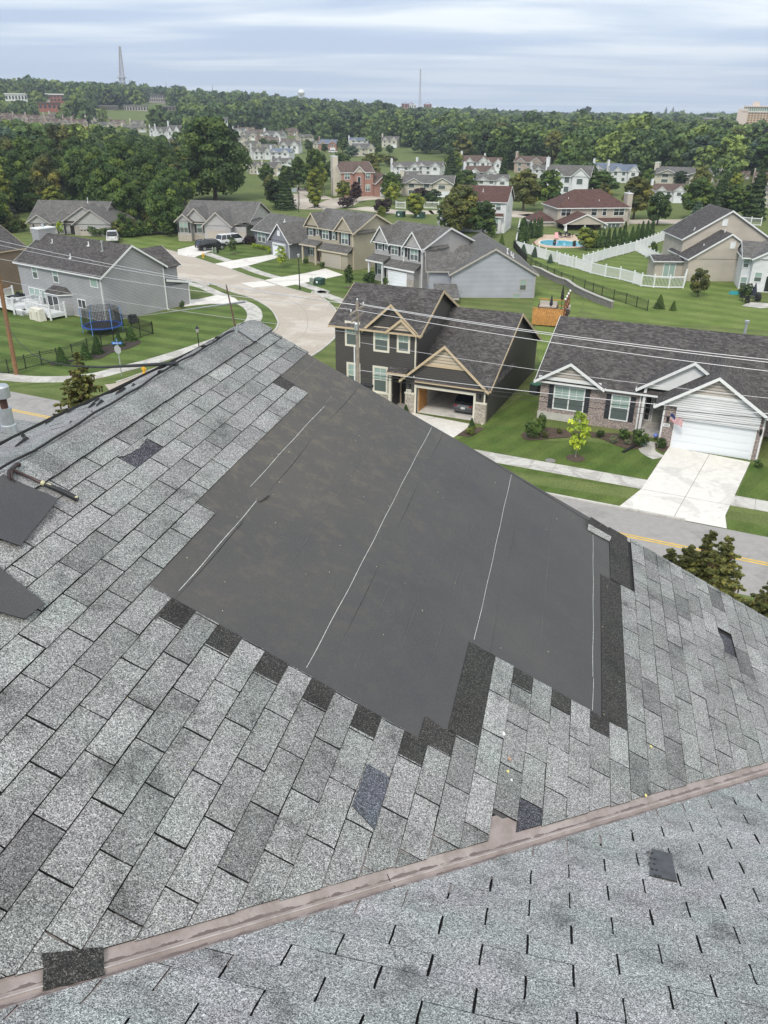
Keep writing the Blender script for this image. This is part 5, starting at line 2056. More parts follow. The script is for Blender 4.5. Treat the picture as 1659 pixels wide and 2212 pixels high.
# ---- white house behind the flowering shrub
h = House('white_maroon_house', 'white two-storey house with maroon roof behind the white-flowering trees', 13.9, 158.9, -16.4, [S_white], R_red)
h.block(0, 0, 8.7, 8.5, 5.5).gable(0, 0, 8.7, 8.5, 5.5, 'x', .54, .3)
h.window('f', 0, 6.85, 4.1, .85, 1.1).window('r', 8.7, 3.6, 3.4, .6, 1.1)
h.block(5.9, -.7, 8.0, 0, 3.0).shed(5.8, -.8, 8.2, 0, 2.95, 3.4)
h.window('f', -.7, 6.6, .9, .9, 1.9)
h.vent(3.8, 2.5, 6.9, .6)
h.down('f', 0, 8.55, 0, 5.3)
h.done()
# ---- brick-fronted house
h = House('red_brick_house', 'cream-sided house with a red brick front and tall side chimney, middle distance', -11.9, 224.3, 20, [S_cream, K_red], R_brown)
h.block(0, 0, 8.8, 8.9, 6.0).gable(0, 0, 8.8, 8.9, 6.0, 'x', .5, .4)
q = MB()
q.box(-.02, -.12, -.3, 8.82, 0.0, 5.95)
q.box(3.4, -.6, -.3, 6.0, -.12, 5.9)
q.build('brick_front', K_red, h.o)
h.gable(3.2, -.75, 6.2, 4.5, 5.9, 'y', .95, .25, ends=(1, 0))
h.window('f', -.12, .9, 4.3, 1.4, 1.4, 2).window('f', -.12, 6.7, 4.3, 1.2, 1.4, 2).window('f', -.12, .9, 1.2, 1.4, 1.6, 2).window('f', -.12, 6.7, 1.2, 1.2, 1.6, 2)
h.window('f', -.6, 4.3, .6, .8, 4.2, 1, split=.55, glass=[M_glk, M_door], name='entry')
h.block(8.9, -2.0, 14.0, 8.0, 3.3, m=1).gable(8.9, -2.1, 14.0, 8.0, 3.3, 'y', .85, .3, ends=(1, 1), gm=1)
h.garage('f', -2.02, 10.2, 0, 2.7, 2.2, M_gdw)
h.chimney(-1.4, 2.8, 0, 5.0, -.2, 9.6)
h.done([S_cream, K_red])
# ---- stepped beige house, right
h = House('tan_gabled_house', 'tan house showing two stepped gable ends above the white picket fence', 40.9, 110.4, 0, [S_tan], R_char)
h.block(0, 0, 8.3, 8, 2.9).gable(0, 0, 10.2, 8, 2.95, 'y', .62, .25)
h.block(8.3, .6, 10.2, 8, 2.9)
h.block(.2, 4.0, 13.0, 12, 5.0).gable(.2, 4.0, 12.2, 12, 5.0, 'y', .60, .3)
h.block(-3.8, 2.0, 0, 5.2, 2.2).gable(-4.0, 1.8, 0, 5.4, 2.3, 'x', .28, .2, ends=(1, 0))
h.window('f', 2.0, -2.55, .05, 1.5, 1.9, 2, split=0, name='sliding_door', glass=[M_gl, M_gl])
h.window('f', 0, 5.2, 4.4, .55, .75, 1, split=0, name='gable_vent', glass=[M_wt, M_wt])
h.window('f', 4.0, 5.2, 6.8, .55, .75, 1, split=0, name='gable_vent', glass=[M_wt, M_wt])
h.window('f', 0, 6.6, .9, .8, .9, 1, split=0, glass=[M_gld, M_gld])
h.vent(4.9, 2.0, 5.9, .6, .07).vent(1.8, 4.8, 6.0, .4).vent(2.2, 1.5, 4.3, .4)
h.down('f', 0, 7.2, 0, 5.0)
h.done()
# ---- white house cut by the right edge
h = House('white_house', 'white two-storey house with a grey roof cut off by the right edge', 46.1, 105.5, -15, [S_white], R_grey)
h.block(0, 0, 3.0, 5, 3.9).block(1.0, -1.4, 12, 7, 4.2)
h.gable(0, -.2, 6.0, 6, 3.95, 'x', .5, .25, ends=(1, 0)).gable(1.0, -1.6, 6.0, 6, 4.1, 'y', .55, .25, ends=(1, 0))
h.hip(0, -.4, 12, 7.5, 4.05, .4, .3)
h.window('f', 0, .1, 2.75, .6, 1.0).window('f', -1.4, 1.5, 1.3, .8, 1.1).window('f', 0, .15, .2, .7, 1.3)
h.window('f', -1.4, 2.9, .1, 1.6, 1.9, 2, split=0, name='sliding_door', glass=[M_glk, M_glk]).window('f', -1.4, 3.0, 2.6, 1.0, 1.2)
h.done()
# ================================================================== VEGETATION
def foliage(name, c, vary=0.35):
    c = [x * 1.5 for x in c]
    m = bpy.data.materials.new(name)
    m.use_nodes = True
    t, b = bsdf(m)
    b.inputs['Roughness'].default_value = 0.65
    b.inputs['Specular IOR Level'].default_value = 0.25
    tc = N(t, 'ShaderNodeTexCoord')
    n = N(t, 'ShaderNodeTexNoise', ins={'Scale': 0.55, 'Detail': 3.0})
    oi = N(t, 'ShaderNodeObjectInfo')
    ge = N(t, 'ShaderNodeNewGeometry')
    t.links.new(ge.outputs['Position'], n.inputs['Vector'])
    r = ramp(t, [(0.32, [x * (1 - vary) for x in c]), (0.68, [c[0] * (1 + vary * 1.25), c[1] * (1 + vary), c[2] * (1 + vary * .6)])], n.outputs[0])
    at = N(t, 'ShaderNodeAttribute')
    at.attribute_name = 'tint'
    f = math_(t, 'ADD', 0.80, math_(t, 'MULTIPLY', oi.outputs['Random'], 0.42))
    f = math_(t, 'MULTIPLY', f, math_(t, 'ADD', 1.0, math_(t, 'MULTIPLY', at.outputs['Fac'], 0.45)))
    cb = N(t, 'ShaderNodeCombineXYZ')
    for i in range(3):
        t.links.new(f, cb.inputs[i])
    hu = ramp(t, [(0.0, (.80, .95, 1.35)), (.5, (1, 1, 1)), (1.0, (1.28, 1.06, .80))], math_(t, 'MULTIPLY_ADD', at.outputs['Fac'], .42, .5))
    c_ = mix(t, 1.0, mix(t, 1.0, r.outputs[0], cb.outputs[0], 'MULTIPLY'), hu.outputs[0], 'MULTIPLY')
    t.links.new(c_, b.inputs['Base Color'])
    tr = N(t, 'ShaderNodeBsdfTranslucent')
    t.links.new(c_, tr.inputs[0])
    mx = N(t, 'ShaderNodeMixShader', ins={0: 0.28})
    out = t.nodes['Material Output']
    t.links.new(b.outputs[0], mx.inputs[1])
    t.links.new(tr.outputs[0], mx.inputs[2])
    t.links.new(mx.outputs[0], out.inputs[0])
    return m


L_deep = foliage('deep green leaves', (0.046, 0.080, 0.024))
L_mid = foliage('mid green leaves', (0.058, 0.098, 0.026))
L_yg = foliage('yellow-green leaves', (0.125, 0.155, 0.030))
L_ol = foliage('olive leaves', (0.085, 0.098, 0.032))
L_pur = foliage('purple leaves', (0.040, 0.026, 0.028))
L_blue = foliage('blue-green needles', (0.050, 0.085, 0.062))
L_con = foliage('dark needles', (0.028, 0.050, 0.020))
L_arb = foliage('arborvitae', (0.030, 0.062, 0.018))
L_lime = foliage('lime leaves', (0.20, 0.27, 0.035), .25)
L_far = foliage('distant leaves', (0.060, 0.098, 0.036), 0.42)
L_fl = foliage('white blossom', (0.40, 0.40, 0.37), .1)
L_var = foliage('variegated leaves', (0.16, 0.18, 0.11), .4)
M_bark = mat('bark', (0.085, 0.065, 0.050), 0.95, noise=.35, nscale=6)
M_barkl = mat('pale bark', (0.26, 0.23, 0.19), 0.95, noise=.3, nscale=6)


def quads_mesh(name, cen, nor, siz, tint, m):
    """leaf clumps: bent quads at cen, roughly facing nor (all numpy)"""
    n = len(cen)
    rng = np.random.default_rng(n + 3)
    r1 = rng.normal(size=(n, 3))
    u = np.cross(nor, r1)
    u /= np.linalg.norm(u, axis=1)[:, None] + 1e-9
    v = np.cross(nor, u)
    v /= np.linalg.norm(v, axis=1)[:, None] + 1e-9
    s = siz[:, None]
    a = rng.uniform(.7, 1.2, (n, 1))
    P = np.stack([cen - u * s - v * s * .45 * a, cen + u * s * .25 - v * s * a * .8, cen + u * s * a + v * s * .35, cen - u * s * .2 + v * s * .9], axis=1).reshape(-1, 3)
    me = bpy.data.meshes.new(name)
    me.vertices.add(4 * n)
    me.vertices.foreach_set('co', P.astype(np.float32).ravel())
    me.loops.add(4 * n)
    me.loops.foreach_set('vertex_index', np.arange(4 * n, dtype=np.int32))
    me.polygons.add(n)
    me.polygons.foreach_set('loop_start', np.arange(0, 4 * n, 4, dtype=np.int32))
    me.polygons.foreach_set('loop_total', np.full(n, 4, dtype=np.int32))
    a_ = me.attributes.new('tint', 'FLOAT', 'FACE')
    a_.data.foreach_set('value', tint.astype(np.float32))
    me.materials.append(m)
    me.update(calc_edges=True)
    return me


def crown_pts(kind, n, rng, h, w, lobes=None):
    """leaf positions, outward normals and tints of a crown of total height h, width w, standing on z=0"""
    if kind in ('broad', 'oval', 'round'):
        zb = {'broad': .05, 'oval': .13, 'round': .16}[kind] * h
        k = lobes or {'broad': 34, 'oval': 22, 'round': 16}[kind]
        C_, R_, Tn = [], [], []
        for i in range(k):
            f = (i + .5) / k
            z = zb + (h - zb) * (0.10 + 0.80 * f)
            prof = {'broad': math.sin(math.pi * (0.16 + 0.78 * f)) ** .7, 'oval': math.sin(math.pi * (0.18 + .74 * f)) ** .85, 'round': math.sin(math.pi * (.16 + .70 * f)) ** .8}[kind]
            a = i * 2.4 + rng.uniform(-.5, .5)
            rr = w / 2 * prof * rng.uniform(.48, .80)
            lr = w * rng.uniform(.13, .22) * (1.12 - .35 * f)
            C_.append((rr * math.cos(a), rr * math.sin(a), z))
            R_.append((lr, lr, lr * rng.uniform(.6, .85)))
            Tn.append(rng.normal(0, .55))
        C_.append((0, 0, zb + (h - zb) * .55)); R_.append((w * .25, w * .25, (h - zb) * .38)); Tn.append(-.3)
        C_, R_, Tn = np.array(C_), np.array(R_), np.array(Tn)
        wt = R_[:, 0] ** 2
        wt[-1] *= .5
        idx = rng.choice(len(C_), n, p=wt / wt.sum())
        d = rng.normal(size=(n, 3))
        d /= np.linalg.norm(d, axis=1)[:, None]
        d[:, 2] = np.abs(d[:, 2]) * np.where(rng.uniform(size=n) < .78, 1, -1)
        rad_ = rng.uniform(.62, 1.08, (n, 1)) ** .6
        P = C_[idx] + d * R_[idx] * rad_
        Nn = d + rng.normal(0, .45, (n, 3))
        Nn[:, 2] += .25
        return P, Nn, Tn[idx] + rng.normal(0, .35, n)
    if kind == 'cone':
        f = rng.uniform(0, 1, n) ** 1.35
        z = h * (.05 + .95 * f)
        layer = np.abs(((f * 11) % 1) - .5) * 2
        a = rng.uniform(0, 2 * np.pi, n)
        lob = 1 + .16 * np.sin(a * 5 + np.floor(f * 11) * 1.7)
        r = w / 2 * (1 - f) ** .85 * (.62 + .38 * layer) * lob * rng.uniform(.72, 1.06, n) + .04 * w
        P = np.stack([r * np.cos(a), r * np.sin(a), z - .10 * r], 1)
        Nn = np.stack([np.cos(a), np.sin(a), np.full(n, .7)], 1) + rng.normal(0, .4, (n, 3))
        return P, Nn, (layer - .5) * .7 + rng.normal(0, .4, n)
    if kind == 'column':
        f = rng.uniform(0, 1, n)
        a = rng.uniform(0, 2 * np.pi, n)
        pr = np.minimum(1, (1 - f) ** .55 * 1.25) * np.minimum(1, .6 + f * 3)
        r = w / 2 * pr * rng.uniform(.75, 1.08, n) * (1 + .12 * np.sin(a * 3 + f * 9))
        P = np.stack([r * np.cos(a), r * np.sin(a), h * f], 1)
        Nn = np.stack([np.cos(a), np.sin(a), np.full(n, .5)], 1) + rng.normal(0, .4, (n, 3))
        return P, Nn, rng.normal(0, .45, n)


def trunk_mesh(name, h, r, spread, m, rng, branches=9, zfrac=.8):
    mb = MB()
    mb.tube([(0, 0, -.2), (0, 0, h * .1), (rng.uniform(-.1, .1) * r * 4, 0, h * .45), (0, rng.uniform(-.1, .1) * r * 4, h * zfrac)], [r * 1.35, r, r * .6, r * .15], 7)
    for i in range(branches):
        z = h * (.22 + .5 * i / branches)
        a = i * 2.4
        l = spread * rng.uniform(.5, .85)
        mb.tube([(0, 0, z), (l * .5 * math.cos(a), l * .5 * math.sin(a), z + l * .35), (l * math.cos(a), l * math.sin(a), z + l * .8)], [r * .42, r * .25, r * .07], 5, cap=False)
    me_o = mb.build(name, m)
    return me_o


PROT = {}


def proto(key, kind, n, h, w, leaf, m, seed, tr=.22, bark=None, name='tree', zfrac=.8, extra=None):
    rng = np.random.default_rng(seed)
    P, Nn, Tt = crown_pts(kind, n, rng, h, w)
    me = quads_mesh(key + '_crown', P, Nn, rng.uniform(.6, 1.2, n) * leaf, Tt, m)
    o = bpy.data.objects.new(name, None)
    o.empty_display_size = .3
    cr_o = bpy.data.objects.new('crown', me)
    parts = [cr_o]
    if tr:
        tk = trunk_mesh('trunk', h, tr, w * .5, bark or M_bark, rng, zfrac=zfrac)
        C.objects.unlink(tk)
        parts.append(tk)
    if extra:
        P, Nn, Tt = crown_pts(kind, extra, np.random.default_rng(seed), h, w * 1.03)
        cl_ = np.sin(P[:, 0] * 1.9 + 1) * np.sin(P[:, 1] * 2.3) * np.sin(P[:, 2] * 2.1 + .6) > .12
        P, Nn, Tt = P[cl_], Nn[cl_], Tt[cl_]
        me2 = quads_mesh(key + '_blossom', P, Nn, np.full(len(P), leaf * .95), Tt, L_fl)
        parts.append(bpy.data.objects.new('blossom', me2))
    PROT[key] = (name, parts, h, w)


proto('broad', 'broad', 8500, 16, 12, .33, L_deep, 1, .34)
proto('broad2', 'oval', 8500, 16, 12, .33, L_deep, 8, .34)
proto('big', 'broad', 15000, 18, 15, .34, L_deep, 21, .42)
proto('oval', 'oval', 3400, 11, 6.5, .30, L_mid, 2, .22)
proto('oval2', 'oval', 3400, 11, 6.5, .30, L_mid, 12, .22)
proto('round', 'round', 2600, 7, 5.5, .24, L_mid, 3, .16)
proto('cone', 'cone', 3600, 13, 6, .30, L_con, 4, .2, zfrac=.95, name='conifer')
proto('arb', 'column', 1100, 5, 1.5, .14, L_arb, 5, 0, name='arborvitae')
proto('young', 'oval', 1300, 4.2, 2.1, .11, L_mid, 6, .05, M_barkl, name='young_tree')
proto('shrub', 'round', 900, 1.5, 2.0, .10, L_deep, 7, 0, name='shrub')
proto('flower', 'oval', 3000, 7, 6, .24, L_mid, 9, .14, extra=2600, name='flowering_tree')
proto('wood', 'broad', 3800, 15, 12, .44, L_far, 31, .3)
proto('wood2', 'oval', 3800, 15, 11, .44, L_far, 32, .3)
proto('wood3', 'oval', 3200, 15, 9, .42, L_far, 33, .3)


def plant(key, loc, h, w, m=None, label=None, cat='tree', group=None, rz=None):
    nm, parts, ph, pw = PROT[key]
    o = bpy.data.objects.new(nm, None)
    o.empty_display_size = .3
    C.objects.link(o)
    o.location = loc
    o.scale = (w / pw, w / pw, h / ph)
    o.rotation_euler = (0, 0, random.uniform(0, 6.28) if rz is None else rz)
    for p in parts:
        c = p.copy()
        C.objects.link(c)
        c.parent = o
        if m is not None and p.name.startswith('crown'):
            c.material_slots[0].link = 'OBJECT'
            c.material_slots[0].material = m
    return tag(o, label, cat, group)


def htop(P, z, x, y):
    d = ray(z, x, y)
    return HC + d.z / math.hypot(d.x, d.y) * math.hypot(P.x, P.y) - P.z


def veg(key, z, x, yb, yt, wpx, m=None, label=None, cat='tree', group=None):
    P = G(z, x, yb)
    sc_ = {'a': .3307, 'b': .3307, 'c': .26454, 'd': .2725, '1': .2976, '2': .3637, '3': .3387, 'D': 1.0}[z]
    hh = max(.4, htop(P, z, x, yt))
    P2 = P.copy()
    return plant(key, P2, hh, wpx * sc_ * pxm(P), m, label, cat, group)


random.seed(11)
veg('big', 'a', 1410, 560, -22, 450, L_deep, 'huge dark green tree towering behind the greige ranch house')
# wood behind the left ranch
wood = []
WP = [(-80, 330), (1180, 330), (1180, 420), (1230, 600), (1190, 700), (1120, 790), (900, 775), (790, 770), (740, 700), (600, 600), (130, 640), (110, 760), (-80, 780)]


def inpoly(x, y, P):
    c = False
    for i in range(len(P)):
        x0, y0 = P[i]
        x1, y1 = P[i - 1]
        if (y0 > y) != (y1 > y) and x < (x1 - x0) * (y - y0) / (y1 - y0) + x0:
            c = not c
    return c


cand = []
for i in range(5000):
    x, y = random.uniform(-80, 1230), 330 + 460 * random.random() ** 1.0
    if not inpoly(x, y, WP):
        continue
    P = G('a', x, y)
    if all((P - q[0]).length > 8.0 for q in cand):
        cand.append((P, x, y))
for i, (P, x, y) in enumerate(cand):
    hh = random.uniform(11, 17.5) * (0.75 if y > 690 else 1)
    if x > 1100:
        hh *= .72
    if x < 60:
        hh *= .95
    az_ = ray('a', x, y)
    vt_ = random.uniform(112, 170) if random.random() < .9 else 92
    if x > 640:
        vt_ += 25
    hh = min(hh, max(5, htop(P, 'a', x, vt_) * .94))
    k = random.random()
    if k < .10:
        plant('oval', P, hh * .85, hh * .5, L_yg, 'yellow-green tree among darker ones in the left wood', group='trees of the left wood')
    elif k < .25:
        plant('broad2', P, hh, hh * .62, L_ol, 'olive-toned tree in the left wood', group='trees of the left wood')
    elif k < .6:
        plant('broad', P, hh, hh * .66, L_deep, 'dark green tree in the left wood', group='trees of the left wood')
    else:
        plant('broad2', P, hh, hh * .66, L_mid, 'mid green tree in the left wood', group='trees of the left wood')
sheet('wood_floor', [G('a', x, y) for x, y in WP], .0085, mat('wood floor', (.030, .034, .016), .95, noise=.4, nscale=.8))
for (x, yb, yt, w_) in ((365, 640, 455, 150), (40, 740, 560, 110), (20, 640, 350, 130)):
    veg('oval', 'a', x, yb, yt, w_, L_yg, 'yellow-green sapling in front of the dark wood behind the stone ranch house', group='saplings at the wood edge')
for i in range(62):
    x = random.uniform(-60, 1190)
    y = (790 + 12 * math.sin(x * .01) - (0 if x < 1000 else (x - 1000) * .03)) if x > 620 else random.uniform(600, 650) if x > 120 else random.uniform(740, 775)
    y -= random.choice((0, 0, 25, 50))
    veg('shrub', 'a', x, y, y - random.uniform(55, 120), random.uniform(80, 150), random.choice([L_mid, L_deep, L_ol]), 'wild shrub along the foot of the left wood', 'shrub', 'undergrowth at the wood edge')
MT = [  # proto, sheet, x, base, top, width, leaves, label
    ('oval', 'b', 585, 470, 310, 105, L_deep, 'dark tree left of the pair behind the tan street, middle distance'),
    ('oval2', 'b', 640, 610, 415, 160, L_con, 'dark full tree right behind the blue-grey house'),
    ('oval', 'b', 790, 495, 262, 135, L_deep, 'tall dark tree of a pair beside the side street'),
    ('oval2', 'b', 893, 495, 205, 125, L_mid, 'tallest mid green tree left of the red brick house'),
    ('oval', 'b', 705, 480, 325, 90, L_mid, 'slim green tree left of the tall pair'),
    ('round', 'b', 895, 612, 470, 108, L_yg, 'lollipop-shaped bright tree on the street verge'),
    ('round', 'b', 1085, 560, 430, 115, L_yg, 'bright tree in front of the red brick house'),
    ('oval', 'b', 1165, 575, 432, 85, L_pur, 'dark purple-brown tree in front of the red brick house'),
    ('shrub', 'b', 1105, 612, 540, 130, L_pur, 'broad purple-leaved bush behind the beige house'),
    ('shrub', 'b', 1335, 655, 555, 140, L_pur, 'large round purple-leaved bush by the far street'),
    ('round', 'b', 1400, 540, 375, 160, L_mid, 'full green tree right of the red brick house'),
    ('round', 'b', 1395, 590, 440, 115, L_yg, 'yellow-green tree in front of the full green one'),
    ('round', 'b', 1548, 672, 508, 128, L_yg, 'lollipop-shaped tree by the white picket fence and green box'),
    ('shrub', 'b', 1330, 670, 600, 60, L_yg, 'thin bright sapling beside the round purple bush'),
    ('oval', 'b', 725, 250, 190, 42, L_con, 'small dark tree in front of a far white house'),
    ('round', 'b', 855, 250, 160, 65, L_deep, 'round dark tree among the far houses'),
    ('round', 'b', 1078, 250, 150, 90, L_mid, 'round green tree right of the blue-roofed far house'),
    ('broad', 'b', 1138, 280, 200, 85, L_blue, 'drooping blue-green willow among the far houses'),
    ('round', 'b', 1305, 262, 190, 72, L_mid, 'green tree beside the far cream house'),
    ('round', 'b', 1272, 195, 128, 62, L_mid, 'green tree between two far houses'),
    ('round', 'b', 1385, 262, 198, 60, L_deep, 'dark tree in front of the far right house'),
    ('round', 'b', 1065, 290, 248, 95, L_yg, 'low yellowish tree behind the red brick house'),
    ('round', 'b', 1285, 335, 250, 170, L_yg, 'wide yellowish tree behind the red brick house'),
    ('round', 'b', 1385, 345, 262, 105, L_ol, 'olive tree behind the red brick house'),
    ('oval', 'b', 560, 210, 150, 60, L_deep, 'small dark tree among the leftmost far white houses'),
    ('round', 'b', 620, 210, 170, 90, L_mid, 'leafy tree between far roofs'),
    ('oval', 'b', 960, 250, 190, 50, L_deep, 'dark slim tree by the blue-roofed far house'),
    ('round', 'c', 590, 480, 298, 165, L_yg, 'big yellow-green tree between two far roofs'),
    ('broad', 'c', 680, 650, 445, 210, L_mid, 'broad green tree behind the white-flowering shrub'),
    ('cone', 'c', 992, 590, 325, 115, L_con, 'dark green conifer standing beside the far brown roofs'),
    ('round', 'c', 930, 590, 515, 85, L_deep, 'dark small round tree below the far white gable'),
    ('round', 'c', 1112, 400, 303, 85, L_mid, 'small bright tree by the far tan house'),
    ('round', 'c', 1382, 395, 318, 125, L_yg, 'yellow-green tree on the skyline of the far grey roof'),
    ('oval', 'c', 1160, 790, 425, 265, L_ol, 'large yellowish-green tree right of the white maroon-roofed house'),
    ('oval2', 'c', 1360, 790, 430, 215, L_mid, 'large green tree left of the pool house'),
    ('oval', 'c', 70, 720, 470, 150, L_mid, 'dark green tree behind the beige house roof'),
    ('round', 'c', 280, 845, 638, 165, L_yg, 'young round tree in front of the purple bushes'),
    ('round', 'c', 320, 690, 595, 140, L_pur, 'purple-leaved tree behind the young round one'),
    ('round', 'c', 420, 740, 610, 150, L_con, 'dark evergreen beside the purple-leaved tree'),
    ('broad', 'c', 640, 970, 560, 330, L_ol, 'large tree with reddish-green crown left of the white maroon-roofed house'),
    ('flower', 'c', 560, 960, 690, 230, L_mid, 'tree covered in white blossom behind the light grey house'),
    ('oval2', 'c', 830, 1005, 690, 230, L_deep, 'dense dark tree in front of the white maroon-roofed house'),
    ('round', 'c', 900, 1010, 870, 90, L_mid, 'small tree at the corner of the white maroon-roofed house'),
    ('cone', 'c', 985, 1065, 980, 50, L_mid, 'little shrub on the lawn strip by the white fence'),
    ('cone', 'c', 1160, 1150, 1062, 72, L_blue, 'leftmost small conifer outside the white fence'),
    ('cone', 'c', 1252, 1165, 1080, 58, L_blue, 'middle small conifer outside the white fence'),
    ('cone', 'c', 1380, 1215, 1138, 52, L_blue, 'rightmost small conifer outside the white fence'),
    ('oval', 'd', 310, 640, 435, 300, L_mid, 'broad green tree behind the pool house roof'),
    ('oval2', 'd', 590, 830, 470, 250, L_ol, 'tall mixed green tree right of the pool house chimney'),
    ('round', 'd', 780, 880, 612, 222, L_deep, 'dark round tree on the grass beyond the pool garden'),
    ('oval', 'd', 1090, 760, 385, 190, L_ol, 'tall olive-green tree rising above the roofs at the right'),
    ('oval2', 'd', 1080, 830, 480, 260, L_mid, 'wide green tree in front of the tall olive one'),
    ('cone', 'd', 1070, 960, 690, 215, L_blue, 'stout blue spruce at the end of the white fence'),
    ('cone', 'd', 1230, 830, 520, 150, L_con, 'dark conifer behind the blue spruce'),
    ('oval', 'd', 1370, 830, 540, 240, L_mid, 'bright green tree behind the tan gabled house'),
    ('cone', 'd', 1535, 840, 395, 190, L_con, 'tall dark spruce near the right edge'),
    ('cone', 'd', 1385, 570, 400, 70, L_con, 'right one of two slim dark conifers near the skyline'),
    ('cone', 'd', 1340, 570, 430, 90, L_con, 'left one of two slim dark conifers near the skyline'),
    ('round', 'd', 960, 560, 445, 120, L_con, 'dark green tree against the far tan roof'),
    ('broad', 'd', 1090, 480, 275, 220, L_ol, 'broad yellow-olive tree at the edge of the far wood'),
    ('round', 'd', 1640, 560, 470, 130, L_ol, 'olive bush at the right edge'),
    ('round', 'd', 215, 1078, 888, 185, L_yg, 'small flat-topped tree between the pool and the hedge'),
    ('round', 'd', 1100, 1447, 1215, 172, L_ol, 'small open-crowned tree with yellowing leaves on the back lawn'),
    ('cone', 'd', 795, 1540, 1428, 88, L_mid, 'larger of two little conifers beyond the brick ranch roof'),
    ('cone', 'd', 905, 1555, 1478, 58, L_mid, 'smaller of two little conifers beyond the brick ranch roof'),
    ('shrub', 'd', 1480, 1450, 1345, 120, L_deep, 'leafy bush at the corner of the white house, right edge'),
    ('shrub', 'd', 745, 1105, 1010, 60, L_mid, 'shrub inside the white fence corner'),
    ('young', 'b', 1118, 1138, 975, 70, L_deep, 'young tree with tree ring in front of the light grey house'),
    ('young', 'b', 680, 1000, 852, 78, L_lime, 'bright young tree in front of the beige house'),
    ('young', 'b', 363, 915, 795, 62, L_mid, 'young tree on the lawn beside the parked vehicles'),
    ('shrub', 'b', 470, 850, 792, 90, L_pur, 'twiggy dark bush between ranch garage and blue-grey house'),
    ('shrub', 'b', 1255, 1110, 1030, 90, L_deep, 'dark bush at the light grey house porch'),
    ('shrub', 'b', 1365, 1110, 1065, 70, L_mid, 'shrub by the white garage door of the light grey house'),
    ('shrub', 'b', 835, 975, 945, 40, L_deep, 'round clipped bush at the beige house porch'),
    ('shrub', 'b', 945, 1005, 965, 42, L_deep, 'round clipped bush left of the beige garage door'),
    ('young', '3', 430, 1135, 825, 150, L_lime, 'lime-green young tree with a pale trunk in front of the brick house'),
    ('round', 'a', 160, 760, 690, 50, L_yg, 'small bright tree left of the stone ranch house'),
    ('young', 'a', 400, 790, 690, 50, L_lime, 'bright young tree in front of the stone ranch house'),
    ('round', 'a', 1100, 800, 700, 80, L_mid, 'small loose tree on the lawn beside the greige ranch house'),
    ('round', 'a', 820, 800, 640, 120, L_mid, 'rounded green tree at the foot of the wood'),
    ('cone', '2', 600, 952, 893, 42, L_arb, 'tiny clipped evergreen left of the open garage'),
    ('cone', '2', 990, 1040, 975, 48, L_arb, 'clipped evergreen right of the open garage'),
    ('shrub', '2', 985, 1075, 1030, 62, L_yg, 'ornamental grass clump right of the open garage'),
    ('shrub', '3', 150, 1015, 900, 115, L_mid, 'tall grass clump at the left of the brick house bed'),
    ('shrub', '3', 208, 985, 862, 70, L_mid, 'upright leafy shrub against the brick house corner'),
    ('shrub', '3', 235, 1010, 970, 50, L_ol, 'low plant with yellow flowers in the brick house bed'),
    ('shrub', '3', 325, 985, 950, 40, L_ol, 'low orange-tinged plant in the brick house bed'),
    ('shrub', '3', 590, 1005, 965, 60, L_deep, 'low dark shrub in the middle of the brick house bed'),
    ('shrub', '3', 735, 1020, 955, 85, L_deep, 'dark rounded shrub in the brick house bed near the porch'),
    ('shrub', '3', 830, 1062, 958, 115, L_deep, 'largest dark shrub beside the front steps'),
    ('shrub', '3', 675, 1042, 1000, 60, L_var, 'white variegated plant, left one, in the brick house bed'),
    ('shrub', '3', 765, 1055, 1018, 50, L_var, 'white variegated plant, right one, in the brick house bed'),
    ('shrub', '3', 978, 1075, 1015, 72, L_deep, 'shrub between the steps and the white garage door'),
    ('shrub', '3', 1590, 1200, 1150, 60, L_deep, 'shrub right of the white garage door'),
    ('shrub', '1', 1325, 672, 618, 42, L_deep, 'dark clipped bush at the right corner of the grey house'),
    ('cone', '1', 455, 1080, 950, 100, L_arb, 'first round evergreen from the left along the black fence'),
    ('cone', '1', 625, 1040, 918, 92, L_arb, 'second evergreen from the left along the black fence'),
    ('cone', '1', 712, 1000, 862, 92, L_arb, 'third evergreen from the left along the black fence'),
    ('cone', '1', 955, 905, 805, 92, L_arb, 'rightmost evergreen along the black fence, beside the trampoline'),
    ('cone', '1', 868, 945, 845, 80, L_arb, 'evergreen half hidden by the street sign'),
]
for (k, z, x, yb, yt, w_, m, lb) in MT:
    veg(k, z, x, yb, yt, w_, m, lb, 'bush' if k == 'shrub' else 'tree')
for i, (z, x, yb, yt, w_) in enumerate([('c', 1152, 1060, 845, 95), ('c', 1213, 1015, 862, 42), ('c', 1244, 1012, 850, 42), ('c', 1274, 1010, 850, 42), ('c', 1300, 1005, 842, 42),
                                        ('d', 235, 1058, 985, 45), ('d', 275, 1060, 930, 42), ('d', 310, 1060, 912, 42), ('d', 345, 1058, 905, 40), ('d', 385, 1055, 898, 42), ('d', 430, 1050, 893, 42), ('d', 470, 1046, 888, 42), ('d', 508, 1040, 848, 42), ('d', 530, 1045, 930, 42)]):
    veg('arb', z, x, yb, yt, w_, None, 'narrow arborvitae in the row %s' % ('left of the pool' if z == 'c' else 'behind the small tree by the pool'), 'arborvitae', 'arborvitae hedge rows')
for i, (x, yb, yt) in enumerate([(575, 1012, 885), (615, 1010, 865), (650, 1008, 845), (690, 1002, 840), (730, 992, 822)]):
    veg('cone', 'd', x, yb, yt, 62, L_arb, 'pointed evergreen in the clump beside the pool lawn', 'evergreen', 'evergreen clump')
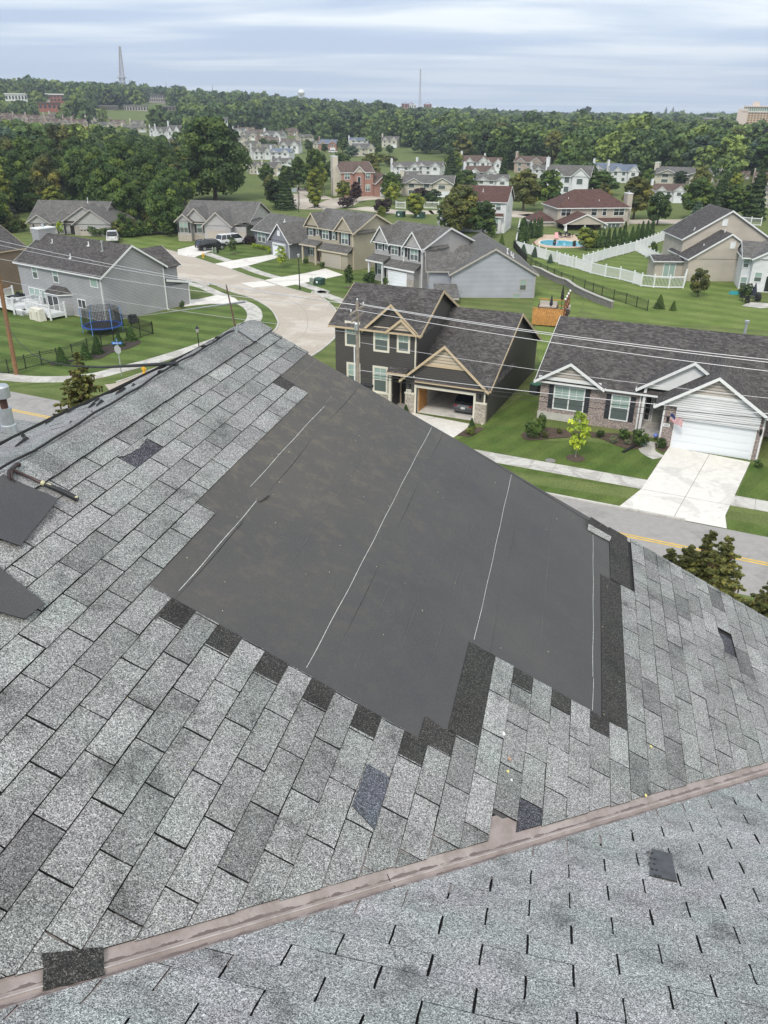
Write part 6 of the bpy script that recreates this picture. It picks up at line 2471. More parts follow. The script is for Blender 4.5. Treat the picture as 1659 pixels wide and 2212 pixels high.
for i, (x, y) in enumerate([(500, 875), (530, 880), (560, 885), (590, 890), (605, 905)]):
    veg('shrub', 'b', x, y, y - 32, 42, L_lime, 'flowering yellow-green shrub in front of the blue-grey house', 'bush', 'flowering shrubs of the blue-grey house')
for x, y in ((60, 805), (30, 805), (130, 810), (210, 820)):
    veg('shrub', 'b', x, y, y - 22, 30, L_deep, 'small clipped bush along the greige ranch house front', 'bush', 'clipped bushes of the ranch house')

# spruces just beyond our own roof
def near_spruce(name, label, z, x, y, dist, h, spread, seed, dens=1.0):
    """spruce whose tip shows at a sight line: whorls of drooping branches with needles and hanging cones"""
    d = ray(z, x, y)
    tip = EYE + d * (dist / math.hypot(d.x, d.y))
    rng = random.Random(seed)
    o = thing(name, label, 'tree', (tip.x, tip.y, tip.z - h))
    tk = MB()
    tk.tube([(0, 0, -1), (0, 0, h * .6), (0, 0, h)], [.16, .09, .012], 7)
    nd, ct = [], []
    nn_, nt_ = [], []
    zc = h
    while zc > h - spread * 2.6:
        rr = (h - zc) * .46 + .12
        for k in range(int(7 + (h - zc) * 3.2)):
            a = rng.uniform(0, 6.28)
            L = rr * rng.uniform(.6, 1.15)
            up0 = rng.uniform(.0, .35)
            pts = []
            for i in range(6):
                u = i / 5
                pts.append(Vector((math.cos(a) * L * u, math.sin(a) * L * u, zc + up0 * L * u - .18 * L * u * u)))
            tk.tube(pts, [.02, .016, .013, .01, .008, .005], 4, cap=False)
            for i in range(int(85 * L * dens) + 20):
                u = rng.uniform(.12, 1)
                p = pts[0].lerp(pts[-1], u) + Vector((0, 0, up0 * L * (u - u) - .18 * L * (u * u - u)))
                side = rng.choice((-1, 1))
                w_ = .30 * L * (1.1 - u) * rng.random()
                q = p + Vector((-math.sin(a) * side * w_, math.cos(a) * side * w_, -w_ * .25 + rng.uniform(-.02, .03)))
                nd.append(q)
                nn_.append((rng.gauss(0, .5), rng.gauss(0, .5), 1))
                nt_.append(rng.gauss(0, .5))
            if rng.random() < .55 and L > .25:
                for q_ in range(rng.randint(1, 3)):
                    u = rng.uniform(.5, .98)
                    ct.append(pts[0].lerp(pts[-1], u) - Vector((0, 0, .02)))
        zc -= .16 + .03 * (h - zc)
    tk.build('trunk', M_bark, o)
    me = quads_mesh('needles', np.array([tuple(q) for q in nd]), np.array(nn_, float), np.full(len(nd), .052), np.array(nt_, float), L_spr)
    oo = bpy.data.objects.new('crown', me)
    C.objects.link(oo)
    oo.parent = o
    cm = MB()
    for p in ct:
        cm.lathe((p.x, p.y, p.z - .13), [(.004, 0), (.018, .02), (.023, .06), (.016, .11), (.004, .13)], 6)
    c2 = cm.build('cones', mat('spruce cones', (.11, .065, .035), .9), o)
    c2['kind'] = 'stuff'
    return o


L_spr = foliage('spruce needles', (0.075, 0.085, 0.030))
near_spruce('spruce', 'spruce laden with cones behind our roof ridge at the left, above the street', '1', 555, 1005, 24, 12, 2.0, 3)
near_spruce('spruce', 'spruce with cones just past the gable edge, before the yellow line', 'D', 1540, 1152, 20, 10, 1.3, 5, 1.2)
for (u, v, sd_) in ((1492, 1182, 15), (1575, 1166, 16), (1452, 1192, 17)):
    near_spruce('spruce', 'bushy side leader of the spruce past the gable edge', 'D', u, v, 19.5, 10, .8, sd_, 1.3)['group'] = 'side leaders of the right spruce'
near_spruce('spruce', 'spruce tip cut off by the right edge below the road', 'D', 1668, 1258, 18, 10, .9, 6)
# our own front yard below
sheet('lawn', [Vector((RC + RD * t + RN * -3.8)) for t in (-40, 40)] + [Vector((RC + RD * t + RN * -24)) for t in (40, -40)], .0062, M_lawnD)

# ================================================================== FAR HOUSES
def far_proto(key, wall, roof, front=None, label=''):
    h = House('far_house', None, 0, 0, 0, wall, roof)
    h.block(0, 0, 12, 8, 5).gable(0, 0, 12, 8, 5, 'x', .6, .4)
    h.block(7.5, -1.6, 12, 0, 5).gable(7.3, -1.8, 12.1, 4, 5.0, 'y', .85, .3, ends=(1, 0))
    h.gable(1.0, -.4, 4.6, 4, 5.0, 'y', .9, .25, ends=(1, 0))
    h.chimney(-.9, 3, 0, 4.4, 0, 9.2)
    for (a, z) in ((1.6, 3.2), (5.2, 3.2), (1.6, .8), (5.2, .8)):
        h.window('f', 0, a, z, 1.3, 1.4, 1, split=0, glass=[M_gld, M_gld])
    h.window('f', -1.6, 8.8, 3.0, 1.6, 1.4, 1, split=0, glass=[M_gld, M_gld])
    h.garage('f', -1.62, 8.0, 0, 3.4, 2.1, M_gdw, rows=1)
    o = h.done()
    for q in [o] + list(o.children_recursive):
        C.objects.unlink(q)
    PROT[key] = o


far_proto('fw', S_white, R_grey)
far_proto('fc', S_cream, R_grey)
far_proto('fb', siding('pinkish siding', (.45, .36, .31)), R_brown)
far_proto('fr', K_red, R_blue)
far_proto('fbl', S_white, R_blue)
far_proto('fbr', S_white, R_brown)
random.seed(21)
FARR = []
FH = [('fb', 'D', 0, 34, 241, 264, 10), ('fb', 'D', 30, 62, 244, 270, -15), ('fb', 'D', 62, 97, 245, 272, 20), ('fb', 'D', 96, 132, 245, 268, -10), ('fb', 'D', 104, 138, 253, 279, 25),
      ('fb', 'D', 136, 168, 250, 277, -20), ('fb', 'D', 160, 192, 254, 281, 15), ('fc', 'D', 182, 213, 250, 271, -25), ('fc', 'D', 205, 247, 261, 278, 5), ('fb', 'D', -6, 30, 254, 275, -10),
      ('fc', 'D', 268, 318, 267, 286, 10), ('fw', 'D', 322, 352, 271, 296, -20), ('fw', 'D', 340, 370, 270, 300, 25), ('fw', 'D', 360, 396, 265, 308, -30), ('fc', 'D', 352, 386, 298, 318, 10),
      ('fw', 'D', 344, 412, 350, 398, 30),
      ('fw', 'b', 368, 462, 82, 140, 15), ('fc', 'b', 408, 520, 110, 172, -10), ('fw', 'b', 548, 690, 98, 182, -25), ('fb', 'b', 688, 792, 84, 142, 20), ('fc', 'b', 440, 552, 168, 245, 30),
      ('fw', 'b', 658, 802, 160, 258, -15), ('fw', 'b', 488, 612, 203, 298, 20), ('fbl', 'b', 592, 745, 213, 295, -20), ('fw', 'b', 618, 762, 278, 352, 10), ('fc', 'b', 458, 562, 300, 392, -30),
      ('fc', 'b', 560, 690, 300, 405, 15), ('fr', 'b', 918, 1042, 155, 238, -10), ('fbl', 'b', 1120, 1250, 145, 205, 5), ('fc', 'b', 1140, 1290, 180, 275, 20), ('fc', 'b', 1325, 1442, 133, 218, -15), ('fc', 'b', 880, 960, 165, 225, 20),
      ('fw', 'c', 92, 320, 375, 500, 10), ('fw', 'c', 270, 500, 368, 498, -15), ('fw', 'c', 160, 345, 455, 560, 20), ('fc', 'c', 150, 600, 480, 670, -5), ('fbr', 'c', 660, 870, 318, 480, 15), ('fbr', 'c', 830, 990, 335, 480, -10),
      ('fbr', 'c', 690, 945, 405, 560, 20), ('fw', 'c', 750, 1050, 478, 620, 5), ('fb', 'c', 1065, 1335, 325, 480, -20), ('fw', 'c', 1230, 1400, 400, 520, 20), ('fw', 'c', 1320, 1700, 385, 660, -8),
      ('fbl', 'd', 245, 470, 370, 520, -15), ('fbl', 'd', 390, 625, 380, 545, 18), ('fc', 'd', 725, 1240, 408, 560, -12), ('fbr', 'd', 735, 990, 535, 700, 15), ('fb', 'd', 1545, 1700, 445, 560, 10), ('fc', 'd', 1565, 1760, 550, 740, -10), ('fb', 'd', 1430, 1510, 465, 515, 10)]
for (x, y) in ((400, 190), (455, 130), (520, 145), (575, 190), (420, 235), (600, 240), (545, 290), (700, 205), (840, 175), (500, 370), (620, 195)):
    FH.append((random.choice(['fw', 'fc', 'fw', 'fb']), 'b', x - 55, x + 55, y - 52 - (y > 250) * 20, y, random.uniform(-30, 30)))
for (u, v) in ((18, 268), (50, 262), (80, 276), (120, 262), (176, 266), (225, 268), (256, 276), (150, 262), (300, 278)):
    FH.append((random.choice(['fb', 'fc', 'fb']), 'D', u - 17, u + 17, v - 20, v, random.uniform(-30, 30)))
FLB = {'fw': 'white far-off house with a grey roof', 'fc': 'cream far-off house with a grey roof', 'fb': 'pinkish far-off house with a brown roof', 'fr': 'brick far-off house with a blue-grey roof', 'fbl': 'white far-off house with a blue roof', 'fbr': 'white far-off house with a brown roof'}
for i, (k, z, x0, x1, yt, yb, yw) in enumerate(FH):
    P = G(z, (x0 + x1) / 2, yb)
    s_ = {'D': 1, 'b': .3307, 'c': .26454, 'd': .2725}[z]
    pw = pxm(P)
    wid = (x1 - x0) * s_ * pw
    hei = max(3, htop(P, z, (x0 + x1) / 2, yt))
    o = copy_tree(PROT[k])
    o.scale = (wid / 13.2, wid / 13.2, hei / 8.6)
    az = math.atan2(P.x, P.y)
    yaw = rad(yw) - az
    off = Vector((6.0 * wid / 13.2 * math.cos(yaw), 6.0 * wid / 13.2 * math.sin(yaw), 0))
    o.location = P - off
    o.rotation_euler = (0, 0, yaw)
    reg = 'on the hill at the far left' if z == 'D' and x0 < 250 else 'above the left wood' if z == 'D' else 'in the cluster left of the red brick house' if z == 'b' and x0 < 850 else 'beyond the red brick house' if z == 'b' else 'behind the white maroon-roofed house' if z == 'c' else 'near the far wood, right'
    tag(o, FLB[k] + ' ' + reg, 'house', 'far-off houses')
    dd_ = ray(z, x0, yt), ray(z, x1, yb)
    FARR.append((P, math.hypot(P.x, P.y), wid, hei))

# ================================================================== WOODS
def proj(P):
    v = Vector(P) - EYE
    zf = v.dot(F0)
    return (v.dot(RV) / zf, v.dot(UV_) / zf)


FB = []
for (P, r, wd, hh) in FARR + [(Vector((-8, 228, 0)), 228, 14, 9), (Vector((18, 160, 0)), 160, 10, 8), (Vector((41, 168, 0)), 172, 20, 6), (Vector((-55, 150, 0)), 160, 18, 5)]:
    a = proj(P)
    sc_ = wd / 2 / r
    FB.append((a[0] - sc_ * 1.05, a[0] + sc_ * 1.05, a[1], a[1] + hh / r, r))
for (u0, u1, v0, v1, r) in ((1592, 1675, 231, 280, 900), (8, 62, 203, 217, 900), (96, 140, 203, 220, 900), (84, 132, 224, 236, 760), (215, 256, 229, 241, 820), (268, 322, 228, 241, 830), (330, 385, 230, 240, 850), (320, 359, 205, 219, 1080), (866, 933, 223, 235, 1450), (1518, 1567, 255, 267, 1000), (474, 493, 258, 268, 560)):
    FB.append(((u0 - 829.5) / 1704, (u1 - 829.5) / 1704, (1106 - v1 - 4) / 1704, (1106 - v0) / 1704, r))


def blocked(P, h, w):
    """would this tree stand in front of a house the photograph shows"""
    r = math.hypot(P.x, P.y)
    a = proj(P)
    t = a[1] + h * 1.06 / r
    for (x0, x1, y0, y1, rr) in FB:
        if r < rr + 6 and a[0] + w * .42 / r > x0 and a[0] - w * .42 / r < x1 and t > y0 + (y1 - y0) * .22 and a[1] < y1:
            return True
        if abs(r - rr) < 14 and x0 < a[0] < x1 and rr - 4 < r:
            return abs(r - rr) < 9
    return False


rng = random.Random(4)


def in_wood(P):
    r = math.hypot(P.x, P.y)
    az = math.degrees(math.atan2(P.x, P.y))
    lim = 246 if az > 9 else 300 + (9 - az) * 22 if az > -1.5 else 520 if az > -9.5 else 262
    return r > lim


near = []
tries = 0
cells = {}
while len(near) < 105 and tries < 40000:
    tries += 1
    az = rng.uniform(-31, 31)
    r = 240 + 240 * rng.random() ** .8
    P = Vector((r * math.sin(rad(az)), r * math.cos(rad(az)), 0))
    if not in_wood(P):
        continue
    P.z = T(P.x, P.y)
    h_ = rng.uniform(11, 17)
    if blocked(P, h_, h_ * .7) or any((P - q).length < 9.5 for q in near):
        continue
    near.append(P)
    k = rng.choice(['wood', 'wood2', 'wood3'])
    mm = rng.choice([L_far, L_far, L_mid, L_deep, L_blue, L_ol, L_deep])
    col = {L_far: 'green', L_mid: 'mid green', L_deep: 'dark green', L_blue: 'blue-green', L_ol: 'olive'}[mm]
    side = 'left' if az < -9 else 'middle' if az < 5 else 'right'
    plant(k, P, h_, h_ * rng.uniform(.68, .9), mm, '%s tree at the near edge of the far wood, %s part' % (col, side), 'tree', 'trees at the edge of the far wood')
print('near wood', len(near))


# garden trees scattered between the far houses
gt = []
while len(gt) < 34:
    az = rng.uniform(-8, 29)
    r = rng.uniform(176, 300)
    P = Vector((r * math.sin(rad(az)), r * math.cos(rad(az)), 0))
    h_ = rng.uniform(5, 10)
    if in_wood(P) or blocked(P, h_, h_ * .7) or any((P - q).length < 8 for q in gt) or (az > 9 and r < 205) or r < 190 and az < 9:
        continue
    if -4 < az < 6 and r < 215:
        continue
    gt.append(P)
    k = rng.choice(['oval', 'oval2', 'round', 'cone'])
    mm = rng.choice([L_mid, L_deep, L_ol, L_yg]) if k != 'cone' else L_con
    plant(k, P, h_, h_ * rng.uniform(.5, .75), mm, '%s garden tree between the far houses' % {L_mid: 'mid green', L_deep: 'dark green', L_ol: 'olive', L_yg: 'yellow-green', L_con: 'conical dark'}[mm], 'tree', 'garden trees between the far houses')


def far_wood(name, r0, r1, space, nq, leaf, h0, h1, seed, label):
    rg = np.random.default_rng(seed)
    temps = []
    for s_ in range(5):
        P, Nn, Tt = crown_pts('broad', nq, np.random.default_rng(seed * 10 + s_), 1.0, .85, lobes=12)
        temps.append((P, Nn, Tt))
    CE, NO, SI, TI = [], [], [], []
    az0, az1 = rad(-33), rad(33)
    area = (az1 - az0) / 2 * (r1 * r1 - r0 * r0)
    n = int(area / space ** 2)
    for i in range(n):
        r = math.sqrt(rg.uniform(r0 * r0, r1 * r1))
        az = rg.uniform(az0, az1)
        P0 = Vector((r * math.sin(az), r * math.cos(az), 0))
        if not in_wood(P0):
            continue
        P0.z = T(P0.x, P0.y)
        h = rg.uniform(h0, h1) * (1 if rg.uniform() < .85 else rg.uniform(.55, 1.3))
        if blocked(P0, h, h * .8):
            continue
        if r < 520 and any((P0 - q).length < 7 for q in near):
            continue
        P, Nn, Tt = temps[i % 5]
        a = rg.uniform(0, 6.28)
        c_, s_ = math.cos(a), math.sin(a)
        R_ = np.array([[c_, -s_, 0], [s_, c_, 0], [0, 0, 1]])
        sc3 = np.array([h * rg.uniform(.85, 1.25), h * rg.uniform(.85, 1.25), h])
        CE.append((P @ R_.T) * sc3 + np.array(P0))
        NO.append(Nn @ R_.T)
        SI.append(np.full(nq, leaf * h / 14))
        TI.append(Tt * .7 + rg.normal(0, .75))
    me = quads_mesh(name, np.concatenate(CE), np.concatenate(NO), np.concatenate(SI), np.concatenate(TI), L_far)
    o = bpy.data.objects.new(name, me)
    C.objects.link(o)
    tag(o, label, 'wood', kind='stuff')
    print(name, len(CE), sum(len(c) for c in CE))


far_wood('middle_wood', 244, 560, 8.2, 560, .68, 11, 17, 51, 'unbroken mass of tree crowns beyond the far houses')
far_wood('distant_wood', 560, 1150, 12.5, 190, 1.35, 11, 18, 52, 'tree-covered land running back to the horizon')
far_wood('horizon_wood', 1150, 3000, 26.0, 60, 3.4, 13, 21, 53, 'hazy band of trees along the skyline')
# ================================================================== FENCES, DECKS, STREET FURNITURE
def fence(name, label, pts, h, kind, bay=2.4, group=None):
    """posts every bay along a ground polyline; each bay a panel"""
    o = thing(name, label, 'fence', (pts[0].x, pts[0].y, 0), 0, group)
    pts = [p - Vector((pts[0].x, pts[0].y, 0)) for p in pts]
    st = [pts[0]]
    for i in range(len(pts) - 1):
        L = (pts[i + 1] - pts[i]).length
        n = max(1, round(L / bay))
        for k in range(1, n + 1):
            st.append(pts[i].lerp(pts[i + 1], k / n))
    for p in st:
        q = MB()
        if kind == 'vinyl':
            q.box(p.x - .065, p.y - .065, -.1, p.x + .065, p.y + .065, h + .12)
            q.box(p.x - .09, p.y - .09, h + .12, p.x + .09, p.y + .09, h + .2)
            q.build('post', M_white, o)
        else:
            q.box(p.x - .035, p.y - .035, -.1, p.x + .035, p.y + .035, h + .06)
            q.build('post', M_blk, o)
    for a, b in zip(st[:-1], st[1:]):
        q = MB()
        L = (b - a).length
        u = Vector((0, 0, 1))
        if kind == 'vinyl':
            for z in (.15, h - .1):
                q.bar(a + u * z, b + u * z, .05, .14)
            n = int(L / .17)
            for i in range(1, n):
                c = a.lerp(b, i / n)
                q.bar(c + u * .1, c + u * (h - .05), .085, .025, up=(b - a))
            q.build('panel', M_white, o)
        else:
            for z in (.12, h - .12, h - .28):
                q.bar(a + u * z, b + u * z, .03, .035)
            n = int(L / .12)
            for i in range(1, n):
                c = a.lerp(b, i / n)
                q.bar(c + u * .05, c + u * h, .016, .016)
            q.build('panel', M_blk, o)
    return o


fence('black_fence', 'black metal yard fence with evergreens in front, beside the grey house', survey('1 -60,1150 65,1145 190,1112 305,1085 420,1060 530,1028 640,985 740,955 830,925 925,910 1022,884 1112,858'), 1.25, 'metal', 2.6)
fence('black_fence', 'short return of black metal fence around the air conditioner of the grey house', survey('1 1112,858 1015,830 955,805 895,800 835,765'), 1.25, 'metal', 2.2)
fence('black_fence', 'black metal fence on top of the block retaining wall', survey('c 1080,1090 1185,1225 1300,1290 1470,1365 1659,1432 d 340,1443 530,1503 700,1560'), 1.25, 'metal', 2.6)
fence('black_fence', 'thin black fence in the yard left of the red brick house', survey('b 715,515 760,508 830,500 880,520 960,512'), 1.3, 'metal', 4)
fence('white_fence', 'white picket fence curving across the near side of the back lawns', survey('c 1098,1112 1230,1152 1340,1188 1430,1212 1560,1252 d 0,1190 130,1222 250,1262 365,1290 480,1312 590,1342 650,1364 750,1375 870,1380 985,1380 1008,1310'), 1.55, 'vinyl', 2.4)
fence('white_fence', 'white fence running uphill along the left of the pool garden', survey('c 1098,1112 1112,1030 1130,935'), 1.7, 'vinyl', 1.2)
fence('white_fence', 'white privacy fence between the pool lawn and the mown lot', survey('d 185,1208 300,1172 400,1140 510,1112 605,1086 700,1052 800,1012 870,992 950,972'), 1.6, 'vinyl', 2.0)
fence('white_fence', 'white fence spur from the middle corner to the tan gabled house', survey('d 610,1086 690,1130 775,1180 805,1190'), 1.5, 'vinyl', 2.2)
for (x0, x1) in ((122, 198), (350, 470)):
    fence('white_fence', 'small piece of white fence by the far street, %s the young round tree' % ('left of' if x0 < 200 else 'right of'), survey('c %d,768 %d,772' % (x0, x1)), 1.5, 'vinyl', 3)
fence('white_fence', 'white fence glimpsed above the tan gabled house roof', survey('d 1200,865 1280,860 1400,868 1520,880 1600,885'), 1.5, 'vinyl', 3)
# retaining wall
K_block = masonry('retaining wall block', (.24, .225, .21), (.19, .18, .17), (.15, .14, .13), .5, .2, .02)
M_capst = mat('cap stone', (.38, .36, .33), .85, noise=.1, nscale=2)
rw = thing('retaining_wall', 'grey block retaining wall with pale capping behind the pale grey house', 'retaining wall')
rwp = survey('c 1235,1285 1300,1306 1370,1345 1440,1378 1515,1402 d 130,1412 200,1448 300,1492 420,1540')
q, q2 = MB(), MB()
strip_mesh(q, rwp, -.15, .15, -.2, .75)
strip_mesh(q2, rwp, -.22, .22, .75, .86)
q.build('wall', K_block, rw)
q2.build('capping', M_capst, rw)

# pool garden
pl = survey('c 1290,1046 1310,1034 1370,1028 1480,1032 1620,1036 d 60,1006 150,1010 205,1008 222,1022 210,1048 120,1052 0,1048 c 1600,1086 1480,1086 1360,1076 1300,1062')
ctrp = sum(pl, Vector()) / len(pl)
grow = lambda k: [ctrp + (p - ctrp) * k for p in pl]
sheet('pool_bed', grow(1.22), .02, mat('red mulch', (.16, .05, .03), .95, noise=.3, nscale=3), smooth=3)
sheet('patio', [p for p in survey('c 1250,1045 1330,985 1440,985 1659,985 d 120,955 250,985 240,1050 120,1062 0,1060 c 1500,1098 1340,1090 1270,1070')], .045, mat('tan pool deck', (.50, .37, .28), .85, noise=.15, nscale=1))
sheet('pool_water', pl, .06, mat('pool water', (.10, .46, .60), .06, spec=.6, noise=.12, nscale=1.2), smooth=3)
pc = MB()
strip_mesh(pc, cat_rom(pl + [pl[0]], 4), -.18, .18, 0, .10)
tag(pc.build('pool_coping', mat('pale coping', (.62, .55, .46), .8)), kind='structure')


def table_set(label, P, n, m, r=.75, h=.72):
    o = thing('patio_table', label + ' table with chairs round it', 'table', P)
    q = MB()
    q.tube([(0, 0, h - .03), (0, 0, h)], r, 16)
    q.build('table_top', m, o)
    q = MB()
    q.tube([(0, 0, 0), (0, 0, h - .03)], .05, 8)
    q.tube([(0, 0, 0), (0, 0, .04)], .3, 10)
    q.build('base', m, o)
    for i in range(n):
        a = 2 * math.pi * i / n
        c = thing('patio_chair', label + ' chair standing round the table', 'chair', Vector(P) + Vector((math.cos(a) * (r + .35), math.sin(a) * (r + .35), 0)), a - math.pi / 2, label + ' chairs')
        q = MB()
        q.box(-.24, -.24, .40, .24, .24, .45)
        q.build('seat', m, c)
        q = MB()
        q.box(-.24, .21, .45, .24, .25, .95)
        q.build('backrest', m, c)
        for (x, y) in ((-.22, -.22), (.22, -.22), (-.22, .22), (.22, .22)):
            q = MB()
            q.box(x - .015, y - .015, 0, x + .015, y + .015, .42)
            q.build('leg', m, c)
    return o


def umbrella(label, P, m, h=2.3):
    o = thing('closed_parasol', label, 'parasol', P)
    q = MB()
    q.tube([(0, 0, 0), (0, 0, h)], .03, 6)
    q.tube([(0, 0, 0), (0, 0, .08)], .3, 10)
    q.build('pole', M_blk, o)
    q = MB()
    q.lathe((0, 0, 0), [(.14, h * .42), (.19, h * .5), (.12, h * .75), (.03, h * .98), (.01, h)], 8)
    q.build('canopy', m, o)
    return o


M_navy = mat('navy canvas', (.015, .018, .035), .8)
P = G('c', 1505, 1005)
table_set('dark pool patio', P, 5, M_blk)
umbrella('closed white parasol on the pool patio', P + Vector((0, .1, 0)), M_white, 2.4)
o = thing('lounge_chair', 'small pink pool chair under the patio corner post', 'chair', G('c', 1435, 1022))
q = MB()
q.box(-.3, -.5, .25, .3, .5, .32)
q.build('seat', mat('pink plastic', (.75, .35, .38), .5), o)
q = MB()
q.hexa([(-.3, .45, .3), (.3, .45, .3), (.3, .5, .3), (-.3, .5, .3), (-.3, .7, 1.1), (.3, .7, 1.1), (.3, .76, 1.1), (-.3, .76, 1.1)])
q.build('backrest', bpy.data.materials['pink plastic'], o)
o = thing('folding_chair', 'blue and red folding chair beside the small pool tree', 'chair', G('d', 190, 1052))
q = MB()
q.box(-.35, -.3, .38, .35, .3, .43)
q.build('seat', mat('blue fabric', (.05, .20, .55), .8), o)
q = MB()
q.box(-.35, .28, .4, .35, .33, 1.0)
q.build('backrest', bpy.data.materials['blue fabric'], o)
for x in (-.33, .33):
    q = MB()
    q.bar((x, -.3, 0), (x, .3, .6), .03, .03)
    q.build('leg', mat('red frame', (.5, .05, .08), .5), o)
for (z, x, y, lb) in (('c', 1415, 1072, 'dark red planter at the near edge of the pool'), ('c', 1578, 1082, 'dark planter at the near edge of the pool'), ('d', 120, 1050, 'dark planter at the right end of the pool')):
    P = G(z, x, y)
    o = thing('planter', lb, 'planter', P)
    q = MB()
    q.lathe((0, 0, 0), [(.2, 0), (.3, .5), (.32, .52)], 10)
    q.build('pot', mat('dark pot', (.05, .02, .025), .5), o)
    c = plant('shrub', P + Vector((0, 0, .5)), .5, .6, L_deep, 'leafy plant in the %s' % lb, 'plant')
# deck of the pale grey house with cedar screen and outdoor seating
dk_o = thing('cedar_deck', 'orange cedar deck and slatted screen beside the pale grey house', 'deck')
a, b2, c2, d2 = survey('2 1345,425 1530,440 1560,330 1390,300')
ux = (b2 - a).normalized()
uy = Vector((-ux.y, ux.x, 0))
WD, DD = (b2 - a).length, 4.6
L_ = lambda x, y, z: a + ux * x + uy * y + Vector((0, 0, z))
q = MB()
q.hexa([L_(0, 0, .9), L_(WD, 0, .9), L_(WD, DD, .9), L_(0, DD, .9), L_(0, 0, 1.05), L_(WD, 0, 1.05), L_(WD, DD, 1.05), L_(0, DD, 1.05)])
q.build('platform', M_wood, dk_o)
for i in range(17):
    q = MB()
    x = WD * (i + .5) / 17
    q.hexa([L_(x - .085, -.04, .15), L_(x + .085, -.04, .15), L_(x + .085, -.01, .15), L_(x - .085, -.01, .15), L_(x - .085, -.04, 1.95), L_(x + .085, -.04, 1.95), L_(x + .085, -.01, 1.95), L_(x - .085, -.01, 1.95)])
    q.build('screen_board', M_wood, dk_o)
for y in (0, DD * .33, DD * .66, DD):
    q = MB()
    q.bar(L_(WD, y, 0), L_(WD, y, 2.9 if y else 3.0), .13, .13, up=ux)
    q.build('post', M_brwood, dk_o)
    q = MB()
    q.lathe(tuple(L_(WD, y, 2.95)), [(.1, 0), (.11, .12), (.05, .2)], 8)
    q.build('post_light', M_white, dk_o)
for z in (1.35, 1.95):
    q = MB()
    q.bar(L_(WD, 0, z), L_(WD, DD, z), .05, .1)
    q.build('rail', M_wood, dk_o)
    q = MB()
    q.bar(L_(0, DD, z), L_(WD, DD, z), .05, .1)
    q.build('rail', M_wood, dk_o)
for i in range(3):
    q = MB()
    q.hexa([L_(WD + .1 + .28 * i, .5, .1), L_(WD + .38 + .28 * i, .5, .1), L_(WD + .38 + .28 * i, 1.6, .1), L_(WD + .1 + .28 * i, 1.6, .1), L_(WD + .1 + .28 * i, .5, .8 - .24 * i), L_(WD + .38 + .28 * i, .5, .8 - .24 * i), L_(WD + .38 + .28 * i, 1.6, .8 - .24 * i), L_(WD + .1 + .28 * i, 1.6, .8 - .24 * i)])
    q.build('step', M_brwood, dk_o)
M_cush = mat('grey-beige cushion', (.42, .38, .34), .9)
M_wick = mat('dark wicker', (.07, .06, .055), .8)
for (x, y, rz, lb) in ((1.2, 3.6, 0, 'outdoor sofa with beige cushions at the back of the cedar deck'), (3.3, 2.4, -1.57, 'outdoor armchair with beige cushions at the right of the cedar deck')):
    P = L_(x, y, 1.05)
    o = thing('outdoor_sofa', lb, 'sofa', P, math.atan2(ux.y, ux.x) + rz)
    wd = 1.9 if rz == 0 else .9
    q = MB()
    q.box(-wd / 2, -.4, 0, wd / 2, .4, .3)
    q.box(-wd / 2 - .12, -.4, 0, -wd / 2, .4, .55)
    q.box(wd / 2, -.4, 0, wd / 2 + .12, .4, .55)
    q.build('frame', M_wick, o)
    q = MB()
    q.box(-wd / 2 + .02, -.38, .3, wd / 2 - .02, .25, .45)
    q.build('seat_cushion', M_cush, o)
    q = MB()
    q.box(-wd / 2 + .02, .25, .3, wd / 2 - .02, .4, .85)
    q.build('back_cushion', M_cush, o)
umbrella('tall closed black parasol on the cedar deck', L_(2.6, 3.9, 1.05), M_blk, 2.7)
umbrella('shorter closed navy parasol on the cedar deck', L_(1.7, 1.7, 1.05), M_navy, 2.0)

# white deck of the grey house
GX = math.radians(-35.3)
gm = Matrix.Translation((-42.2, 93.2, 0)) @ Matrix.Rotation(GX, 4, 'Z')
wd_o = thing('white_deck', 'raised white vinyl deck with railings and steps behind the grey house', 'deck', (-42.2, 93.2, 0), GX)
lv = [(-1.9, -3.8, 4.0, -.02, .75), (5.2, -3.0, 9.6, -1.05, .55)]
for (x0, y0, x1, y1, z) in lv:
    q = MB()
    q.box(x0, y0, z - .3, x1, y1, z)
    q.build('platform', M_white, wd_o)
    n = max(2, int((x1 - x0) / 1.9))
    px_ = [(x0 + (x1 - x0) * i / n, y0) for i in range(n + 1)] + [(x0, y1 - .1), (x1, y1 - .1)]
    for (x, y) in px_:
        q = MB()
        q.box(x - .07, y - .07, -.1, x + .07, y + .07, z + 1.1)
        q.box(x - .09, y - .09, z + 1.1, x + .09, y + .09, z + 1.16)
        q.build('post', M_white, wd_o)
    for (xa, ya, xb, yb) in ((x0, y0, x1, y0), (x0, y0, x0, y1), (x1, y0, x1, y1)):
        q = MB()
        for zz_ in (z + .12, z + .98):
            q.bar((xa, ya, zz_), (xb, yb, zz_), .06, .07)
        L = math.hypot(xb - xa, yb - ya)
        for i in range(1, int(L / .13)):
            u = i / int(L / .13)
            q.box(xa + (xb - xa) * u - .016, ya + (yb - ya) * u - .016, z + .1, xa + (xb - xa) * u + .016, ya + (yb - ya) * u + .016, z + .97)
        q.build('railing', M_white, wd_o)
for i in range(4):
    q = MB()
    q.box(4.0 + .02, -3.6 + .0, .0, 5.2 - .02, -2.4 - .3 * i, .15 * (i + 1) - .001 * i)
    q.build('step', M_white, wd_o)
P = gm @ Vector((1.4, -2.0, .75))
table_set('dark white-deck', P, 4, M_blk, .6)
o = thing('covered_grill', 'cream fabric cover draped over a grill against the white deck', 'grill cover', gm @ Vector((8.2, -3.6, 0)), GX)
q = MB()
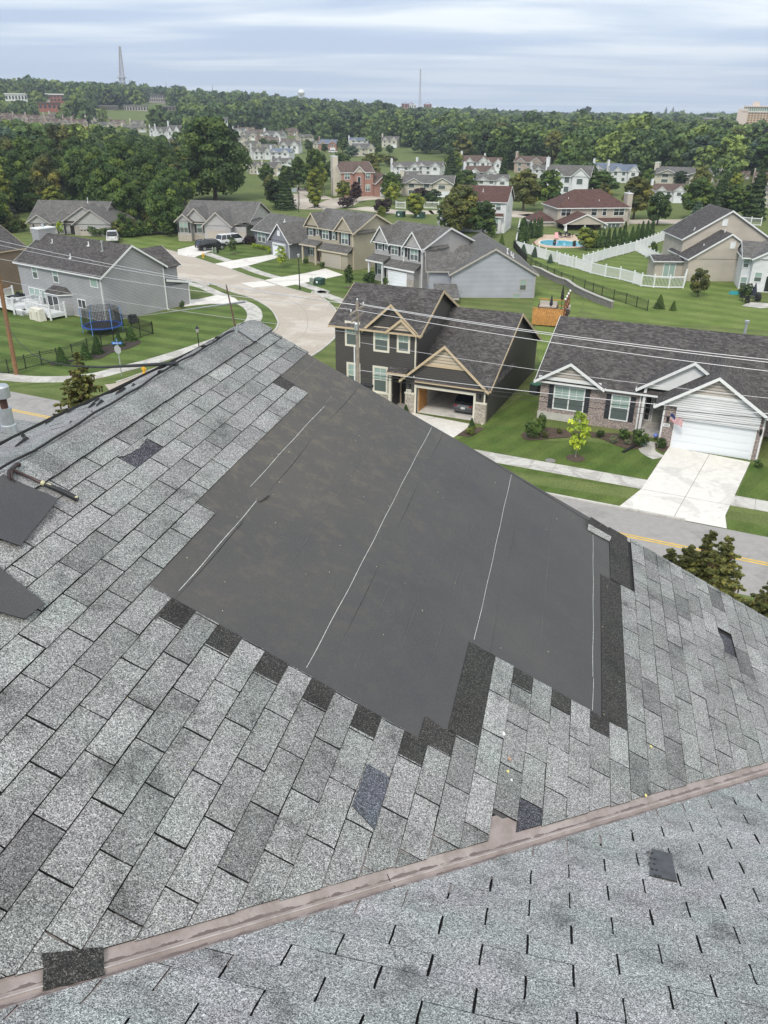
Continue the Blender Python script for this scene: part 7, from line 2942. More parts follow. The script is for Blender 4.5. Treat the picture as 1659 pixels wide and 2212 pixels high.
q.hexa([(-.95, -.4, .0), (.95, -.4, .0), (1.0, .35, .0), (-.95, .35, .0), (-.85, -.28, 1.25), (.8, -.3, 1.2), (.8, .25, 1.3), (-.8, .25, 1.3)])
q.box(-.97, -.44, 0, -.6, .3, .9)
q.box(.1, -.47, 0, .5, .3, 1.0)
q.build('cover', mat('cream cover', (.60, .58, .50), .9, bump=.05, nscale=3, noise=.1), o)

# trampoline
TP = G('1', 750, 842)
tr_o = thing('trampoline', 'round trampoline with blue pad, blue poles and black safety net', 'trampoline', TP)
R_ = 1.95
q = MB()
q.tube([(0, 0, .68), (0, 0, .70)], R_ - .25, 24)
q.build('mat', M_blk, tr_o)
q = MB()
for i in range(24):
    a0, a1 = 2 * math.pi * i / 24, 2 * math.pi * (i + 1) / 24
    q.hexa([(r * math.cos(t_), r * math.sin(t_), z) for z in (.66, .74) for (r, t_) in ((R_ - .28, a0), (R_ + .03, a0), (R_ + .03, a1), (R_ - .28, a1))])
q.build('pad', mat('blue pad', (.02, .07, .30), .5), tr_o)
M_bp = mat('light blue pole sleeve', (.10, .26, .60), .5)
for i in range(6):
    a = 2 * math.pi * i / 6 + .3
    q = MB()
    q.tube([(R_ * math.cos(a), R_ * math.sin(a), 0), (R_ * math.cos(a), R_ * math.sin(a), 2.4), (R_ * .92 * math.cos(a), R_ * .92 * math.sin(a), 2.55)], .035, 6)
    q.build('pole', M_bp, tr_o)
q = MB()                                                    # net: open mesh of thin cords
for i in range(72):
    a = 2 * math.pi * i / 72
    sg = 1 - .10 * abs(math.sin(3 * (a - .3)))
    q.bar((1.85 * math.cos(a), 1.85 * math.sin(a), .72), (1.8 * sg * math.cos(a), 1.8 * sg * math.sin(a), 2.45 * (.93 + .07 * sg)), .03, .008)
for z in np.arange(.85, 2.4, .14):
    for i in range(24):
        a0, a1 = 2 * math.pi * i / 24, 2 * math.pi * (i + 1) / 24
        q.bar((1.83 * math.cos(a0), 1.83 * math.sin(a0), z), (1.83 * math.cos(a1), 1.83 * math.sin(a1), z), .008, .03)
q.build('net', M_blk, tr_o)
# air conditioners
for (z, x, y, lb) in (('1', 968, 778, 'dark air conditioner beside the grey house, inside the short fence'), ('1', 148, 615, 'black air conditioner between the brown and grey houses'), ('2', 1368, 830, 'air conditioner with green top between the charcoal and brick houses'), ('d', 1240, 1312, 'dark air conditioner against the tan gabled house')):
    P = G(z, x, y)
    o = thing('air_conditioner', lb, 'air conditioner', P)
    q = MB()
    q.tube([(0, 0, .05), (0, 0, .8)], .5, 4)
    for i in range(14):
        q.tube([(0, 0, .1 + .05 * i), (0, 0, .115 + .05 * i)], .515, 4)
    q.build('casing', mat('ac grille', (.05, .055, .06), .6), o)
    q = MB()
    q.tube([(0, 0, .8), (0, 0, .86)], .44, 16)
    q.build('fan_guard', mat('green plastic', (.03, .13, .08), .6) if z == '2' else M_blk, o)
# hydrants
M_hy = mat('hydrant yellow', (.72, .40, .02), .5)
for (z, x, y, lb) in (('1', 1048, 1145, 'yellow fire hydrant on the verge beside our roof ridge'), ('b', 167, 938, 'yellow fire hydrant near the black parked car')):
    o = thing('fire_hydrant', lb, 'fire hydrant', G(z, x, y))
    q = MB()
    q.lathe((0, 0, 0), [(.17, 0), (.17, .05), (.12, .07), (.11, .5), (.14, .52), (.14, .56), (.12, .6), (.10, .70), (.05, .77), (.03, .84)], 12)
    q.build('barrel', M_hy, o)
    for (dx, dy) in ((.2, 0), (-.2, 0), (0, -.22)):
        q = MB()
        q.tube([(0, 0, .42), (dx, dy, .42)], .06 if dx else .075, 8)
        q.build('nozzle', M_hy, o)
    q = MB()
    q.tube([(0, 0, -.02), (0, 0, .012)], .16, 10)
    q.build('flange', M_blk, o)
# street name post with stop sign seen from behind
P = G('1', 885, 1165)
o = thing('stop_sign', 'grey back of an octagonal stop sign with blue street name plates above', 'stop sign', P, rad(-24.8))
q = MB()
q.box(-.03, -.03, 0, .03, .03, 3.15)
q.build('post', M_gal, o)
q = MB()
oc = [(.38 * math.cos(rad(22.5 + 45 * i)), .38 * math.sin(rad(22.5 + 45 * i))) for i in range(8)]
q.hexa([(0, 0, 0)] * 8)
q.v, q.f, q.m, q.t = [], [], [], []
b0 = [(x, -.04, 2.35 + y) for x, y in oc]
q.face(b0)
q.face([(x, -.035, z) for x, _, z in reversed(b0)])
q.build('plate', mat('bare aluminium', (.45, .46, .46), .5, metal=.3), o)
M_sb = mat('street sign blue', (.03, .16, .55), .5)
M_sbl = mat('sign lettering pale blue', (.40, .52, .75), .5)
for (z, rz, tx) in ((2.9, .5, 3), (3.12, -.75, 4)):
    q = MB()
    q.box(-.42, -.01, -.10, .42, .01, .10)
    s_ = q.build('name_plate', M_sb, o, loc=(0, -.02, z))
    s_.rotation_euler = (0, 0, rz)
    for i in range(tx):                                     # the names are too small to read in the photograph: pale word shapes
        x0 = -.34 + .68 * i / tx
        MB().box(x0 + .02, -.014, -.05, x0 + .68 / tx - .03, -.011, .05).build('name_word', M_sbl, s_)
# lamp posts
for (z, x, y, hp, lb) in (('b', 797, 1143, 3.9, 'tall black street lamp on the verge in front of the beige house'), ('b', 790, 640, 5.2, 'black lamp post by the red brick mailbox, middle distance'), ('b', 1010, 545, 4.6, 'black lamp post left of the purple-brown tree')):
    P = G(z, x, y)
    o = thing('street_lamp', lb, 'street lamp', P)
    q = MB()
    q.lathe((0, 0, 0), [(.14, 0), (.12, .25), (.07, .35), (.055, hp)], 10)
    q.build('post', M_blk, o)
    q = MB()
    q.lathe((0, 0, hp), [(.08, 0), (.16, .30), (.2, .34), (.05, .5)], 6)
    q.build('lantern', mat('lantern glass', (.35, .36, .34), .3), o)
P = G('1', 1449, 1000)
o = thing('street_lamp', 'black lantern head peeping over our roof ridge beside the pavement', 'street lamp', P)
q = MB()
q.tube([(0, 0, 0), (0, 0, 2.0)], .045, 8)
q.build('post', M_blk, o)
q = MB()
q.lathe((0, 0, 2.0), [(.09, 0), (.19, .38)], 6)
q.build('lantern', bpy.data.materials['lantern glass'], o)
q = MB()
q.lathe((0, 0, 2.38), [(.24, 0), (.05, .2), (.02, .3)], 6)
q.build('lantern_roof', M_blk, o)
# utility boxes
for (z, x, y, s_, lb) in (('b', 925, 1112, 1.0, 'green utility box on the lawn in front of the light grey house'), ('c', 160, 838, 1.4, 'green utility box by the far street, left of the lollipop tree'), ('c', 318, 848, 1.5, 'green utility box by the far street, right of the lollipop tree')):
    o = thing('utility_box', lb, 'utility box', G(z, x, y), rad(-35))
    q = MB()
    q.box(-.6 * s_, -.45 * s_, 0, .6 * s_, .45 * s_, .7 * s_)
    q.hexa([(-.63 * s_, -.48 * s_, .7 * s_), (.63 * s_, -.48 * s_, .7 * s_), (.63 * s_, .48 * s_, .7 * s_), (-.63 * s_, .48 * s_, .7 * s_), (-.6 * s_, -.2 * s_, .85 * s_), (.6 * s_, -.2 * s_, .85 * s_), (.6 * s_, .48 * s_, .85 * s_), (-.6 * s_, .48 * s_, .85 * s_)])
    q.build('cabinet', mat('utility green', (.03, .075, .055), .6), o)
    q = MB()
    q.box(-.2 * s_, -.47 * s_, .25 * s_, .1 * s_, -.455 * s_, .5 * s_)
    q.build('warning_label', M_white, o)
for (x, y, lb) in ((868, 1115, 'left grey-green cable pedestal'), (879, 1115, 'right grey-green cable pedestal'), (230, 908, 'left grey-green cable pedestal near the black car'), (248, 908, 'middle grey-green cable pedestal near the black car'), (262, 905, 'dark cable pedestal near the black car')):
    o = MB().lathe((0, 0, 0), [(.16, 0), (.14, .8), (.10, .92), (0.02, .95)], 8).build('cable_pedestal', mat('pedestal green', (.22, .27, .21), .6) if 'dark' not in lb else M_blk, loc=G('b', x, y))
    tag(o, lb + (' beside the green utility box' if x > 800 else ''), 'pedestal')
# basketball hoop
P = G('b', 795, 600)
o = thing('basketball_hoop', 'basketball hoop with clear backboard beside the far street', 'basketball hoop', P)
q = MB()
q.tube([(0, 0, 0), (0, 0, 3.0), (-.8, -.3, 3.6)], .07, 6)
q.build('pole', M_blk, o)
q = MB()
q.box(-1.7, -.35, 3.1, -.5, -.3, 4.0)
q.build('backboard', mat('pale backboard', (.35, .42, .42), .3), o)
o = MB().box(-.3, -.3, 0, .3, .3, 1.5).box(-.36, -.36, 1.5, .36, .36, 1.6).build('brick_mailbox', [K_red, M_blk], loc=G('b', 753, 612))
tag(o, 'red brick mailbox pillar by the far street', 'mailbox')
# downpipe extension, ball, pot
o = MB().bar((0, 0, 0), (1.4, .5, .05), .16, .1).build('drain_pipe', M_blk, loc=G('3', 735, 1100, .06))
o.rotation_euler = (0, 0, .4)
tag(o, 'black drain extension lying at the edge of the brick house bed', 'drain pipe')
o = MB().blob((0, 0, .16), (.16, .16, .16), 12, 8).build('ball', mat('blue ball', (.18, .25, .62), .4), smooth=True, loc=G('3', 940, 1008, .22))
tag(o, 'blue ball on the front step of the brick house', 'ball')
o = MB().lathe((0, 0, 0), [(.16, 0), (.22, .3)], 10).build('flower_pot', mat('glazed blue-grey pot', (.16, .22, .28), .3), loc=G('3', 858, 1060))
tag(o, 'blue-grey pot at the foot of the brick house steps', 'pot')
q = MB()
q.tube([(0, 0, 0), (0, 0, .03)], .35, 12)
o = q.build('manhole_cover', mat('grey lid', (.20, .19, .18), .8), loc=G('3', 270, 1157))
tag(o, 'round grey utility lid in the lawn of the brick house', 'manhole lid')
for (z, x, y, w_, lb) in (('3', 430, 1142, 1.3, 'mulch ring round the lime-green young tree'), ('b', 1118, 1132, 1.2, 'mulch ring round the young tree by the light grey house'), ('b', 363, 912, 1.1, 'mulch ring of the young tree beside the parked vehicles')):
    sheet('mulch_ring', [G(z, x, y) + Vector((w_ / 2 * math.cos(a), w_ / 2 * math.sin(a), 0)) for a in np.arange(0, 6.28, .6)], .03, M_mulchb)
o = thing('garden_parasol', 'navy parasol beside the white house at the right edge', 'parasol', G('d', 1540, 1460))
q = MB()
q.tube([(0, 0, 0), (0, 0, 1.4)], .03, 6)
q.build('pole', M_blk, o)
q = MB()
q.lathe((0, 0, 0), [(.45, .4), (.3, .9), (.03, 1.9)], 8)
q.build('canopy', M_navy, o)
table_set('dark right-edge garden', G('d', 1500, 1490), 3, M_blk, .5, .6)
o = MB().lathe((0, 0, 0), [(.35, 0), (.4, .4), (.3, .85), (.1, 1.0)], 10).build('covered_grill', M_blk, loc=G('d', 1575, 1478))
tag(o, 'black covered barbecue on the patio of the white house', 'barbecue')
o = MB().hexa([(0, 0, .02), (1.2, .2, .02), (1.1, .9, .02), (-.1, .7, .02), (0, 0, .5), (1.2, .2, .4), (1.1, .9, .25), (-.1, .7, .3)]).build('toy_box', mat('turquoise plastic', (.06, .42, .50), .5), loc=G('d', 1370, 1432))
tag(o, 'turquoise plastic tub on the lawn near the white house', 'tub')
sheet('patio', survey('d 1450,1520 1520,1490 1659,1500 1700,1530 1600,1540'), .03, M_walk)
sheet('patio', survey('d 810,1275 880,1245 985,1255 975,1290 850,1285'), .03, mat('brick patio', (.50, .36, .27), .9))

# ================================================================== VEHICLES
M_tyre = mat('tyre', (.02, .02, .02), .85)
M_rim = mat('alloy rim', (.45, .46, .48), .35, metal=.7)
M_wind = mat('tinted window', (.015, .018, .02), .06, spec=.9)
M_tail = mat('tail lamp red', (.22, .012, .012), .25)
M_plate = mat('number plate', (.60, .62, .62), .5)


def vehicle(name, label, P, yaw, L, W, Hh, kind, paint, group=None):
    """front towards +x"""
    o = thing(name, label, {'suv': 'car', 'sedan': 'car', 'pickup': 'pickup truck'}[kind], P, yaw)
    hw = W / 2
    belt = Hh * (.60 if kind != 'sedan' else .62)
    z0 = .28
    # stations of the lower body: x, bottom, top, half width
    if kind == 'sedan':
        st = [(-.5, .42, .70, .80), (-.47, .30, .93, .93), (-.36, .24, 1.0, 1.0), (-.1, .22, 1.0, 1.0), (.18, .22, .98, 1.0), (.30, .24, .90, .98), (.44, .28, .80, .92), (.5, .40, .62, .78)]
    else:
        st = [(-.5, .40, .80, .88), (-.48, .30, 1.0, .97), (-.3, .26, 1.0, 1.0), (.1, .26, 1.0, 1.0), (.24, .26, .98, 1.0), (.34, .28, .93, .98), (.47, .32, .88, .94), (.5, .42, .66, .85)]
    q = MB()
    n = 10
    for (x, zb, zt, w_) in st:
        zb_, zt_ = zb * (1 if kind == 'sedan' else 1.35), belt * zt
        ring = [(-.92, zb_), (-1, zb_ + .1), (-1.0, zb_ + (zt_ - zb_) * .55), (-.97, zt_ - .05), (-.88, zt_), (.88, zt_), (.97, zt_ - .05), (1, zb_ + (zt_ - zb_) * .55), (1, zb_ + .1), (.92, zb_)]
        q.v += [(x * L, y * hw * w_, z) for y, z in ring]
    for i in range(len(st) - 1):
        for j in range(n):
            k = (j + 1) % n
            q.f.append((i * n + j, i * n + k, (i + 1) * n + k, (i + 1) * n + j))
            q.m.append(0)
            q.t.append(0)
    q.f += [tuple(range(n)), tuple((len(st) - 1) * n + n - 1 - j for j in range(n))]
    q.m += [0, 0]
    q.t += [0, 0]
    q.build('body', paint, o, smooth=False)
    cab = {'suv': [(-.47, -.42, .16, .30), (1, 1)], 'sedan': [(-.36, -.20, .08, .27), (1, 1)], 'pickup': [(-.12, -.09, .16, .27), (1, 1)]}[kind][0]
    q = MB()
    x0, x1, x2, x3 = [v * L for v in cab]
    bz, tz = belt - .02, Hh - .05
    bw, tw_ = hw * .94, hw * .78
    q.hexa([(x0, -bw, bz), (x3, -bw, bz), (x3, bw, bz), (x0, bw, bz), (x1, -tw_, tz), (x2, -tw_, tz), (x2, tw_, tz), (x1, tw_, tz)])
    q.build('window', M_wind, o)
    q = MB()
    q.hexa([(x1 - .03, -tw_ - .01, tz - .03), (x2 + .03, -tw_ - .01, tz - .03), (x2 + .03, tw_ + .01, tz - .03), (x1 - .03, tw_ + .01, tz - .03), (x1 + .08, -tw_ + .1, tz + .05), (x2 - .12, -tw_ + .1, tz + .05), (x2 - .12, tw_ - .1, tz + .05), (x1 + .08, tw_ - .1, tz + .05)])
    for s_ in (-1, 1):
        for (xa, xb) in ((x0, x1), (x3, x2), ((x0 + x3) / 2 - .05, (x1 + x2) / 2 - .05)) + ((((x0 * 3 + x3) / 4, (x1 * 3 + x2) / 4),) if kind == 'suv' else ()):
            q.bar((xa, s_ * (bw + .005), bz), (xb, s_ * (tw_ + .005), tz), .07, .05, up=(0, 1, 0))
    q.build('roof', paint, o)
    if kind == 'pickup':
        q = MB()
        for (xa, ya, xb, yb) in ((-.49 * L, -hw * .95, -.12 * L, -hw * .86), (-.49 * L, hw * .86, -.12 * L, hw * .95), (-.49 * L, -hw * .95, -.475 * L, hw * .95)):
            q.box(xa, ya, belt - .02, xb, yb, belt + .10)
        q.box(-.47 * L, -hw * .85, belt - .015, -.13 * L, hw * .85, belt + .02, 1)
        q.build('cargo_bed', [paint, M_blk], o)
    for sx in (-.31, .31):
        for sy in (-1, 1):
            r = .34 if kind == 'sedan' else .38
            q = MB()
            q.tube([(sx * L, sy * (hw - .22), r), (sx * L, sy * (hw + .02), r)], r, 16)
            wh = q.build('wheel', M_tyre, o)
            q = MB()
            q.tube([(sx * L, sy * (hw + .0), r), (sx * L, sy * (hw + .035), r)], r * .62, 10)
            q.build('rim', M_rim, wh)
    for sy in (-1, 1):
        q = MB()
        ztl = belt * (.86 if kind == 'sedan' else .88)
        q.box(-.502 * L, sy * hw * .66 - .13, ztl - .06, -.47 * L, sy * hw * .66 + .13, ztl + .04)
        q.build('tail_light', M_tail, o)
        q = MB()
        q.box(.47 * L, sy * hw * .66 - .16, belt * .70, .502 * L, sy * hw * .66 + .16, belt * .82)
        q.build('headlight', M_plate, o)
    q = MB()
    q.box(-.508 * L, -.16, belt * .60, -.498 * L, .16, belt * .60 + .15)
    q.build('number_plate', M_plate, o)
    q = MB()
    q.box(-.507 * L, -hw * .5, belt * .80, -.499 * L, hw * .5, belt * .83)
    q.build('chrome_strip', M_rim, o)
    return o


P_black = mat('black car paint', (.012, .012, .014), .2, coat=.6)
P_white = mat('white car paint', (.72, .73, .75), .3, coat=.5)
P_grey = mat('dark grey car paint', (.045, .05, .06), .22, coat=.7)
aw = math.atan2
q0, q1 = G('b', 150, 890), G('b', 285, 880)
vehicle('parked_suv', 'black car parked in front of the greige ranch house', (q0 + q1) / 2, aw((q1 - q0).y, (q1 - q0).x) + .1, 4.9, 1.9, 1.7, 'suv', P_black)
q0, q1 = G('b', 285, 858), G('b', 425, 845)
vehicle('parked_pickup', 'white pickup with a canopy parked behind the black car', (q0 + q1) / 2, aw((q1 - q0).y, (q1 - q0).x) + .12, 5.6, 1.95, 1.85, 'suv', P_white)
P = G('1', 822, 186)
vehicle('parked_pickup', 'white pickup truck outside the stone ranch house, rear facing us', P, rad(105), 5.4, 1.95, 1.8, 'pickup', P_white)
cm_ = CH.matrix_basis @ Vector((4.0, 4.3, 0))
cm_ = Matrix.Translation((2.24, 56.9, 0)) @ Matrix.Rotation(rad(-23.4), 4, 'Z') @ Vector((3.55, 3.2, .02))
vehicle('parked_sedan', 'dark grey sedan parked inside the open garage, rear facing us', cm_, rad(-23.4 + 90), 4.6, 1.8, 1.42, 'sedan', P_grey)
vehicle('parked_car', 'small white car on a far-off street by the blue-roofed house', G('b', 1012, 252), rad(20), 4.6, 1.8, 1.5, 'sedan', P_white)

# ================================================================== POWER POLES AND WIRES
M_pole = mat('weathered pole wood', (.28, .24, .20), .9, noise=.25, nscale=5)
M_polb = mat('brown pole wood', (.22, .12, .06), .9, noise=.25, nscale=5)
PC = Vector((-1.85, 51.9, 0))
PLf = G('1', 120, 1152)
PR = PC + (PC - PLf)
PR.z = 0


def top_at(P, u, v):
    d = ray('D', u, v)
    return HC + d.z / math.hypot(d.x, d.y) * math.hypot(P.x, P.y)


def power_pole(label, P, tip, m, arm=True, r=.15):
    o = thing('power_pole', label, 'power pole', P, rad(-24.8))
    rel = tip - P
    rel.rotate(Matrix.Rotation(rad(24.8), 3, 'Z'))
    q = MB()
    q.tube([(0, 0, -.2), tuple(rel * .5), tuple(rel)], [r, r * .85, r * .68], 10)
    q.build('pole', m, o)
    return o, rel


tipC = Vector((PC.x, PC.y, top_at(PC, 765, 652)))
oC, rC = power_pole('weathered grey power pole with crossarm in front of the charcoal house', PC, tipC, M_pole)
for (z, l, dx) in ((rC.z - .55, 1.0, 0.0), (rC.z - 1.0, .8, .05)):
    q = MB()
    q.bar((rC.x, -l, z - .1), (rC.x, l, z + .12), .1, .12)
    q.build('crossarm', M_pole, oC)
for (y, z) in ((-.9, rC.z - .5), (0, rC.z + .05), (.9, rC.z - .35)):
    q = MB()
    q.lathe((rC.x, y, z), [(.03, 0), (.055, .05), (.04, .09), (.06, .13), (.02, .18)], 8)
    q.build('insulator', M_gal, oC)
q = MB()
q.lathe((rC.x + .1, -.38, rC.z - 1.75), [(.13, 0), (.14, .05), (.14, .42), (.08, .5)], 10)
q.build('switchgear', M_gal, oC)
q = MB()
q.tube([(-.17, -.12, 1.0), (-.17, -.12, rC.z - 2.9)], .05, 6)
q.build('conduit', M_wt, oC)
for (zz_, dx, L) in ((rC.z - 5.2, -1.0, .7), (rC.z - 5.4, .8, .9)):
    q = MB()
    q.tube([(dx - L / 2, -.25, zz_), (dx + L / 2, -.25, zz_ - .05)], .12, 8)
    q.build('splice_case', mat('grey splice case', (.22, .22, .22), .6) if dx < 0 else M_blk, oC)
tipL = Vector((PLf.x, PLf.y, 0)) + (RD * -.2)
dL = ray('1', -60, 170)
lh = math.hypot(dL.x, dL.y)
rL_ = math.hypot(PLf.x, PLf.y)
tipL = Vector((dL.x / lh * rL_ * 1.0, dL.y / lh * rL_ * 1.0, top_at(PLf, -18, 520)))
oL, rL = power_pole('brown wooden power pole at the left edge', PLf, tipL, M_polb, r=.20)
q = MB()
q.bar((rL.x * .55 - .0, -.9, rL.z * .66), (rL.x * .55, .9, rL.z * .66), .1, .12)
q.build('crossarm', M_polb, oL)
tipR = PR + Vector((0, 0, tipC.z))
oR, rR = power_pole('power pole beyond the right edge of the picture', PR, tipR, M_pole)

M_wire = mat('aluminium wire', (.50, .50, .52), .5, metal=.4)
M_cab = mat('black cable', (.02, .02, .022), .6)


def wire(label, A, B, sag, r, m, off=None):
    n = 22
    pts = []
    for i in range(n + 1):
        u = i / n
        p = A.lerp(B, u)
        p.z -= sag * 4 * u * (1 - u)
        pts.append(p)
    return tag(MB().tube(pts, r, 5, cap=False).build('power_line', m), label, 'cable', 'wires along the road')


def on_ray(u, v, P0, dirv):
    """point of the vertical plane through P0 along dirv seen at sheet-D u, v"""
    d = ray('D', u, v)
    nx, ny = -dirv.y, dirv.x
    t = (P0.x * nx + P0.y * ny) / (d.x * nx + d.y * ny)
    return EYE + d * t


# conductors, each surveyed at two points of its span and carried on to the poles
def span(label, a, b, P0, dirv, t0, t1, sag, r, m):
    A_, B_ = on_ray(*a, P0, dirv), on_ray(*b, P0, dirv)
    s = (B_ - A_)
    k = (dirv.x * s.x + dirv.y * s.y)
    g = lambda t: A_ + s * ((t - ((A_ - P0).x * dirv.x + (A_ - P0).y * dirv.y)) / k)
    return wire(label, g(t0), g(t1), sag, r, m)


SP = (PC - PLf)
SL = math.hypot(SP.x, SP.y)
DV = Vector((SP.x / SL, SP.y / SL, 0))
for (a, b, r, m, lb, off) in (((768, 655), (1659, 766), .021, M_wire, 'upper bright wire from the grey pole to the right edge', 0),
                         ((790, 660), (1659, 772), .021, M_wire, 'bright wire just under the uppermost, grey pole to right edge', .5),
                         ((757, 668), (1659, 791), .019, M_wire, 'third bright wire from the grey pole to the right edge', -.5),
                         ((780, 800), (1659, 884), .019, M_wire, 'light lower wire crossing the open garage and brick house', 0),
                         ((780, 806), (1659, 895), .022, M_cab, 'thick black cable under the light lower wire', -.1),
                         ((780, 812), (1659, 912), .016, M_cab, 'thin black cable, lowest across the brick house', .1),
                         ((780, 740), (1659, 850), .012, M_wire, 'thin faint wire over the charcoal house roof slope', .1)):
    span(lb, a, b, PC + RN * off, DV, 0.2, SL * 1.0, .35, r, m)
for (a, b, r, m, lb, off) in (((0, 519), (757, 657), .021, M_wire, 'upper wire over the grey house to the pole', 0), ((0, 529), (780, 660), .021, M_wire, 'second wire over the grey house to the pole', .4),
                         ((0, 558), (757, 668), .019, M_wire, 'third wire over the grey house', -.4), ((0, 605), (640, 700), .012, M_wire, 'thin faint wire low over the grey house', .2)):
    span(lb, a, b, PC + RN * off, DV, -SL, -.2, .3, r, m)
# service cable dropping to our ridge
A_ = EYE + ray('1', -20, 645) * 55
B_ = R1(4.75, RIDGE_B, .06)
tag(MB().tube([A_.lerp(B_, i / 14) - Vector((0, 0, 1.3 * 4 * (i / 14) * (1 - i / 14))) for i in range(15)], .014, 5).build('service_cable', M_cab), 'dark service cable running from the left pole to our roof ridge', 'cable')
A_ = EYE + ray('D', 300, 683) * 60
B_ = R1(5.75, RIDGE_B, .3)
tag(MB().tube([A_.lerp(B_, i / 8) for i in range(9)], .009, 5).build('service_cable', M_wire), 'pale thin line reaching the lightning rod from the left', 'cable')

# ================================================================== SKYLINE
def at_dist(u, v, dist):
    d = ray('D', u, v)
    return EYE + d * (dist / math.hypot(d.x, d.y))


M_stl = mat('galvanised lattice', (.42, .40, .42), .6)


def mast(label, u, vt, vb, dist, w, guy=False):
    A_, B_ = at_dist(u, vb, dist), at_dist(u, vt, dist)
    B_ = Vector((A_.x, A_.y, B_.z))
    q = MB()
    q.tube([tuple(A_ - Vector((0, 0, 20))), tuple(B_)], w, 4)
    return tag(q.build('radio_mast', M_stl), label, 'mast', 'thin radio masts on the skyline')


# lattice tower
A_, B_ = at_dist(265, 201, 1120), at_dist(259, 100, 1120)
o = thing('lattice_tower', 'tall lattice transmission tower on the skyline at the left', 'tower', A_)
hT = B_.z - A_.z
w0, w1 = 7.0, 1.6
lx = (B_ - A_).x
leg = lambda i, u: Vector((lx * u + (w0 + (w1 - w0) * u) * (1 if i in (0, 3) else -1) * .5, (w0 + (w1 - w0) * u) * (1 if i < 2 else -1) * .5, hT * u))
for i in range(4):
    MB().tube([leg(i, 0) - Vector((0, 0, 8)), leg(i, 1)], .32, 4).build('leg', M_stl, o)
q = MB()
nb_x = 13
for k in range(nb_x):
    u0, u1 = k / nb_x, (k + 1) / nb_x
    for i in range(4):
        j = (i + 1) % 4
        q.tube([leg(i, u0), leg(j, u1)], .17, 3)
        q.tube([leg(j, u0), leg(i, u1)], .17, 3)
        q.tube([leg(i, u1), leg(j, u1)], .17, 3)
q.build('bracing', M_stl, o)
q = MB()
q.box(lx * .34 - 5, -4, hT * .33, lx * .34 + 5, 4, hT * .35)
q.build('platform', M_stl, o)
o = thing('lattice_mast', 'slender lattice mast in the middle of the skyline', 'tower', at_dist(906, 246, 1500))
hM = at_dist(909, 149, 1500).z - at_dist(906, 246, 1500).z
for (sx, sy) in ((1, 0), (-.5, .87), (-.5, -.87)):
    MB().tube([(3.6 * sx, 3.6 * sy, -5), (1.2 * sx, 1.2 * sy, hM * .5), (.6 * sx, .6 * sy, hM)], .42, 4).build('leg', M_stl, o)
q = MB()
for k in range(26):
    z = hM * k / 26
    rr = 3.6 + (1.2 - 3.6) * min(1, k / 13) - .6 * max(0, (k - 13) / 13)
    q.tube([(rr, 0, z), (-.5 * rr, .87 * rr, z + hM / 26)], .2, 3)
    q.tube([(-.5 * rr, -.87 * rr, z), (rr, 0, z + hM / 26)], .2, 3)
q.build('bracing', M_stl, o)
for (u, vt, vb, w_) in ((283, 172, 205, .5), (362, 177, 212, .5), (388, 181, 214, .5), (441, 194, 218, .6), (461, 183, 219, .55), (795 / 2, 208, 216, .4)):
    mast('thin radio mast on the skyline', u, vt, vb, 1400, w_)
# water towers
for (u, vt, vb, dist, lb) in ((651, 193, 208, 1600, 'white ball-shaped water tower on the skyline left of centre'), (819, 221, 229, 2100, 'low white water tank among trees on the skyline')):
    A_, B_ = at_dist(u, vb, dist), at_dist(u, vt, dist)
    r = (B_.z - A_.z) / 2
    o = thing('water_tower', lb, 'water tower', (A_.x, A_.y, A_.z - 22))
    q = MB()
    q.blob((0, 0, 22 + r), (r * 1.12, r * 1.12, r), 20, 12)
    q.build('tank', M_wt, o, smooth=True)
    q = MB()
    q.tube([(0, 0, -10), (0, 0, 22 + r)], 1.2, 8)
    q.build('stem', M_wt, o)
    for i in range(6):
        a = i * 1.047
        MB().tube([(r * .95 * math.cos(a), r * .95 * math.sin(a), -10), (r * .95 * math.cos(a), r * .95 * math.sin(a), 22 + r)], .35, 4).build('leg', M_wt, o)
    q = MB()
    q.tube([(0, 0, 21.2 + r), (0, 0, 22 + r)], r * 1.2, 20)
    q.build('catwalk', mat('shaded white steel', (.45, .46, .48), .6), o)


def slab_building(label, u0, u1, vt, vb, dist, wallm, roofm, rows, cols, depth=20, yaw=0.0, gabled=False, name='apartment_building', cat='building', wm=None, win=.55):
    A_, B_ = at_dist(u0, vb, dist), at_dist(u1, vb, dist)
    top_ = at_dist((u0 + u1) / 2, vt, dist).z
    W_ = (B_ - A_).length
    base = min(A_.z, B_.z) - 12
    o = thing(name, label, cat, (A_.x, A_.y, base), math.atan2((B_ - A_).y, (B_ - A_).x) + yaw)
    Hh = top_ - base
    q = MB()
    q.box(0, 0, 0, W_, depth, Hh)
    q.build('wall', wallm, o)
    q = MB()
    if gabled:
        n = gabled
        q = MB()
        hq = House.__new__(House)
        for i in range(n):
            x0, x1 = W_ * i / n, W_ * (i + 1) / n
            House._vroof(None, q, -1, depth + 1, x0, x1, Hh - 1, .6, .5, .4, 'y')
    else:
        q.box(-.6, -.6, Hh, W_ + .6, depth + .6, Hh + 1.0)
    q.build('roof', roofm, o)
    vis = (Hh - 12)
    for r in range(rows):
        for c in range(cols):
            x0 = W_ * (c + .5) / cols
            z0 = 12 + vis * (r + .5) / rows
            ww, wh = W_ / cols * win * .5, vis / rows * win * .5
            MB().box(x0 - ww, -.15, z0 - wh, x0 + ww, 0, z0 + wh).build('window', wm or M_glk, o)
    return o, W_, Hh


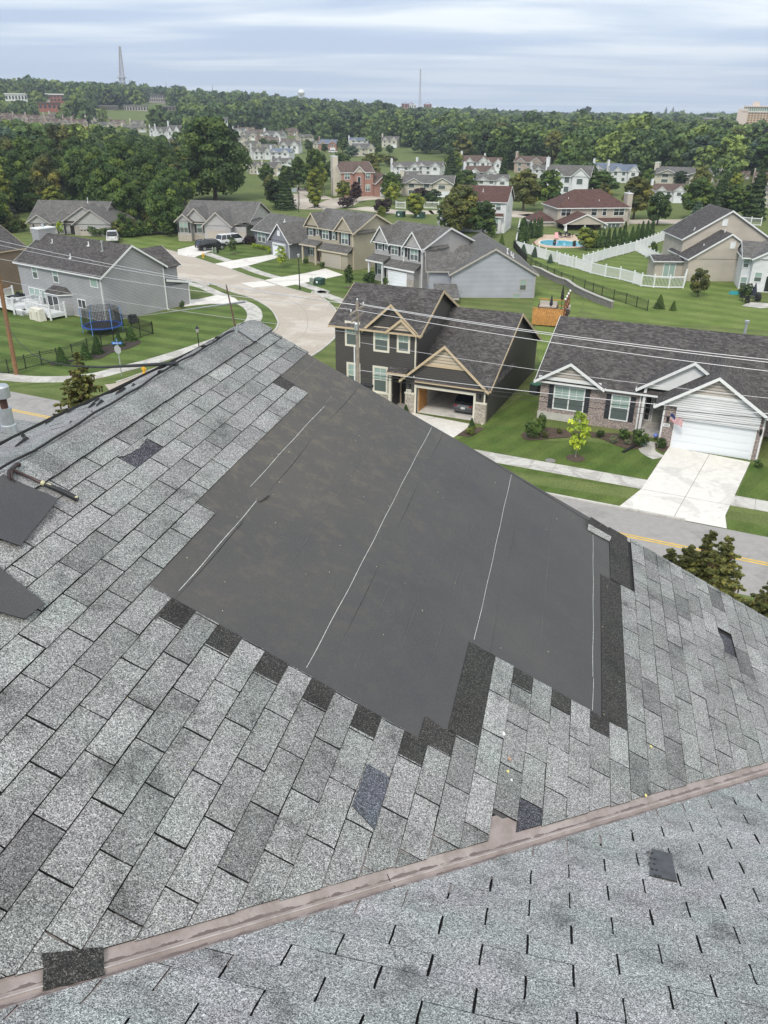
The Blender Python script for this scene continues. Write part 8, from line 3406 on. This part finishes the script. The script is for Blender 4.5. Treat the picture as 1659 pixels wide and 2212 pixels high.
M_buff = mat('buff hotel wall', (.55, .41, .27), .8)
M_pink = mat('pale pink hotel wall', (.62, .52, .45), .8)
o, Wh, Hh = slab_building('large buff hotel block with green-glazed top storey at the right edge of the skyline', 1596, 1675, 243, 281, 900, M_buff, mat('pale parapet', (.66, .62, .56), .7), 8, 12, 25, wm=mat('brown window', (.16, .09, .06), .4))
q = MB()
q.box(-4, -.6, 0, 5, 20, Hh + 3)
q.build('stair_tower', M_pink, o)
q = MB()
q.box(1, 1, Hh + 1, Wh - 1, 22, Hh + 4.5)
q.build('top_storey', mat('green glazing', (.06, .22, .17), .3), o)
for i in range(16):
    MB().box(2 + i * (Wh - 4) / 15 - .35, .7, Hh + 1, 2 + i * (Wh - 4) / 15 + .35, 1.1, Hh + 4.5).build('pilaster', M_pink, o)
q = MB()
q.box(0, 0, Hh + 4.5, Wh, 23, Hh + 5.6)
q.box(8, 4, Hh + 5.6, 14, 12, Hh + 9)
q.build('parapet', M_pink, o)
M_gbr = mat('grey-brown wall', (.20, .16, .14), .8)
slab_building('long low grey building left of the hotel', 1519, 1566, 257, 266, 1000, M_gbr, mat('grey flat roof', (.30, .29, .29), .8), 1, 6)
M_brk = mat('far red brick', (.30, .11, .08), .8)
slab_building('white flat-roofed block at the far left skyline', 12, 60, 204, 217, 900, M_wt, M_wt, 1, 7)
slab_building('brick block with white side at the far left skyline', 108, 139, 205, 219, 900, M_brk, M_wt, 2, 4)
slab_building('white stair block beside the brick block, far left', 98, 110, 204, 215, 905, M_wt, M_wt, 1, 2)
slab_building('low brick building under the far left skyline', 84, 132, 224, 236, 760, M_brk, R_brown, 1, 5)
slab_building('grey apartment block right of the lattice tower', 322, 357, 206, 219, 1080, mat('far grey wall', (.30, .27, .26), .8), R_grey, 2, 7)
slab_building('long row of grey-roofed apartments under the lattice tower', 215, 256, 230, 241, 820, M_gbr, R_lgrey, 1, 9)
slab_building('second long row of grey-roofed apartments, mid left', 268, 322, 229, 240, 830, mat('far pale wall', (.42, .38, .36), .8), R_lgrey, 1, 9)
slab_building('third row of grey-roofed apartments, right of the others', 330, 385, 231, 239, 850, M_gbr, R_lgrey, 1, 8)
slab_building('red brick school with gabled roofs at the foot of the middle mast', 867, 894, 224, 234, 1450, M_brk, M_brk, 1, 4, gabled=2)
slab_building('red brick gabled building right of the middle mast', 915, 932, 225, 235, 1450, M_brk, M_brk, 1, 3, gabled=1)
slab_building('white hall between the red brick gabled buildings', 884, 899, 227, 234, 1440, M_wt, M_wt, 1, 3)
slab_building('low white building among trees left of centre', 475, 492, 258, 268, 560, M_wt, R_lgrey, 1, 3)
for (u, lb) in ((1438, 'left grey church spire on the right skyline'), (1453, 'right grey church spire on the right skyline')):
    A_, B_ = at_dist(u, 243, 1700), at_dist(u, 230, 1700)
    q = MB()
    hh_ = B_.z - A_.z
    q.tube([(0, 0, -14), (0, 0, hh_ * .35)], 2.4, 4)
    q.tube([(0, 0, hh_ * .35), (0, 0, hh_)], [2.6, .1], 4)
    tag(q.build('church_spire', mat('slate spire', (.14, .15, .17), .7), loc=A_), lb, 'church spire')

# distant air
hzb = MB()
hzb.box(-3600, -60, -30, 3600, 4200, 190)
hz_o = hzb.build('haze', None)
hz_o.data.materials.clear()
hm_ = bpy.data.materials.new('haze air')
hm_.use_nodes = True
t = hm_.node_tree
t.nodes.clear()
pv = N(t, 'ShaderNodeVolumePrincipled', ins={'Density': 0.00021, 'Anisotropy': 0.2})
pv.inputs['Color'].default_value = (0.80, 0.88, 1.0, 1)
ot = N(t, 'ShaderNodeOutputMaterial')
t.links.new(pv.outputs[0], ot.inputs['Volume'])
hz_o.data.materials.append(hm_)
tag(hz_o, kind='stuff')
